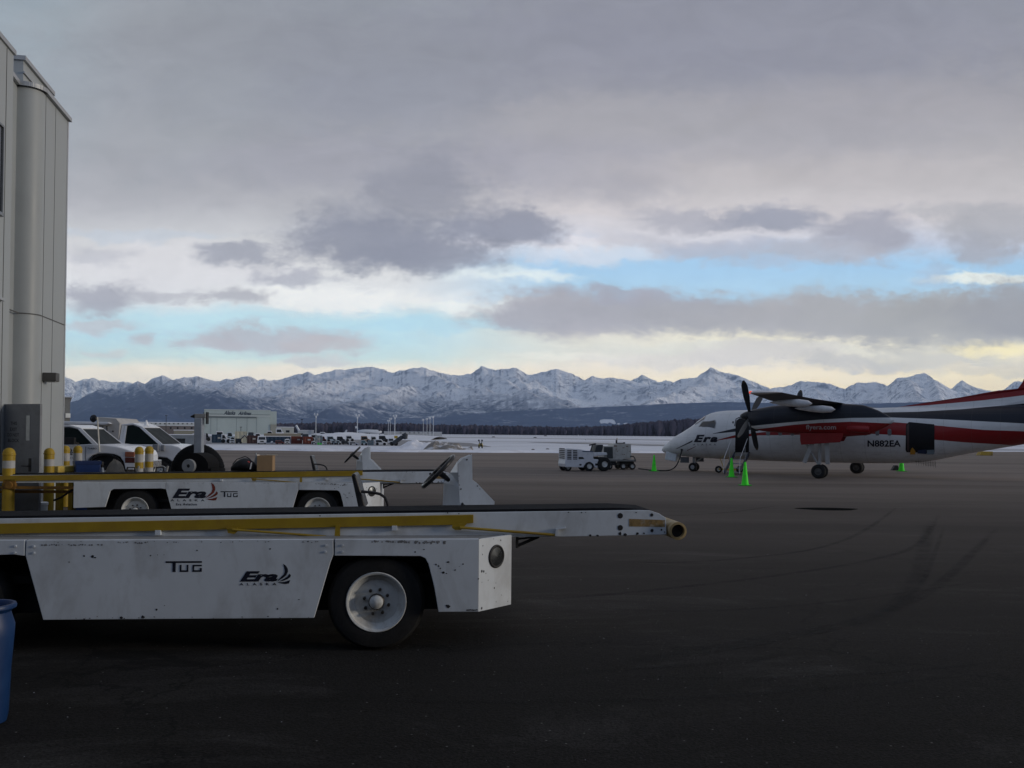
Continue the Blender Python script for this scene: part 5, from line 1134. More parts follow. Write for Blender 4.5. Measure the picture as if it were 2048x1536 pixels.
def livery(name, nac=False):
    m = bpy.data.materials.new(name); m.use_nodes = True; n = NT(m.node_tree); b = m.node_tree.nodes['Principled BSDF']
    tc = n.new('ShaderNodeTexCoord').outputs['Object']; x, y, z = n.sep(tc)
    xn = n.m('DIVIDE', n.m('SUBTRACT', x, X0), XS); zn = n.m('DIVIDE', n.m('SUBTRACT', z, Z0), ZS)
    WHc, NV, RD = (0.66, 0.67, 0.68), (0.007, 0.010, 0.02), (0.24, 0.011, 0.013)
    def band(lo, hi): return n.m('MULTIPLY', n.mr(n.m('SUBTRACT', zn, lo), 0, .0008), n.mr(n.m('SUBTRACT', hi, zn), 0, .0008))
    wh = n.mix(n.mr(n.noise(tc, 1.6, 6, .6), .4, .7), WHc, tuple(v * .9 for v in WHc))
    if nac:
        d = NACY - .45
        wt = lcurve(n, xn, [(1505, 852), (1560, 846.5), (1640, 839.5), (1700, 836), (1781, 835)], d, 'hold')
        wb = lcurve(n, xn, [(1505, 859), (1540, 855.5), (1590, 849.5), (1640, 846), (1700, 843.5), (1783, 847)], d, 'hold')
        c = n.mix(n.mr(n.m('SUBTRACT', zn, wb), 0, .0008), RD, wh); c = n.mix(n.mr(n.m('SUBTRACT', zn, wt), 0, .0008), c, NV)
    else:
        d = -1.2
        rlo = lcurve(n, xn, [(1434, 881.5), (1470, 876), (1520, 871), (1740, 867.7), (1808, 871), (1870, 879.8), (1930, 885), (2003, 889.5), (2048, 894)], d, 1.0)
        rhi = lcurve(n, xn, [(1434, 880.5), (1470, 870.5), (1520, 865), (1740, 843), (1783, 844), (1870, 850.5), (1968, 859.7), (2048, 862.4)], d, 0.0)
        nlo = lcurve(n, xn, [(1426, 868), (1470, 864), (1520, 858), (1740, 833), (1783, 835), (1870, 838), (2048, 847)], d, 1.0)
        nhi = lcurve(n, xn, [(1426, 867.3), (1470, 857), (1520, 849), (1754, 824.5), (1831, 823), (1923, 817.4), (2048, 805)], d, 0.0)
        rtop = lcurve(n, xn, [(1600, 770), (1700, 795), (1799, 814.0), (1854, 811), (1968, 800.7), (2048, 791)], 0.0, 1.0)
        c = n.mix(band(rlo, rhi), wh, RD); c = n.mix(band(nlo, nhi), c, NV)
        c = n.mix(n.mr(n.m('SUBTRACT', zn, rtop), 0, .0008), c, RD)
    # skin joints: frames every 1.15 m and a few stringer lines, with a little grime along them
    fx = n.m('FRACT', n.m('DIVIDE', x, 1.15)); fz = n.m('FRACT', n.m('DIVIDE', z, 0.62))
    ln = n.m('MAXIMUM', n.mr(fx, 0.016, 0.008), n.mr(fz, 0.02, 0.01))
    gr = n.m('MULTIPLY', n.mr(n.noise(n.vm('MULTIPLY', tc, (1, 1, 2.5)), 2.2, 7, 0.7), 0.5, 0.75), n.mr(z, 2.6, 0.9))
    c = n.mix(n.m('ADD', n.m('MULTIPLY', ln, 0.3), n.m('MULTIPLY', gr, 0.35), clamp=True), c, (0.09, 0.085, 0.08))
    n.put(b.inputs['Base Color'], c); b.inputs['Roughness'].default_value = .36; b.inputs['Specular IOR Level'].default_value = .3; b.inputs['Coat Weight'].default_value = .06; b.inputs['Coat Roughness'].default_value = .2
    return m
LIV = livery('fuselage_livery')
NACY = -3.94
fus = mb.build('fuselage', LIV, AC, smooth='all')
# surface point on the port side for a photo px, pushed out by e
def onskin(px, py, e=.012):
    d = -1.0
    for _ in range(12):
        x, z = AF.px(px, py, d); ry, rz, zc = fsec(x); q = max(-.97, min(.97, (z - zc) / rz)); d = -ry * math.sqrt(1 - q * q)
    x, z = AF.px(px, py, d - e); return Vector((x, d - e, z))
def skinpoly(mb, pts, e=.012, sub=6):
    """patch on the skin from a px outline: fan of quads following the curvature"""
    # resample outline rows
    ys = [p[1] for p in pts]; y0, y1 = min(ys), max(ys); rows = []
    for k in range(sub + 1):
        y = y0 + (y1 - y0) * (k / sub) * .999 + (y1 - y0) * .0005; xs = []
        for i in range(len(pts)):
            a, b = pts[i], pts[(i + 1) % len(pts)]
            if (a[1] - y) * (b[1] - y) < 0: xs.append(a[0] + (b[0] - a[0]) * (y - a[1]) / (b[1] - a[1]))
        if len(xs) >= 2: rows.append((min(xs), max(xs), y))
    m_ = 5; vs = [onskin(a + (b - a) * j / (m_ - 1), y, e) for a, b, y in rows for j in range(m_)]
    mb.add(vs, [(r_ * m_ + j, r_ * m_ + j + 1, (r_ + 1) * m_ + j + 1, (r_ + 1) * m_ + j) for r_ in range(len(rows) - 1) for j in range(m_ - 1)])
DKG = M('cockpit_glass', (0.02, 0.022, 0.026), .06, 0, .1, 2, spec=.9)
mb = MB(); skinpoly(mb, [(1397, 855), (1405, 844), (1411, 841.5), (1429, 841), (1431, 845), (1429, 855.5)], .012); mb.build('cockpit_window', DKG, AC, fixn=False)
mb = MB(); skinpoly(mb, [(1395, 856.5), (1404, 843), (1410.5, 840), (1430.5, 839.5), (1432.8, 845), (1430.5, 857)], .006); mb.build('window_frame', M('frame_grey', (0.3, 0.3, 0.31), .4), AC, fixn=False)
for s_ in (-1, 1):
    mb = MB(); vs = []
    for i in range(5):
        for j in range(4):
            x = x_tip + 2.25 + .55 * j / 3 + .0; ry, rz, zc = fsec(x); a = s_ * (.1 + .62 * i / 4)
            vs.append((x, -(ry + .02) * math.sin(a), zc + (rz + .02) * math.cos(a)))
    mb.add(vs, [(i * 4 + j, i * 4 + j + 1, (i + 1) * 4 + j + 1, (i + 1) * 4 + j) for i in range(4) for j in range(3)]); mb.build('windscreen', DKG, AC, fixn=False)
mb = MB(); skinpoly(mb, [(1464.5, 843), (1466, 842), (1467.5, 843), (1467.5, 846), (1466, 847), (1464.5, 846)], .01); mb.build('cabin_window', DKG, AC, fixn=False)
dx = TP[8][0]
for k in range(11):
    px = 1536 + k * 24.3
    if px > 1795: break
    mb = MB(); skinpoly(mb, [(px - 4, 861), (px - 2.5, 858), (px + 2.5, 858), (px + 4, 861), (px + 4, 868), (px + 2.5, 871), (px - 2.5, 871), (px - 4, 868)], .01, 5); mb.build('cabin_window', M('cabin_glass', (0.16, 0.16, 0.17), .12, 0, .2, 3), AC, fixn=False)
# doorway
DARKIN = M('cabin_dark', (0.012, 0.012, 0.015), .8)
mb = MB(); skinpoly(mb, [(1471, 850), (1473, 839), (1479, 836.5), (1490, 836.5), (1496, 839), (1498, 850), (1498, 905), (1470, 905)], .01, 14); mb.build('doorway', DARKIN, AC, fixn=False)
mb = MB(); pp = [(1470, 906), (1469.5, 850), (1472, 838), (1478, 835), (1491, 835), (1497.5, 838), (1499.5, 850), (1499, 906)]
mb.tube([onskin(a, b, .015) for a, b in pp], .025, 6); mb.build('door_frame', M('frame_dark', (0.05, 0.055, 0.06), .5), AC)
# cargo doorway and what stands in it
mb = MB(); skinpoly(mb, [(1812, 850), (1814, 845.5), (1818, 844), (1864, 845), (1868, 847), (1869, 852), (1869, 905), (1866, 909), (1815, 907.5), (1811, 902)], .01, 14); mb.build('cargo_doorway', DARKIN, AC, fixn=False)
mb = MB(); skinpoly(mb, [(1813, 852), (1815, 847.5), (1818, 846), (1818.5, 905), (1814, 904)], .02, 14); mb.build('cargo_door_edge', M('door_edge_grey', (0.06, 0.04, 0.04), .6), AC, fixn=False)
for nm, pts, mt, lab in (('life_vest_bundle', [(1820.5, 909), (1822, 900), (1825, 895.5), (1828, 899), (1831, 903), (1830, 909)], M('cargo_yellow', (0.5, 0.25, 0.03), .6), None), ('baggage', [(1836, 907), (1836, 900), (1852, 899), (1853, 908)], M('cargo_navy', (0.02, 0.035, 0.09), .6), None), ('baggage', [(1854, 900), (1868, 899.5), (1868.5, 908.5), (1855, 909)], M('cargo_pale', (0.2, 0.27, 0.33), .6), None)):
    q = [onskin(a, b, .03) for a, b in pts]; mb = MB(); n_ = len(q); bk2 = [v + Vector((0, .03, 0)) - Vector((0, .0, 0)) for v in q]; fr2 = [v + Vector((0, -.1, 0)) for v in q]
    mb.add(fr2 + bk2, [tuple(range(n_)), tuple(range(2 * n_ - 1, n_ - 1, -1))] + [(i, n_ + i, n_ + (i + 1) % n_, (i + 1) % n_) for i in range(n_)]); mb.build(nm, mt, AC)
mb = MB()
for k in range(9):
    a = onskin(1832 + k * 4.8, 921, .02); mb.tube([a, Vector((a.x + .02, a.y, a.z - .1 - .12 * k / 8 - .12))], .008, 4)
for k in range(4):
    a = onskin(1830, 921 + 0, .02); b = onskin(1872, 919, .02); mb.tube([a + Vector((.15 * k, 0, -.06 - .05 * k)), b + Vector((0, 0, -.12 - .06 * k))], .008, 4)
mb.build('cargo_net', BLK, AC)
# fin with long dorsal fillet, rudder, T-tail (runs out of the photo)
fin = AF.pl([(1790, 816), (1799, 813.6), (1854, 805), (1923, 794.5), (1991, 782), (2036, 777.5), (2045, 765), (2048, 758)], 0.0)
fin += [(fin[-1][0] + 1.4, 7.1), (21.6, 7.2), (21.0, 4.9), (20.6, TP[-1][1] - .5), (fin[0][0] + 3, tz(fin[0][0] + 3) - .35)]
mb = MB(); n_ = len(fin); th = [.03, .05, .07, .08, .09, .1, .1, .1, .09, .03, .03, .05, .25]
mb.add([(x, -t, z) for (x, z), t in zip(fin, th)] + [(x, t, z) for (x, z), t in zip(fin, th)], [tuple(range(n_)), tuple(range(2 * n_ - 1, n_ - 1, -1))] + [(i, n_ + i, n_ + (i + 1) % n_, (i + 1) % n_) for i in range(n_)])
mb.build('tail_fin', LIV, AC)
def foil(c, x, y, z, tk=.12, n=18):
    pts = []
    for k in range(n):
        t = 2 * math.pi * k / n; xx = .5 * (1 + math.cos(t)); yt = 5 * tk * (.2969 * math.sqrt(xx) - .126 * xx - .3516 * xx ** 2 + .2843 * xx ** 3 - .1015 * xx ** 4)
        pts.append((x + xx * c, y, z + (yt if math.sin(t) >= 0 else -yt * .7) * c))
    return pts
WM = M('wing_grey', (0.07, 0.07, 0.082), .5, 0, .06, 2, spec=.15); WTIP = M('wing_white', (0.6, 0.6, 0.62), .35)
mb = MB(); mb.loft([foil(1.0, 19.9, -3.9, 7.15), foil(1.5, 19.5, 0, 7.15), foil(1.0, 19.9, 3.9, 7.15)]); mb.build('tailplane', WTIP, AC, smooth=True)
# engine hub position: ray at the spinner meets the engine plane
hub = AF.p3(1500.5, 832, NACY); print('hub', hub, 'prop dist')
wz = AF.px(1600, 800, NACY)[1]
# wing: leading edge behind the hub
tip = AF.p3(1497, 787, -12.6); tip2 = AF.p3(1497, 787, -12.9)
tip = Vector((hub.x + 2.95, -12.95, AF.px(1497, 786, -12.95)[1]))
print('tip', tip, proj(AF.W(tip)), 'wz', wz)
xl_root = hub.x + 1.9
zw = AF.px(1600, 806, NACY)[1]
zrt = tz(hub.x + 3) + .05
sec = lambda c, x, y, z: foil(c, x, y, z, .15)
for s_ in (1, -1):
    mb = MB()
    S = [sec(2.45, xl_root, 0, zrt + .0), sec(2.45, xl_root, s_ * 4.3, zrt + .08), sec(1.9, xl_root + .3, s_ * 8.2, (zrt + .08) * .55 + tip.z * .45), sec(1.22, tip.x, s_ * -tip.y, tip.z)]
    S = [[(a, -b_ if s_ < 0 else b_, c) for a, b_, c in q] if False else q for q in S]
    mb.loft(S); mb.build('wing', WM, AC, smooth=True)
    mb = MB(); mb.loft([sec(1.22, tip.x, s_ * (12.95), tip.z), foil(1.1, tip.x + .05, s_ * 13.1, tip.z, .1), foil(.6, tip.x + .3, s_ * 13.2, tip.z, .05)]); mb.build('wing_tip', WTIP, AC, smooth=True)
    for (pxe, pye) in ((1671, 818), (1625, 806)):
        best = None
        for q_ in range(200):
            yy_ = 4.6 + q_ * .04; f_ = (yy_ - 4.3) / (12.95 - 4.3); ch_ = 2.45 + (1.22 - 2.45) * f_; xt = xl_root + (tip.x - xl_root) * f_ + ch_; zz_ = zrt + .08 + (tip.z - zrt - .08) * f_
            e_ = abs(proj(AF.W((xt + .62, -yy_, zz_ - .1)))[0] - pxe)
            if best is None or e_ < best[0]: best = (e_, yy_, xt, zz_)
        _, yy_, xt, zz_ = best; zz_ = min(zz_, AF.px(pxe - 8, pye, -yy_)[1] + .16)
        mb = MB(); mb.lathe([(.001, -1.1), (.06, -.9), (.13, -.4), (.16, .1), (.12, .45), (.001, .62)], (xt, s_ * yy_, zz_ - .16), (1, 0, -.04), 18); mb.build('flap_fairing', WTIP, AC, smooth=True)
mb = MB(); mb.lathe([(.001, -.0), (.05, .02), (.05, .1), (.001, .12)], (tip.x - .02, -13.0, tip.z + .02), (1, 0, 0), 12); mb.build('wingtip_light', M('red_lamp', (0.8, 0.1, 0.05), .3, emit=(1, .1, .04, .7)), AC, smooth=True)
# nacelles
NLIV = livery('nacelle_livery', True)
nt = AF.pl([(1500, 822), (1508, 818.6), (1546, 811.5), (1600, 806), (1671, 806), (1728, 810), (1755, 820), (1775, 830), (1786, 839)], NACY)
nb_ = AF.pl([(1500, 846), (1506, 858), (1526, 862.5), (1589, 868), (1640, 870), (1685, 874), (1738, 870), (1760, 860), (1780, 850), (1786, 845)], NACY)
def nac(yc, first):
    xs_ = [nt[0][0] + (nt[-1][0] - nt[0][0]) * (k / 40) for k in range(41)]; mb = MB(); vs = []; n = 28
    for i, x in enumerate(xs_):
        t, b = interp(x, nt), interp(x, nb_); rz = (t - b) / 2; zc = (t + b) / 2; u_ = (x - xs_[0]) / (xs_[-1] - xs_[0]); ry = .52 * min(1, .55 + u_ * 5) * (1 - max(0, u_ - .55) / .45 * .75)
        for k in range(n):
            a = 2 * math.pi * k / n; ca, sa = math.cos(a), math.sin(a)
            vs.append((x, yc - ry * (abs(sa) ** .8) * (1 if sa > 0 else -1), zc + rz * (abs(ca) ** .8) * (1 if ca > 0 else -1)))
    mb.add(vs, [(i * n + k, i * n + (k + 1) % n, (i + 1) * n + (k + 1) % n, (i + 1) * n + k) for i in range(40) for k in range(n)] + [tuple(range(n - 1, -1, -1)), tuple(range(40 * n, 41 * n))])
    o = mb.build('engine_nacelle', NLIV, AC, smooth=True)
    h = Vector((hub.x, yc, hub.z))
    # intake below the spinner
    mb = MB(); mb.lathe([(.16, 0), (.2, -.04), (.24, .0), (.24, .3)], (xs_[0] + .1, yc, hub.z - .5), (1, 0, 0), 18); mb.build('intake', M('intake_dark', (0.03, 0.035, 0.045), .5), o)
    # propeller
    pr_ = empty('propeller', h); pr_.parent = AC
    SPN = M('spinner_dark', (0.015, 0.018, 0.024), .3)
    mb = MB(); mb.lathe([(.001, -.52), (.09, -.46), (.18, -.3), (.25, -.1), (.27, .08), (.26, .2)], (0, 0, 0), (1, 0, 0), 28); mb.build('spinner', SPN, pr_, smooth=True)
    BLD = M('blade_black', (0.02, 0.022, 0.026), .4, 0, .2, 6); BT = M('blade_tip_tan', (0.06, 0.045, 0.03), .5)
    for k in range(4):
        th_ = R(32 if first else -32) + k * math.pi / 2; er = Vector((0, -math.sin(th_), math.cos(th_))); et = Vector((0, math.cos(th_), math.sin(th_)))
        secs = []; RB = 1.98
        for j in range(13):
            f_ = j / 12; r_ = .2 + (RB - .2) * f_; ch_ = (.13 + .17 * min(1, f_ * 2.0)) * (1 if f_ < .8 else 1 - ((f_ - .8) / .2) ** 2 * .72); tw = R(86 - 14 * f_); tk_ = .05 * (1 - f_ * .75)
            cd = et * math.cos(tw) * 1.0 + Vector((1, 0, 0)) * math.sin(tw); nd = cd.cross(er)
            secs.append([tuple(er * r_ + cd * ch_ * .5 * math.cos(a) + nd * tk_ * .5 * math.sin(a)) for a in [2 * math.pi * q / 12 for q in range(12)]])
        mb = MB(); mb.loft(secs[:12]); mb.build('blade', BLD, pr_, smooth=True)
        mb = MB(); mb.loft(secs[11:]); mb.build('blade_tip', BT, pr_, smooth=True)
    return o
n1_ = nac(NACY, True); nac(-NACY, False)
# gear door box (red) and exhaust blister on the port nacelle
RDM = M('livery_red', (0.24, 0.014, 0.016), .35, 0, .08, 3)
for s_ in (-1, 1):
    yc = NACY if s_ < 0 else -NACY
    G = AF.pl([(1600, 866), (1686, 866), (1686, 874), (1680, 884.5), (1640, 887), (1602, 889.5), (1600, 880)], NACY - .42)
    mb = MB(); y0 = yc - .42 * 1; mb.prism(G, y0, y0 + .04); mb.build('gear_door', RDM, AC, bevel=.01); mb = MB(); mb.prism([(x, z + .05) for x, z in G], yc + .34, yc + .38); mb.build('gear_door', RDM, AC)
    EX = AF.p3(1715, 858, NACY - .4); mb = MB(); mb.lathe([(.001, -.5), (.14, -.45), (.17, -.3), (.17, .4), (.14, .5), (.001, .48)], (EX.x, yc - .3, EX.z), (1, 0, -.05), 18); mb.build('exhaust_blister', RDM, AC, smooth=True)
# lettering on nacelle and fuselage
mb = MB(); a = AF.p3(1612, 861.5, NACY - .56); b = AF.p3(1672, 861.5, NACY - .56); c = AF.p3(1612, 849.5, NACY - .56)
text(mb, 'flyera.com', a, (1, 0, 0), (0, 0, 1), b.x - a.x, c.z - a.z, offset=.008); mb.build('lettering', M('letter_grey', (0.42, 0.36, 0.36), .5), AC, fixn=False)
def skintext(mb, body, px0, px1, py0, py1, **k):
    tm = MB(); text(tm, body, (px0, 0, 0), (1, 0, 0), (0, 0, 1), px1 - px0, py1 - py0, **k)
    mb.add([onskin(v[0], py1 - v[2], .014) for v in tm.v], tm.f)
mb = MB(); skintext(mb, 'N882EA', 1735, 1801.5, 880.5, 893.5, offset=.025); mb.build('registration', NAVY, AC, fixn=False)
mb = MB(); skintext(mb, 'Era', 1387.5, 1435.5, 869.5, 884.5, shear=.3, offset=.05, space=1.2); skintext(mb, 'ALASKA', 1386, 1432, 887.3, 890.8, space=2.2); mb.each('lettering', NAVY, AC, fixn=False)
mb = MB(); skinpoly(mb, [(1351, 898), (1385, 880.5), (1385.7, 882), (1384, 884), (1353, 898)], .01, 8); mb.build('nose_stripe', NAVY, AC, fixn=False)
mb = MB(); skinpoly(mb, [(1373, 901), (1392, 892.3), (1392.5, 893), (1374, 902)], .01, 6); mb.build('nose_stripe', M('stripe_maroon', (0.1, 0.02, 0.03), .4), AC, fixn=False)
mb = MB(); skinpoly(mb, [(1361, 898.5), (1363.5, 897.5), (1366, 899), (1365, 901.5), (1361.5, 901.5)], .02, 5); mb.build('power_socket', BLK, AC, fixn=False)
# landing gear
def gear(name, x, y, wr_, wd, gap, top, door=False):
    g_ = empty(name, (x, y, 0)); g_.parent = AC
    z0 = -(AF.W((x, y, 0)).z - gz(AF.W((x, y, 0)).y))
    for s_ in (-1, 1):
        mb = MB(); yo = s_ * gap / 2; mb.lathe([(wr_ * .5, -wd / 2), (wr_ * .85, -wd / 2), (wr_, -wd / 4), (wr_, wd / 4), (wr_ * .85, wd / 2), (wr_ * .5, wd / 2)], (0, yo, z0 + wr_), (0, 1, 0), 32); mb.build('tyre', TYRE, g_, smooth=True)
        mb = MB(); mb.lathe([(wr_ * .5, -wd / 2 + .01), (wr_ * .42, -wd / 2 + .03), (wr_ * .2, -wd / 2 + .02), (.001, -wd / 2 - .01)], (0, yo, z0 + wr_), (0, 1, 0), 24); mb.lathe([(wr_ * .5, wd / 2 - .01), (wr_ * .2, wd / 2 - .02), (.001, wd / 2)], (0, yo, z0 + wr_), (0, 1, 0), 24); mb.build('rim', M('main_gear_rim' if door else 'nose_gear_rim', (0.07, 0.07, 0.07) if door else (0.35, 0.35, 0.35), .45), g_, smooth=True)
    mb = MB(); mb.cyl((0, 0, z0 + wr_), (0.0, 0, top), .07, .09, n=14); mb.cyl((0, -gap / 2, z0 + wr_), (0, gap / 2, z0 + wr_), .05, n=12); mb.build('strut', M('strut_white', (0.36, 0.36, 0.36), .45), g_, smooth=True)
    if door:
        mb = MB(); mb.cyl((-.0, 0, z0 + wr_ * 1.6), (-.85, -.1, top + .0), .05, .06, n=12); mb.build('drag_brace', MATS['strut_white'], g_, smooth=True)
        for dx_, rot in ((-.42, .38), (.38, -.08)):
            mb = MB(); mb.box((dx_, -.2, (z0 + wr_ * 2 + top) / 2 - .02), (.2, .03, (top - z0 - wr_ * 2) * .95), 0, rot if dx_ < 0 else -rot * 0 - .05); mb.build('leg_fairing', MATS['strut_white'], g_, bevel=.01)
    else:
        mb = MB(); mb.box((-.45, -.25, top - .2), (.5, .03, .32)); mb.box((.25, .22, top - .15), (.45, .03, .28)); mb.each('bay_door', M('bay_grey', (0.1, 0.1, 0.11), .5), g_)
        mb = MB(); mb.cyl((0, 0, z0 + wr_ * 1.8), (.55, 0, top), .04, n=10); mb.build('drag_brace', MATS['strut_white'], g_)
gear('nose_gear', 0, 0, .24, .15, .34, bz_(0) + .05)
Lm = Fr(AF.o, AA).I @ (Vector((gp(1650, 955.5).x, gp(1650, 955.5).y, 0)) - Vector((AF.o.x, AF.o.y, 0)))
print('main gear local', Lm)
gear('main_gear', Lm.x, NACY, .33, .2, .44, interp(Lm.x, nb_) - .0, True); gear('main_gear', Lm.x, -NACY, .33, .2, .44, interp(Lm.x, nb_), True)
# radome chin cover / pitot
mb = MB(); c = AF.p3(1347, 913, 0.0); mb.box((c.x, 0, c.z), (.66, .8, .46), 0, .15); mb.build('nose_cover', M('cover_white', (0.62, 0.64, 0.68), .6), AC, bevel=.05, seg=3)
# airstair with rails
ST = empty('airstair', onskin(1484, 906, .0)); ST.parent = AC; S0 = onskin(1484, 906, .0)
g0 = -(AF.W((S0.x, S0.y - 1.5, 0)).z - gz(AF.W((S0.x, S0.y - 1.5, 0)).y))
STM = M('stair_metal', (0.26, 0.27, 0.29), .45, .2); hw = .36; dzs = S0.z - g0
mb = MB()
for k in range(5):
    f_ = (k + .5) / 5; mb.b2(-hw, hw, -1.45 * f_ - .13, -1.45 * f_ + .13, -dzs * f_ - .02, -dzs * f_ + .02)
mb.each('tread', STM, ST)
mb = MB()
for s_ in (-1, 1): mb.add([(s_ * (hw + .001), 0, .1), (s_ * (hw + .001), 0, -.15), (s_ * (hw + .001), -1.6, -dzs), (s_ * (hw + .001), -1.6, -dzs + .2), (s_ * (hw + .04), 0, .1), (s_ * (hw + .04), 0, -.15), (s_ * (hw + .04), -1.6, -dzs), (s_ * (hw + .04), -1.6, -dzs + .2)], [(0, 1, 2, 3), (7, 6, 5, 4), (0, 4, 5, 1), (1, 5, 6, 2), (2, 6, 7, 3), (3, 7, 4, 0)])
mb.each('side_rail', M('stair_bluegrey', (0.09, 0.1, 0.13), .5), ST)
mb = MB()
for s_ in (-1, 1):
    mb.tube([(s_ * (hw + .06), .0, .95), (s_ * (hw + .06), -.35, .8), (s_ * (hw + .06), -1.5, -dzs + .85), (s_ * (hw + .06), -1.62, -dzs + .1)], .018, 8); mb.tube([(s_ * (hw + .06), -.7, -dzs * .45), (s_ * (hw + .06), -.8, .35)], .015, 6)
mb.build('handrail', M('rail_alu', (0.55, 0.56, 0.58), .35, .5), ST)
# wheel chocks and yellow tow dolly under the door
c = gp(1458, 946); td = empty('yellow_dolly', (c.x, c.y, gz(c.y)), R(-8), 'low yellow two-wheeled tow dolly on the ground beside the airstair', 'dolly')
wd_2 = 41 / F * c.y
mb = MB(); mb.b2(-wd_2 / 2, wd_2 / 2, -.05, .05, .14, .24); mb.box((0, -.3, .2), (.5, .5, .06), R(20)); mb.build('frame', M('dolly_yellow', (0.5, 0.33, 0.04), .5, dirt=(.2, .13, .03), dirt_amt=.6), td, bevel=.01)
for s_ in (-1, 1): wheel_parts(td, (s_ * wd_2 / 2, -.08, .19), .19, .09, .12, lugs=0, simple=True, hub=False)
mb = MB(); mb.tube([(-.25, .1, .24), (-.45, .15, .75), (-.1, .2, 1.05), (.1, .2, .5), (.12, .1, .24)], .018, 8); mb.build('handle', MATS['dolly_yellow'], td)
# ground power cable from the cart to the nose
pa = AF.W(onskin(1363.5, 900, .03)); pts = [pa]
for px, py in ((1361, 910), (1356, 925), (1349, 935)):
    q = Vector((0, 0, CAMH)) + ray(px, py) * (pa.y / ray(px, py).y); pts.append(q)
for px, py in ((1338, 941.5), (1325, 942.3), (1305, 941.5), (1290, 939.5), (1275, 938)): g_ = gp(px, py); pts.append(Vector((g_.x, g_.y, gz(g_.y) + .03)))
sm = []
for i in range(len(pts) - 1):
    p0, p1, p2, p3 = pts[max(0, i - 1)], pts[i], pts[i + 1], pts[min(len(pts) - 1, i + 2)]
    for k in range(6):
        t = k / 6; sm.append(.5 * ((2 * p1) + (p2 - p0) * t + (2 * p0 - 5 * p1 + 4 * p2 - p3) * t * t + (3 * p1 - p0 - 3 * p2 + p3) * t ** 3))
sm = [Vector((p.x, p.y, max(p.z, gz(p.y) + .03))) for p in sm]
mb = MB(); mb.tube(sm, .035, 8); tag(mb.build('power_cable', BLK, smooth='all'), 'thick black power cable from the ground power cart to the aircraft nose', 'cable')
# ================================================================ cones
def cone(px, py, toppx, label):
    g_ = gp(px, py); h = at(px, g_.y, py=toppx).z - gz(g_.y); o = empty('traffic_cone', (g_.x, g_.y, gz(g_.y)), R(px % 40), label, 'cone', 'bright green cones round the aircraft')
    GR = M('cone_green', (0.06, 0.9, 0.03), .6, 0, .08, 4, dirt=(0.05, 0.3, 0.03), dirt_amt=.35, dscale=6)
    mb = MB(); r0 = h * .165; mb.lathe([(r0, .035), (r0 * .88, .08), (h * .045, h * .97), (h * .035, h), (.001, h)], n=28); mb.build('cone_body', GR, o, smooth=True)
    mb = MB(); mb.b2(-r0 * 1.32, r0 * 1.32, -r0 * 1.32, r0 * 1.32, 0, .034); mb.build('base', M('cone_base_green', (0.02, 0.42, 0.02), .5), o, bevel=.008)
    return o
c1 = cone(1490, 971.0, 924, 'nearest bright green cone, in front of the propeller')
mb = MB(); mb.box((0, 0, 0), (.09, .02, .03)); 
cone(1463, 954.5, 916, 'bright green cone by the airstair, left of the nearest cone')
cone(1308, 942.5, 910, 'bright green cone by itself left of the aircraft nose')
g_ = gp(1803, 942.5); cone(1803, 942.5, 906, 'green cone seen under the aircraft belly, right of the main wheels')
ck = gp(1791, 940.5); co = empty('wheel_chock', (ck.x, ck.y, gz(ck.y)), 0, 'small dark wheel chock beside the cone under the belly', 'chock'); mb = MB(); mb.prism([(-.25, 0), (.25, 0), (.08, .3), (-.08, .3)], -.15, .15); mb.build('wedge', BLK, co, bevel=.02)
mb = MB(); mb.tube([(.2, -.1, .05), (.35, -.1, .2), (.3, .1, .3)], .015, 6); mb.build('rope', M('rope_grey', (.4, .38, .3), .8), co)
# ================================================================ ramp tractor and ground power cart
g0_ = gp(1165, 942.5); TR = R(14)
TG = empty('ramp_tractor', (g0_.x, g0_.y, gz(g0_.y)), TR, 'small white ramp tractor with slatted grille and black seat, left of the aircraft', 'tractor')
TF = Fr((g0_.x, g0_.y, gz(g0_.y)), TR); TW = 1.25
WT = M('tractor_white', (0.66, 0.67, 0.7), .4, 0, .04, 3, dirt=(.35, .35, .35), dirt_amt=.4)
hood = [(1131, 898), (1135, 896.5), (1160, 898.5), (1186, 904), (1187.5, 918), (1200, 919), (1200, 935), (1190, 936), (1186, 928), (1179, 924), (1172, 926), (1167, 935), (1131, 934.5), (1129.5, 928), (1131, 920)]
mb = MB(); mb.prism(TF.pl(hood, 0), 0, TW); mb.build('body', WT, TG, bevel=.035, seg=3)
q0 = TF.px(1131, 900, 0); xg = q0[0]; zg0 = TF.px(1131, 920, 0)[1]; zg1 = TF.px(1131, 898, 0)[1]
# grille block on the near side / nose
mb = MB()
for cx_ in (1134.5, 1146):
    for r_ in range(6):
        y_ = 900.5 + r_ * 3.3; a = TF.px(cx_, y_, -.004); b = TF.px(cx_ + 8.5, y_ + 2.0, -.004); mb.b2(a[0], b[0], -.006, 0.0, b[1], a[1])
mb.build('grille_slats', BLK, TG)
mb = MB()
for k in range(6): mb.b2(xg - .012, xg, .15, TW - .15, zg0 + .07 + k * .1, zg0 + .12 + k * .1)
mb.build('front_grille', BLK, TG)
mb = MB(); mb.prism(TF.pl([(1157.5, 914), (1166, 914), (1168.5, 918), (1157.5, 918)], -.01), -.01, .0); mb.prism(TF.pl([(1159, 928), (1163, 928), (1163, 931), (1159, 931)], -.01), -.01, .0); mb.prism(TF.pl([(1190.5, 927), (1196, 927), (1196, 931), (1190.5, 931)], -.01), -.01, .0); mb.each('vent', BLK, TG)
mb = MB(); mb.prism(TF.pl([(1165, 901.8), (1186, 902.3), (1186, 904), (1165, 903.6)], -.008), -.008, TW + .008); mb.build('blue_stripe', M('stripe_blue', (0.02, 0.05, 0.12), .5), TG)
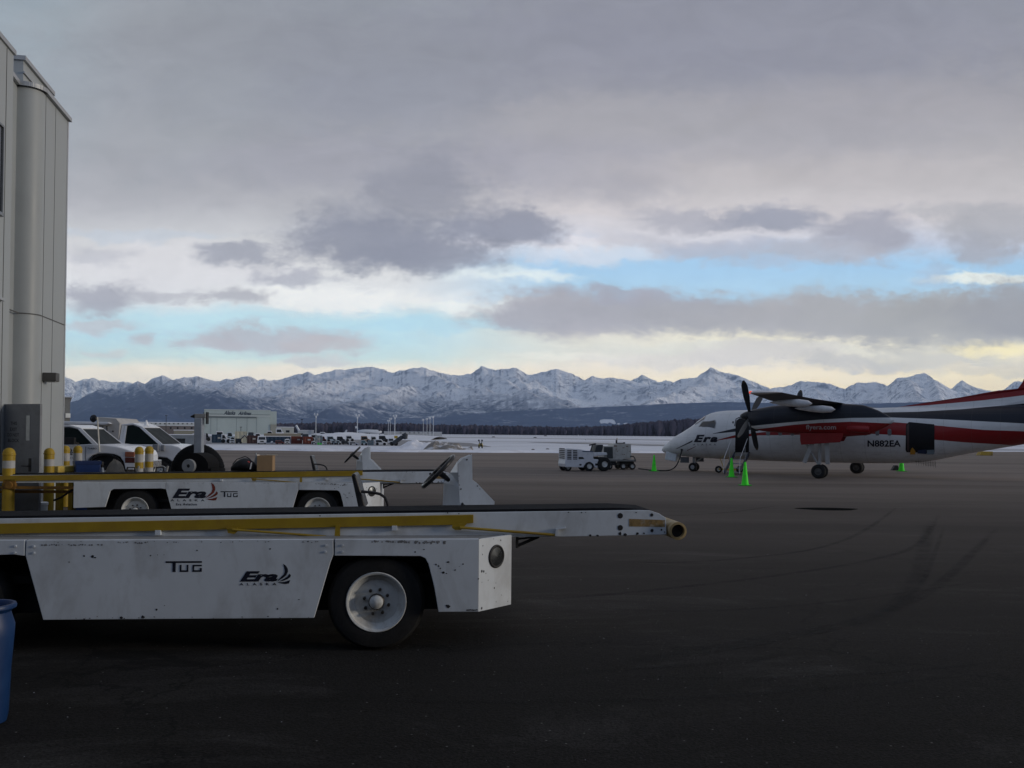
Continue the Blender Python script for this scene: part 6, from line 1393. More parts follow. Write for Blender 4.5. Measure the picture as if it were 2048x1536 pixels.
c = TF.p3(1185, 889, .55); sw = empty('steering_wheel', c); sw.parent = TG
mb = MB(); mb.torus((0, 0, 0), (-.3, 0, 1), .19, .018, 28, 8); mb.tube([(-.19, 0, 0), (.19, 0, 0)], .012, 6); mb.build('rim', BLK, sw, smooth=True)
mb = MB(); mb.tube([(0, 0, 0), (-.12, 0, -.42)], .025, 8); mb.build('column', BLK, sw)
mb = MB(); mb.prism(TF.pl([(1187, 912), (1193, 892), (1196, 889.5), (1206.5, 889.5), (1206, 896), (1203, 905)], .2), .2, TW - .2); mb.build('seat_back', M('tractor_seat', (0.03, 0.035, 0.04), .5), TG, bevel=.03, seg=3)
mb = MB(); mb.prism(TF.pl([(1186, 905), (1203, 904.5), (1214, 905), (1215, 910), (1187, 913)], -.02), -.02, TW + .02); mb.build('fender', WT, TG, bevel=.03)
for (px, r_, y) in ((1138, .21, .12), (1179, .27, .0)):
    x = TF.px(px, 935, 0)[0]; wheel_parts(TG, (x, y, r_), r_, r_ * .5, .2, lugs=0, simple=True, hub=False); wheel_parts(TG, (x, TW - y, r_), r_, r_ * .5, .2, lugs=0, yside=1, simple=True, hub=False)
x = TF.px(1208, 935, 0)[0]; wheel_parts(TG, (x, -.12, .38), .38, .16, .3, lugs=0, simple=True, hub=False); mb = MB(); mb.b2(x - .35, x + .25, .0, TW, .25, .75); mb.build('rear_box', BLK, TG, bevel=.02)
g1_ = gp(1243, 939.5); CR = R(8)
GC = empty('ground_power_cart', (g1_.x, g1_.y, gz(g1_.y)), CR, 'off-white boxy ground power cart on small wheels, towed behind the ramp tractor', 'power cart'); CF = Fr((g1_.x, g1_.y, gz(g1_.y)), CR)
CWH = M('cart_white', (0.5, 0.49, 0.46), .55, 0, .05, 3, dirt=(.25, .2, .16), dirt_amt=.5, dscale=4)
mb = MB(); mb.prism(CF.pl([(1207, 892), (1227, 892), (1228, 887.5), (1262, 887.5), (1263, 917), (1246, 918.5), (1238, 922), (1230, 920), (1207, 919)], 0), 0, 1.3); mb.build('housing', CWH, GC, bevel=.02)
mb = MB(); mb.prism(CF.pl([(1208, 894), (1225.5, 894), (1226, 917), (1215, 917), (1213, 910), (1208, 909)], -.012), -.012, 0); mb.build('radiator_panel', M('radiator_dark', (0.05, 0.055, 0.055), .6), GC)
mb = MB()
for k in range(10):
    z0 = CF.px(1220, 895.5 + k * 2.2, -.02)[1]; a = CF.px(1209.5, 900, -.02)[0]; b = CF.px(1225, 900, -.02)[0]; mb.b2(a, b, -.022, -.012, z0 - .02, z0)
mb.build('louvre', M('louvre_grey', (0.09, 0.095, 0.1), .5), GC)
mb = MB(); rr = random.Random(2)
for (x, y, w_, h) in ((1228, 891, 6, 2), (1245, 895, 4, 1.2), (1252, 892, 4, 1.4), (1234, 902, 1.6, 1.4), (1245, 908, 1.4, 1.6), (1248, 908, 1.4, 1.6), (1259, 902, 1.4, 1.4), (1232, 897, 1, 3)): mb.prism(CF.pl([(x, y), (x + w_, y), (x + w_, y + h), (x, y + h)], -.008), -.008, 0)
mb.each('placard', M('placard_rust', (0.14, 0.06, 0.035), .6), GC)
mb = MB(); mb.b2(CF.px(1216, 920, 0)[0], CF.px(1272, 920, 0)[0], -.02, 1.32, CF.px(1240, 922.5, 0)[1], CF.px(1240, 919, 0)[1]); mb.build('chassis', M('chassis_grey', (0.22, 0.21, 0.2), .6), GC)
mb = MB(); mb.prism(CF.pl([(1219, 921), (1232, 921), (1232, 931), (1219, 930)], .1), .1, 1.2); mb.prism(CF.pl([(1240, 923), (1268, 923), (1268, 930), (1240, 930)], .25), .25, 1.0); mb.each('under_box', BLK, GC)
for px in (1219, 1247, 1265):
    x = CF.px(px, 935, 0)[0]; wheel_parts(GC, (x, 0, .2), .2, .1, .14, lugs=0, simple=True, hub=False); wheel_parts(GC, (x, 1.3, .2), .2, .1, .14, lugs=0, yside=1, simple=True, hub=False)
mb = MB(); mb.tube([CF.p3(1260, 912.5, 0), CF.p3(1267, 913, 0), CF.p3(1270, 917, 0), CF.p3(1270, 924, 0)], .03, 6); mb.build('tow_pipe', BLK, GC); mb = MB(); mb.tube([CF.p3(1233, 888, .4), CF.p3(1233, 880, .4)], .05, 8); mb.tube([CF.p3(1233, 887, .4), CF.p3(1247, 887, .4)], .05, 6); mb.b2(CF.px(1247, 887, .4)[0], CF.px(1250, 887, .4)[0], .35, .5, CF.px(1247, 888, .4)[1], CF.px(1247, 884.5, .4)[1]); mb.build('exhaust_pipe', BLK, GC)
c = CF.p3(1234, 878.5, .4); mb = MB(); mb.lathe([(.001, -.08), (.06, -.06), (.06, .04), (.001, .09)], c, (0, 0, 1), 12); mb.build('beacon', M('beacon_pale', (0.6, 0.55, 0.5), .3), GC, smooth=True)
# ================================================================ light masts
MW = M('mast_white', (0.62, 0.65, 0.68), .4)
def mast(px, ytop, yb, heads, label, wpx=2.2, D_=None):
    D_ = D_ or 330; p = at(px, D_); p.z = gz(99); s_ = D_ / F; o = empty('light_mast', p, 0, label, 'light mast', 'airfield light masts'); h = at(px, D_, py=ytop).z - p.z
    mb = MB(); mb.cyl((0, 0, 0), (0, 0, h * .97), wpx * s_ * .38, wpx * s_ * .26, n=10); mb.build('pole', MW, o, smooth=True)
    for dx_ in heads:
        mb = MB(); mb.lathe([(.001, -.3), (1.2 * s_, -.25), (1.4 * s_, 0), (1.1 * s_, .4), (.001, .5)], (dx_ * s_ * .9, 0, h - .4 if dx_ else h - 1.3), (0, -.3, 1), 12); mb.build('lamp_head', M('lamp_head_white', (0.75, 0.77, 0.8), .35), o, smooth=True)
    mb = MB(); mb.b2(min(heads) * s_, max(heads) * s_, -.08, .08, h - .95, h - .8); mb.build('crossarm', MW, o); return o
mast(630, 827, 866, (-3.2, 3.2, 0), 'tallest leftmost white floodlight mast, right of the cream hangar')
mast(713, 829, 866, (-3.2, 3.2, 0), 'white floodlight mast standing by the tail of the far white jet')
mast(788, 830, 866, (-3.2, 3.2, 0), 'white twin headed floodlight mast just right of two thinner masts')
mast(775, 840, 872, (-1.5, 1.5), 'thin white light mast, left one of the close pair', 1.3, 420)
mast(779, 836, 872, (-1.5, 1.5), 'thin white light mast, right one of the close pair', 1.3, 400)
mast(845, 838, 870, (-1.8, .4), 'leftmost of the four thin light masts in a row', 1.5, 400)
mast(852.5, 836.5, 870, (-2, .2), 'second from left of the four thin light masts in a row', 1.5, 390)
mast(858.5, 834.5, 870, (-2, .2), 'third from left of the four thin light masts in a row', 1.6, 375)
mast(865, 832.5, 872, (-2.2, .1), 'rightmost and tallest of the four thin light masts in a row', 1.7, 360)
# dark utility poles
for px, y0, D_, lab in ((330, 830, 150, 'dark wooden utility pole beyond the utility truck bonnet'), (602, 838, 330, 'small dark pole with lamp left of the tallest floodlight mast'), (480, 853.5, 300, 'dark pole with small T head in front of the hangar')):
    p = at(px, D_); p.z = gz(99); h = at(px, D_, py=y0).z - p.z; s_ = D_ / F; o = empty('utility_pole', p, 0, lab, 'pole'); WDK = M('pole_dark', (0.04, 0.04, 0.045), .8)
    mb = MB(); mb.cyl((0, 0, 0), (0, 0, h), .7 * s_, .5 * s_, n=8); mb.build('post', WDK, o); mb = MB(); mb.b2(-2.2 * s_, 2.2 * s_, -.1, .1, h - 1.2 * s_, h - .2 * s_); mb.build('crossarm', WDK, o)
# ================================================================ hangar and far buildings
GB = gz(99)
def bf(px, D_): p = at(px, D_); p.z = GB; a_ = -math.atan2(p.x, p.y) + R(1 if p.x < 0 else 0); return Fr(p, a_), p
CRM = M('hangar_cream', (0.42, 0.47, 0.44), .7, 0, .04, .1, dirt=(.28, .31, .29), dirt_amt=.4, dscale=.06, streak=.2)
D_ = 520; hf, p = bf(545, D_); HG = empty('hangar', p, hf.rz, 'big pale green-grey hangar with dark script lettering high on its front', 'hangar')
def hb(name, x0, x1, y0, y1, d0, d1, mat, **k):
    a = hf.px(x0, y0, d0); b = hf.px(x1, y0, d0); z1 = a[1]; z0 = hf.px(x0, y1, d0)[1] if y1 is not None else 0
    mb = MB(); mb.b2(a[0], b[0], d0, d1, z0, z1); return mb.build(name, mat, HG, **k)
hb('wall', 408.5, 541, 819, None, 0, 60, CRM); hb('wall', 541.01, 553.5, 822.5, None, 1.0, 58, CRM); hb('wall', 541, 553.5, 849, None, -.5, .9, M('hangar_tan', (0.3, 0.29, 0.24), .8))
hb('roof_edge', 408, 541.5, 818.2, 819.5, -.4, 60.4, M('edge_pale', (0.5, 0.53, 0.5), .6))
hb('door_track', 409, 513, 833.2, 834.3, -.9, -.01, M('track_dark', (0.09, 0.11, 0.12), .7)); hb('door_header', 409, 541, 829.3, 831.8, -.5, -.01, M('edge_pale', (.5, .53, .5)))
for x in (421.5, 434, 473, 494, 513): hb('door_joint', x, x + .5, 835, None, -.06, -.01, M('joint_dark', (0.16, 0.19, 0.19), .7))
hb('corner_pipe', 406.6, 408.4, 824, 856, -1, .0, M('track_dark', (.09, .11, .12)))
mb = MB(); DK = M('script_dark', (0.07, 0.08, 0.095), .7)
for x0, x1, y0, y1 in ((410, 447, 827.3, 828.4), (502, 540, 829.0, 830.1)):
    a = hf.px(x0, y0, -.1); b = hf.px(x1, y1, -.1); mb.b2(a[0], b[0], -.12, -.01, b[1], a[1])
a = hf.p3(447, 829.6, -.1); b = hf.p3(471, 829.6, -.1); c = hf.p3(447, 821.5, -.1); text(mb, 'Alaska', a, (1, 0, 0), (0, 0, 1), b.x - a.x, c.z - a.z, shear=.5, offset=.03)
a = hf.p3(476, 830, -.1); b = hf.p3(503, 830, -.1); text(mb, 'Airlines', a, (1, 0, 0), (0, 0, 1), b.x - a.x, c.z - a.z - .2, shear=.5, offset=.03); mb.each('lettering', DK, HG, fixn=False)
def block(name, px0, px1, ytop, D_, depth, mat, label, cat, roofmat=None, roof_px=1.0, ybot=None, windows=None, wmat=None, group=None):
    f_, p = bf((px0 + px1) / 2, D_); o = empty(name, p, f_.rz, label, cat, group); a = f_.px(px0, ytop, 0); b = f_.px(px1, ytop, 0); z0 = f_.px(px0, ybot, 0)[1] if ybot else 0
    z0 = max(0, z0) if ybot else 0
    mb = MB(); mb.b2(a[0], b[0], 0, depth, z0, a[1]); mb.build('wall', mat, o)
    if roofmat: rt_ = roof_px * D_ / F; mb = MB(); mb.b2(a[0] - rt_ * .5, b[0] + rt_ * .5, -rt_ * .4, depth + rt_ * .4, a[1] + .002, a[1] + rt_); mb.build('roof', roofmat, o)
    if windows:
        for (x0, x1, y0, y1) in windows: q = f_.px(x0, y0, 0); r_ = f_.px(x1, y1, 0); mb = MB(); mb.b2(q[0], r_[0], -.06, -.01, r_[1], q[1]); mb.build('window', wmat or GLASS, o)
    return o
SR = M('snow_roof', (0.7, 0.72, 0.77), .9); LB = M('long_pale', (0.42, 0.44, 0.43), .8); BRN = M('brown_clad', (0.16, 0.14, 0.135), .85)
block('terminal_hall', 255, 396, 844.5, 420, 40, LB, 'long pale two-storey building on the skyline left of the hangar', 'building', SR, 1.2, windows=[(256 + k * 9, 259 + k * 9, 846.5, 848.5) for k in range(15)])
block('brown_warehouse', 292, 392, 851, 330, 30, BRN, 'long low brown warehouse in front of the pale skyline building', 'building', SR, .8, windows=[(340 + k * 14, 343 + k * 14, 854, 858) for k in range(4)])
block('snowy_shed', 348, 404, 861, 240, 18, M('shed_tan', (0.26, 0.25, 0.2), .8), 'tan shed with snow covered roof left of the hangar base', 'shed', SR, 1.6)
block('grey_trailer', 318, 388, 869.5, 110, 8, M('trailer_grey', (0.14, 0.16, 0.18), .7, 0, .1, 1), 'long grey trailer with a pale edged roof beyond the utility truck hood', 'trailer', SR, .8, windows=[(352, 370, 877, 891)])
block('grey_trailer', 386, 412, 868, 118, 6, M('trailer_pale', (0.3, 0.3, 0.32), .7), 'short paler grey trailer right of the thick lamp post', 'trailer', SR, .6)
block('cream_office', 554, 588, 854.5, 380, 20, M('cream_wall', (0.4, 0.4, 0.36), .8), 'small cream office building right of the hangar', 'building', SR, 1.0, windows=[(572, 579, 860.5, 865)])
block('white_shed', 596, 628, 861, 330, 14, M('white_wall', (0.42, 0.45, 0.48), .8), 'low pale shed left of the tallest floodlight mast', 'shed', SR, 1.0)
block('long_shelter', 528, 602, 867.5, 170, 6, M('shelter_tan', (0.28, 0.25, 0.2), .8), 'long low tan roofed shelter behind the blue container', 'shelter', M('roof_tan', (0.42, 0.36, 0.25), .7), .8)
mb = MB()
f_, p = bf(595, 360); o = empty('loading_boom', p, f_.rz, 'white diagonal loading boom right of the small cream office', 'boom'); a = f_.p3(592, 850.5, 0); b = f_.p3(600, 864, 0); mb.tube([a, b], .45, 6); mb.build('boom', MW, o); mb = MB(); mb.tube([(b.x, 0, 0), b], .3, 6); mb.build('leg', MW, o)
o = block('pale_low_building', 768, 884, 863.5, 560, 20, M('low_pale', (0.46, 0.46, 0.46), .85), 'very long low pale building on the far side behind the row of light masts', 'building', SR, .7, windows=[(800 + 9 * k, 803 + 9 * k, 865, 866.5) for k in range(8)])
# snow covered ground rise behind the parked vehicles
heap('snow_ridge', [(600, 872), (640, 868), (668, 866), (700, 864), (740, 868), (770, 870), (800, 869), (850, 871), (880, 873)], 260, 60, SNOWF, 'broad low snow ridge behind the row of ramp vehicles', .15, 4, 'snow ridge')
# ================================================================ far vehicles and boxes (a row on the snow)
def container(px0, px1, ytop, ybot, D_, mat, label, topmat=None):
    f_, p = bf((px0 + px1) / 2, D_); o = empty('shipping_container', p, f_.rz, label, 'container'); a = f_.px(px0, ytop, 0); b = f_.px(px1, ytop, 0); h = a[1]
    mb = MB(); n = max(6, int((b[0] - a[0]) / .3)); vs = []
    for k in range(n + 1):
        x = a[0] + (b[0] - a[0]) * k / n; yy_ = .0 if k % 2 else .06; vs += [(x, yy_, .12), (x, yy_, h - .1)]
    mb.add(vs, [(2 * k, 2 * k + 2, 2 * k + 3, 2 * k + 1) for k in range(n)]); mb.b2(a[0], b[0], .08, 2.4, .1, h - .02); mb.build('body', mat, o)
    mb = MB(); mb.b2(a[0] - .03, b[0] + .03, -.04, .07, h - .1, h + .02); mb.b2(a[0] - .03, b[0] + .03, -.04, .07, 0, .12); mb.b2(a[0] - .04, a[0] + .06, -.045, .06, .12, h - .1); mb.b2(b[0] - .06, b[0] + .04, -.045, .06, .12, h - .1); mb.build('frame', topmat or mat, o)
    mb = MB(); mb.b2(b[0] - .75, b[0] - .3, -.07, -.05, h * .5, h * .68); mb.build('placard', M('placard_pale', (.4, .4, .38), .6), o)
    return o
RST = M('container_rust', (0.17, 0.045, 0.03), .7, 0, .15, 1); DBL = M('container_navy', (0.025, 0.05, 0.085), .7, 0, .15, 1); CRC = M('container_cream', (0.48, 0.46, 0.36), .7, 0, .08, 1); DRB = M('container_brown', (0.07, 0.04, 0.04), .7, 0, .2, 1)
GRYT = M('tank_grey', (0.27, 0.32, 0.34), .6)
DV = 136
container(424, 445, 869, 886, 148, DBL, 'dark blue container at the left end of the far row')
container(470.5, 494, 863, 886, 150, CRC, 'tall cream container in the far row, in front of the hangar')
container(494.5, 515, 871, 889, 142, DRB, 'dark brown container right of the tall cream one')
container(530, 582, 872, 888, 146, DBL, 'long dark blue container with a snowy top edge in the far row', SR)
container(582.5, 604, 873, 889, 143, RST, 'rust red container, left one of the far pair')
container(606.5, 625, 873.5, 889, 141, RST, 'rust red container, right one of the far pair')
container(630.5, 644.5, 871, 886, 144, GRYT, 'pale grey green upright container right of the rust red pair')
def van(px0, px1, ytop, D_, mat, label, name='van', cat='van', face='side', wmat=None, wfrac=(.5, .88), hood=0.22, group='vehicles on the far snow', depth=1.9):
    f_, p = bf((px0 + px1) / 2, D_); o = empty(name, p, f_.rz, label, cat, group); a = f_.px(px0, ytop, 0); b = f_.px(px1, ytop, 0); h = a[1]; L = b[0] - a[0]; x0, x1 = a[0], b[0]
    r = min(.34, h * .24)
    if face == 'front':
        mb = MB(); mb.loft([[(x0, 0, r * .7), (x1, 0, r * .7), (x1, 0, h * .5), (x0, 0, h * .5)], [(x0, .1, r * .6), (x1, .1, r * .6), (x1, .1, h * .52), (x0, .1, h * .52)], [(x0, 3.4, r * .6), (x1, 3.4, r * .6), (x1, 3.4, h * .52), (x0, 3.4, h * .52)]])
        mb.loft([[(x0 + .02, .12, h * .5), (x1 - .02, .12, h * .5), (x1 - L * .08, .5, h), (x0 + L * .08, .5, h)], [(x0 + .02, 3.4, h * .5), (x1 - .02, 3.4, h * .5), (x1 - L * .08, 3.3, h), (x0 + L * .08, 3.3, h)]]); mb.build('body', mat, o)
        mb = MB(); mb.poly([(x0 + L * .1, .13, h * .54), (x1 - L * .1, .13, h * .54), (x1 - L * .14, .4, h * .88), (x0 + L * .14, .4, h * .88)]); mb.build('windscreen', GLASS, o, fixn=False)
        mb = MB(); mb.b2(x0 + L * .3, x1 - L * .3, -.03, 0, h * .25, h * .4); mb.build('grille', BLK, o)
        for s_ in (x0 + .1, x1 - .1 - .18): mb = MB(); mb.b2(s_, s_ + .18, .1, .9, 0, r * 1.6); mb.build('wheel', TYRE, o)
    else:
        hl_ = L * hood; mb = MB(); s_ = 1 if face == 'side' else -1
        pr_ = [(0, r * .7), (L, r * .7), (L, h * .5), (L - hl_ * .9, h * .56), (L - hl_ * 1.5, h * .97), (L - hl_ * 1.8, h), (.05, h), (0, h * .9)]
        pr_ = [(x0 + u_ if s_ > 0 else x1 - u_, v_) for u_, v_ in pr_]; mb.prism(pr_, 0, depth); mb.build('body', mat, o, bevel=.04)
        mb = MB(); w0, w1 = L * .08, L - hl_ * 1.7
        q = [(w0, h * wfrac[0]), (w1 + hl_ * .5, h * wfrac[0]), (w1, h * wfrac[1]), (w0, h * wfrac[1])]; mb.prism([(x0 + u_ if s_ > 0 else x1 - u_, v_) for u_, v_ in q], -.012, -.002); mb.build('side_window', wmat or GLASS, o)
        for u_ in (L * .2, L * .8): mb = MB(); mb.cyl((x0 + u_, -.02, r), (x0 + u_, .2, r), r, n=14); mb.cyl((x0 + u_, -.03, r), (x0 + u_, -.02, r), r * .5, n=10); mb.build('wheel', TYRE, o)
    return o
VW = M('far_white', (0.6, 0.62, 0.65), .5); VR = M('far_red', (0.13, 0.025, 0.02), .5); VD = M('far_dark', (0.035, 0.04, 0.05), .5); VT = M('far_tan', (0.3, 0.22, 0.16), .6); VB = M('far_pale_blue', (0.38, 0.46, 0.52), .5)
van(443, 461, 868, 145, VW, 'white pickup in the far row between the dark blue and cream containers', 'far_pickup', 'pickup', face='side', hood=.4)
van(459.5, 469, 879, 142, VW, 'small white cart left of the cream container', 'ramp_cart', 'cart', face='front')
van(515, 533, 872, 137, VW, 'white van facing the viewer, in front of the long dark blue container', face='front')
van(551, 569, 881, 137, VR, 'small dark red car parked by the long dark blue container', 'far_car', 'car')
van(569.5, 580, 878.5, 140, VW, 'small white van left of the rust red containers', face='front')
van(645, 653.5, 883.5, 138, VW, 'small white cart just right of the pale grey container', 'ramp_cart', 'cart', face='front')
van(654, 663.5, 884, 138, VT, 'small tan cart between two white ones', 'ramp_cart', 'cart')
van(663.5, 672, 881, 138, VB, 'pale blue baggage cart, left one of a pair', 'baggage_cart', 'cart'); van(672.5, 682, 881, 138, VB, 'pale blue baggage cart, right one of a pair', 'baggage_cart', 'cart')
van(683, 700, 881.5, 140, VD, 'dark car in the far row, left of the white roofed one', 'far_car', 'car'); van(698, 717, 883.5, 134, VW, 'white roofed car just above the far steering wheel', 'far_car', 'car')
van(722, 735, 881, 134, VB, 'blue windowed van right of the far loader cowl', wmat=M('teal_window', (0.03, 0.09, 0.11), .3), wfrac=(.55, .9)); container(736, 747, 881, 892, 135, GRYT, 'small pale grey box container near the snow heap')
van(750, 774, 878.5, 134, VW, 'white box truck standing left of the white snow heap', 'box_truck', 'truck', hood=.3)
van(623, 634, 883, 139, VW, 'small white car right of the rust red containers', 'far_car', 'car')
van(302, 328, 859, 170, VW, 'white van behind the utility truck windscreen', face='side')
van(594, 612, 866.5, 260, VD, 'dark van on the rise below the tallest floodlight mast', face='side'); van(640, 655, 864, 280, VW, 'white van on the rise right of the tallest mast')
van(552, 568, 857, 370, VW, 'white van beside the small cream office', face='side')
f_, p = bf(544, 138); o = empty('white_tank', p, f_.rz, 'small white round tank in front of the long dark blue container', 'tank'); mb = MB(); c = f_.p3(544, 885, 0); mb.lathe([(.001, -.24), (.14, -.18), (.23, 0), (.14, .18), (.001, .24)], c, (0, 0, 1), 16); mb.build('shell', VW, o, smooth=True); mb = MB(); mb.b2(c.x - .12, c.x + .12, -.1, .1, 0, c.z - .18); mb.build('stand', VD, o)
f_, p = bf(639, 136); o = empty('green_crate', p, f_.rz, 'bright green crates in front of the pale grey container', 'crate'); mb = MB(); a = f_.px(635, 885.5, 0); b = f_.px(643.5, 885.5, 0); mb.b2(a[0], a[0] + (b[0] - a[0]) * .45, 0, .5, 0, a[1]); mb.b2(b[0] - (b[0] - a[0]) * .45, b[0], 0, .5, 0, a[1] * .8); mb.build('crate_body', M('crate_green', (0.03, 0.5, 0.05), .5), o)
# second and third rows of parked ramp vehicles and kit, farther back on the packed snow
rr = random.Random(21)
BACK = [(432, 452, 862, 190, VW, 'white van above the dark blue container at the left end', 'side'), (455, 468, 864, 185, VB, 'pale blue van between the blue container and the tall cream one', 'side'), (496, 508, 864.5, 190, VD, 'dark van showing above the dark brown container', 'front'), (511, 524, 866, 180, VW, 'white van roof above the front-facing white van', 'side'),
 (534, 548, 861.5, 250, VW, 'white van by the hangar corner above the tan roofed shelter', 'side'), (604, 618, 868, 200, VD, 'dark van above the right rust container', 'front'), (622, 640, 868.5, 190, VW, 'white van above the pale grey green container', 'side'), (642, 652, 873, 175, VR, 'small red van right of the pale grey green container', 'side'), (654, 672, 872.5, 180, VB, 'pale blue van above the baggage carts', 'side'),
 (674, 690, 873, 172, VD, 'dark van above the dark car of the far row', 'side'), (692, 708, 871, 185, VW, 'white van left of the far loader cowl top', 'side'), (722, 740, 872, 170, VT, 'tan van above the blue windowed van', 'side'), (742, 756, 872.5, 172, VW, 'white van above the small pale grey box container', 'side'), (758, 776, 871.5, 176, VD, 'dark van above the white box truck', 'side'), (776, 788, 876, 150, VW, 'small white van just left of the boom truck', 'front'),
 (406, 420, 866.5, 170, VD, 'dark van right of the thick lamp post, under the hangar', 'side')]
for (x0, x1, yt, D_, mt, lab, fc) in BACK: van(x0, x1, yt, D_, mt, lab, face=fc)
# satellite-like black heater by the cream container and black thing on the rust container
f_, p = bf(476, 140); o = empty('black_dolly', p, f_.rz, 'small black machine with an arm in front of the cream container', 'machine'); mb = MB(); mb.b2(-.5, .4, 0, .5, .15, .8); mb.tube([(.3, 0, .7), (.9, 0, 1.3), (1.2, 0, .9)], .09, 6); mb.build('body', VD, o); mb = MB(); mb.cyl((-.3, -.05, .18), (-.3, .1, .18), .18, n=12); mb.cyl((.3, -.05, .18), (.3, .1, .18), .18, n=12); mb.build('wheel', TYRE, o)
# boom truck (de-icer) by the heap
f_, p = bf(797, 132); o = empty('boom_truck', p, f_.rz, 'dark and yellow de-icing boom truck at the left foot of the snow heap', 'truck')
a = f_.p3(786, 890, 0); b = f_.p3(805, 873.5, 0); mb = MB(); mb.tube([a + Vector((0, 0, .2)), b], .32, 8); mb.build('boom', VD, o); mb = MB(); mb.lathe([(.001, -.5), (.4, -.4), (.45, .3), (.001, .5)], b + Vector((.35, 0, .1)), (0, 0, 1), 12); mb.build('basket', VD, o)
c = f_.px(792, 871.5, 0); d = f_.px(792, 877, 0); mb = MB(); mb.b2(c[0] - .25, c[0] + .25, 0, .5, d[1], c[1]); mb.build('beacon_box', M('boom_yellow', (0.5, 0.33, 0.05), .5), o, bevel=.04)
a = f_.px(780, 885, 0); b = f_.px(792, 885, 0); mb = MB(); mb.b2(a[0], b[0], 0, 1.6, .3, a[1]); mb.build('body', VW, o); mb = MB(); mb.cyl((a[0] + .3, -.05, .32), (a[0] + .3, .2, .32), .32, n=14); mb.cyl((b[0], -.05, .32), (b[0], .2, .32), .32, n=14); mb.build('wheel', TYRE, o)
# far white jet
D_ = 470; f_, p = bf(735, D_); J = empty('distant_jet', p, f_.rz, 'white jet parked far away behind the steering wheel of the far loader', 'aircraft')
a = f_.p3(713, 862.5, 0); b = f_.p3(764, 865, 0); r_ = 4.2 * D_ / F; Lh = b.x - a.x; mb = MB(); mb.lathe([(.05, 0), (r_ * .5, Lh * .08), (r_ * .85, Lh * .2), (r_, Lh * .35), (r_, Lh * .8), (r_ * .8, Lh * .9), (r_ * .4, Lh * .98), (.001, Lh)], (a.x, 0, a.z), (1, 0, -.02), 24); mb.build('fuselage', VW, J, smooth=True)
F3 = f_.pl([(709.5, 852), (714, 851), (722, 861), (713, 862)], 0); mb = MB(); mb.prism(F3, -.15, .15); mb.build('tail_fin', M('tail_navy', (0.06, 0.08, 0.13), .5), J); F4 = f_.pl([(710, 853), (713.5, 852), (715, 856), (711, 857)], -.2); mb = MB(); mb.prism(F4, -.2, -.16); mb.build('tail_emblem', VW, J)
mb = MB(); mb.loft([foil(4.5, a.x + Lh * .42, -1, a.z - .9, .1), foil(1.6, a.x + Lh * .2, -12, a.z - .3, .1)]); mb.loft([foil(4.5, a.x + Lh * .42, 1, a.z - .9, .1), foil(1.6, a.x + Lh * .2, 12, a.z - .3, .1)]); mb.build('wing', VW, J)
mb = MB(); mb.lathe([(.6, 0), (.7, .5), (.6, 2), (.3, 2.6)], (a.x + Lh * .45, -4, a.z - 1.6), (-1, 0, 0), 14); mb.build('engine', M('far_grey', (.2, .2, .22), .5), J, smooth=True)
mb = MB()
for (x, y) in ((a.x + Lh * .9, 0), (a.x + Lh * .5, -2), (a.x + Lh * .5, 2)): mb.cyl((x, y, .0), (x, y, a.z - r_ * .6), .2, n=8)
mb.build('landing_gear', VD, J); mb = MB(); mb.b2(a.x + Lh * .86, a.x + Lh * .93, -r_ * .75, -r_ * .6, a.z + .25, a.z + .7) ; mb.build('cockpit_glass', GLASS, J)
# small white plane with a purple band
D_ = 330; f_, p = bf(678, D_); J = empty('distant_propliner', p, f_.rz, 'small white aircraft with dark purple band, far left of the white jet', 'aircraft'); a = f_.p3(666, 867.5, 0); b = f_.p3(693, 868, 0); Lh = b.x - a.x; r_ = 2.6 * D_ / F
mb = MB(); mb.lathe([(.001, 0), (r_ * .7, Lh * .06), (r_, Lh * .2), (r_, Lh * .6), (r_ * .5, Lh * .85), (.08, Lh)], (a.x, 0, a.z), (1, 0, .02), 20); mb.build('fuselage', VW, J, smooth=True)
mb = MB(); mb.b2(a.x + Lh * .1, a.x + Lh * .7, -r_ * 1.01, -r_ * .7, a.z - .2, a.z + .2); mb.build('band', M('band_purple', (0.05, 0.03, 0.12), .5), J)
mb = MB(); mb.prism([(b.x - 1.2, b.z), (b.x - .2, b.z + 1.6), (b.x + .3, b.z + 1.6), (b.x + .1, b.z)], -.1, .1); mb.build('tail_fin', VW, J); mb = MB(); mb.loft([foil(1.4, a.x + Lh * .35, -5, a.z + r_ * .7, .12), foil(1.6, a.x + Lh * .33, 0, a.z + r_ * .7, .12), foil(1.4, a.x + Lh * .35, 5, a.z + r_ * .7, .12)]); mb.build('wing', VW, J)
mb = MB()
for x in (a.x + Lh * .15, a.x + Lh * .45): mb.cyl((x, -.3, 0), (x, -.3, a.z - r_ * .5), .15, n=8)
mb.build('landing_gear', VD, J)
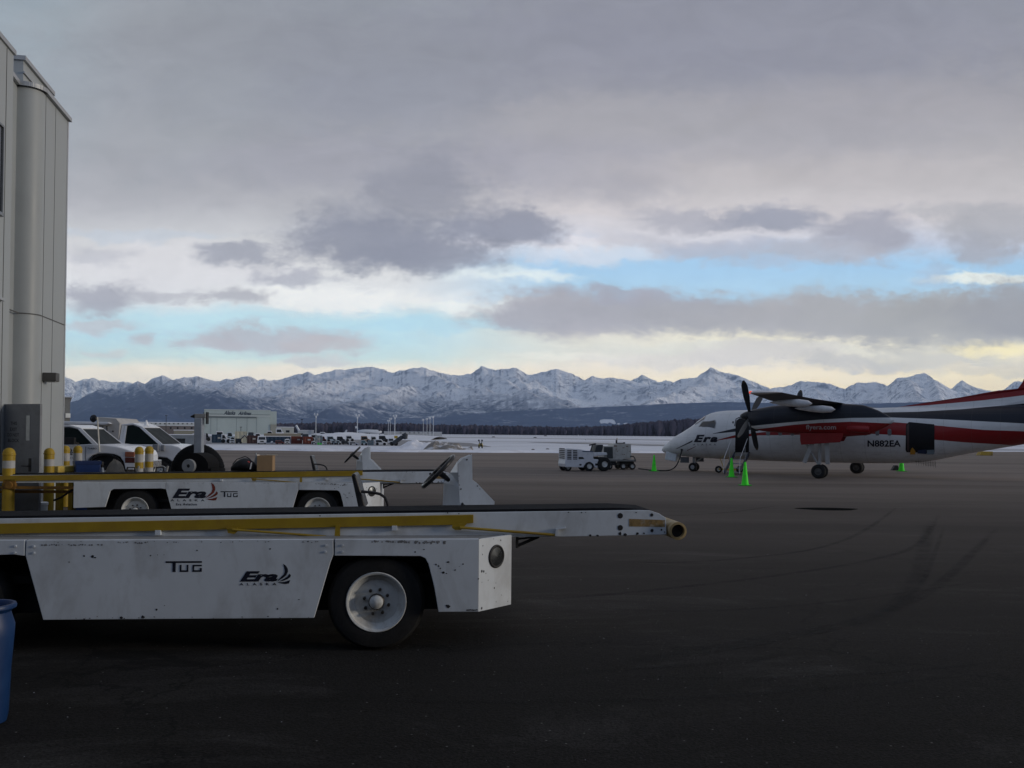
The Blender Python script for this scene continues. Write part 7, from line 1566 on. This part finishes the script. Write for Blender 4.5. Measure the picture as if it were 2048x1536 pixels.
# yellow tractor with two lamps right of the rubble
g_ = at(961, 118); g_.z = GB; f_ = Fr(g_, 0); o = empty('yellow_tractor', g_, 0, 'small yellow tractor with two round head lamps, alone beyond the apron edge', 'tractor')
YT = M('tractor_yellow', (0.42, 0.33, 0.1), .6); a = f_.px(956, 887, 0); b = f_.px(966, 887, 0); mb = MB(); mb.loft([[(a[0], 0, .2), (b[0], 0, .2), (b[0] - .08, 0, a[1]), (a[0] + .08, 0, a[1])], [(a[0], 1.2, .2), (b[0], 1.2, .2), (b[0] - .08, 1.2, a[1]), (a[0] + .08, 1.2, a[1])]]); mb.build('body', YT, o, bevel=.03)
mb = MB(); mb.b2(-.08, .08, -.06, .0, .2, a[1] + .1); mb.build('radiator', BLK, o)
for px in (957.8, 964): c = f_.p3(px, 881, 0); mb = MB(); mb.cyl((c.x * .6, 0, a[1]), c, .05, n=8); mb.lathe([(.001, -.1), (.12, -.06), (.13, .04), (.001, .08)], c, (0, 1, 0), 14); mb.build('head_lamp', VD, o)
for x in (a[0] + .05, b[0] - .2): mb = MB(); mb.b2(x, x + .16, .0, .5, 0, .42); mb.build('wheel', TYRE, o)
# yellow machine beyond the aircraft tail
g_ = gp(1972, 911); f_ = Fr((g_.x, g_.y, gz(g_.y)), 0); o = empty('yellow_wheel_ramp', f_.o, 0, 'low yellow ramp block on the asphalt beyond the aircraft tail', 'block'); a = f_.px(1959, 906, 0); b = f_.px(1986, 903, 0); mb = MB(); mb.prism([(a[0], 0), (b[0], 0), (b[0], b[1]), (a[0] + .3, b[1])], 0, .8); mb.build('block', M('ramp_yellow', (.4, .27, .04), .6, dirt=(.1, .08, .05), dirt_amt=.7), o, bevel=.03)
# taxiway edge markers and lumps far out on the snow
for px, py, lab in ((987, 874.6, 'small dark ice lump left of centre on the far snowfield'), (1091, 872.4, 'small dark ice lump near the middle of the far snowfield'), (1070, 875.8, 'tiny dark ice lump above the tractor grille'), (1095, 898.5, 'dark snow lump at the apron edge left of the tractor'), (1066, 899.5, 'flat dark ice patch at the apron edge')):
    g_ = gp(px, py); s_ = 4.0 / F * g_.y; mb = MB(); k = 10; vs = [(s_ * math.cos(2 * math.pi * i / k) * (1 + .3 * math.sin(i * 2.3)), s_ * .6 * math.sin(2 * math.pi * i / k), -.02) for i in range(k)] + [(s_ * .5 * math.cos(2 * math.pi * i / k), s_ * .3 * math.sin(2 * math.pi * i / k), s_ * .42) for i in range(k)]
    mb.add(vs, [(i, (i + 1) % k, k + (i + 1) % k, k + i) for i in range(k)] + [tuple(range(k, 2 * k))]); o = mb.build('ice_lump', M('lump_dark', (0.12, 0.11, 0.11), .9), None, loc=(g_.x, g_.y, gz(g_.y))); tag(o, lab, 'ice lump')
for px, py in ((1171, 880.5),): 
    g_ = gp(px, py); o = empty('taxi_marker', (g_.x, g_.y, gz(g_.y)), 0, 'small pale taxiway marker board on the snow behind the ramp tractor', 'marker'); s_ = g_.y / F; mb = MB(); mb.b2(-1.0 * s_, 1.0 * s_, -.05, .05, .2, 2.8 * s_); mb.build('board', VW, o); mb = MB(); mb.b2(-.05, .05, .051, .12, 0, .2); mb.build('stake', VD, o)
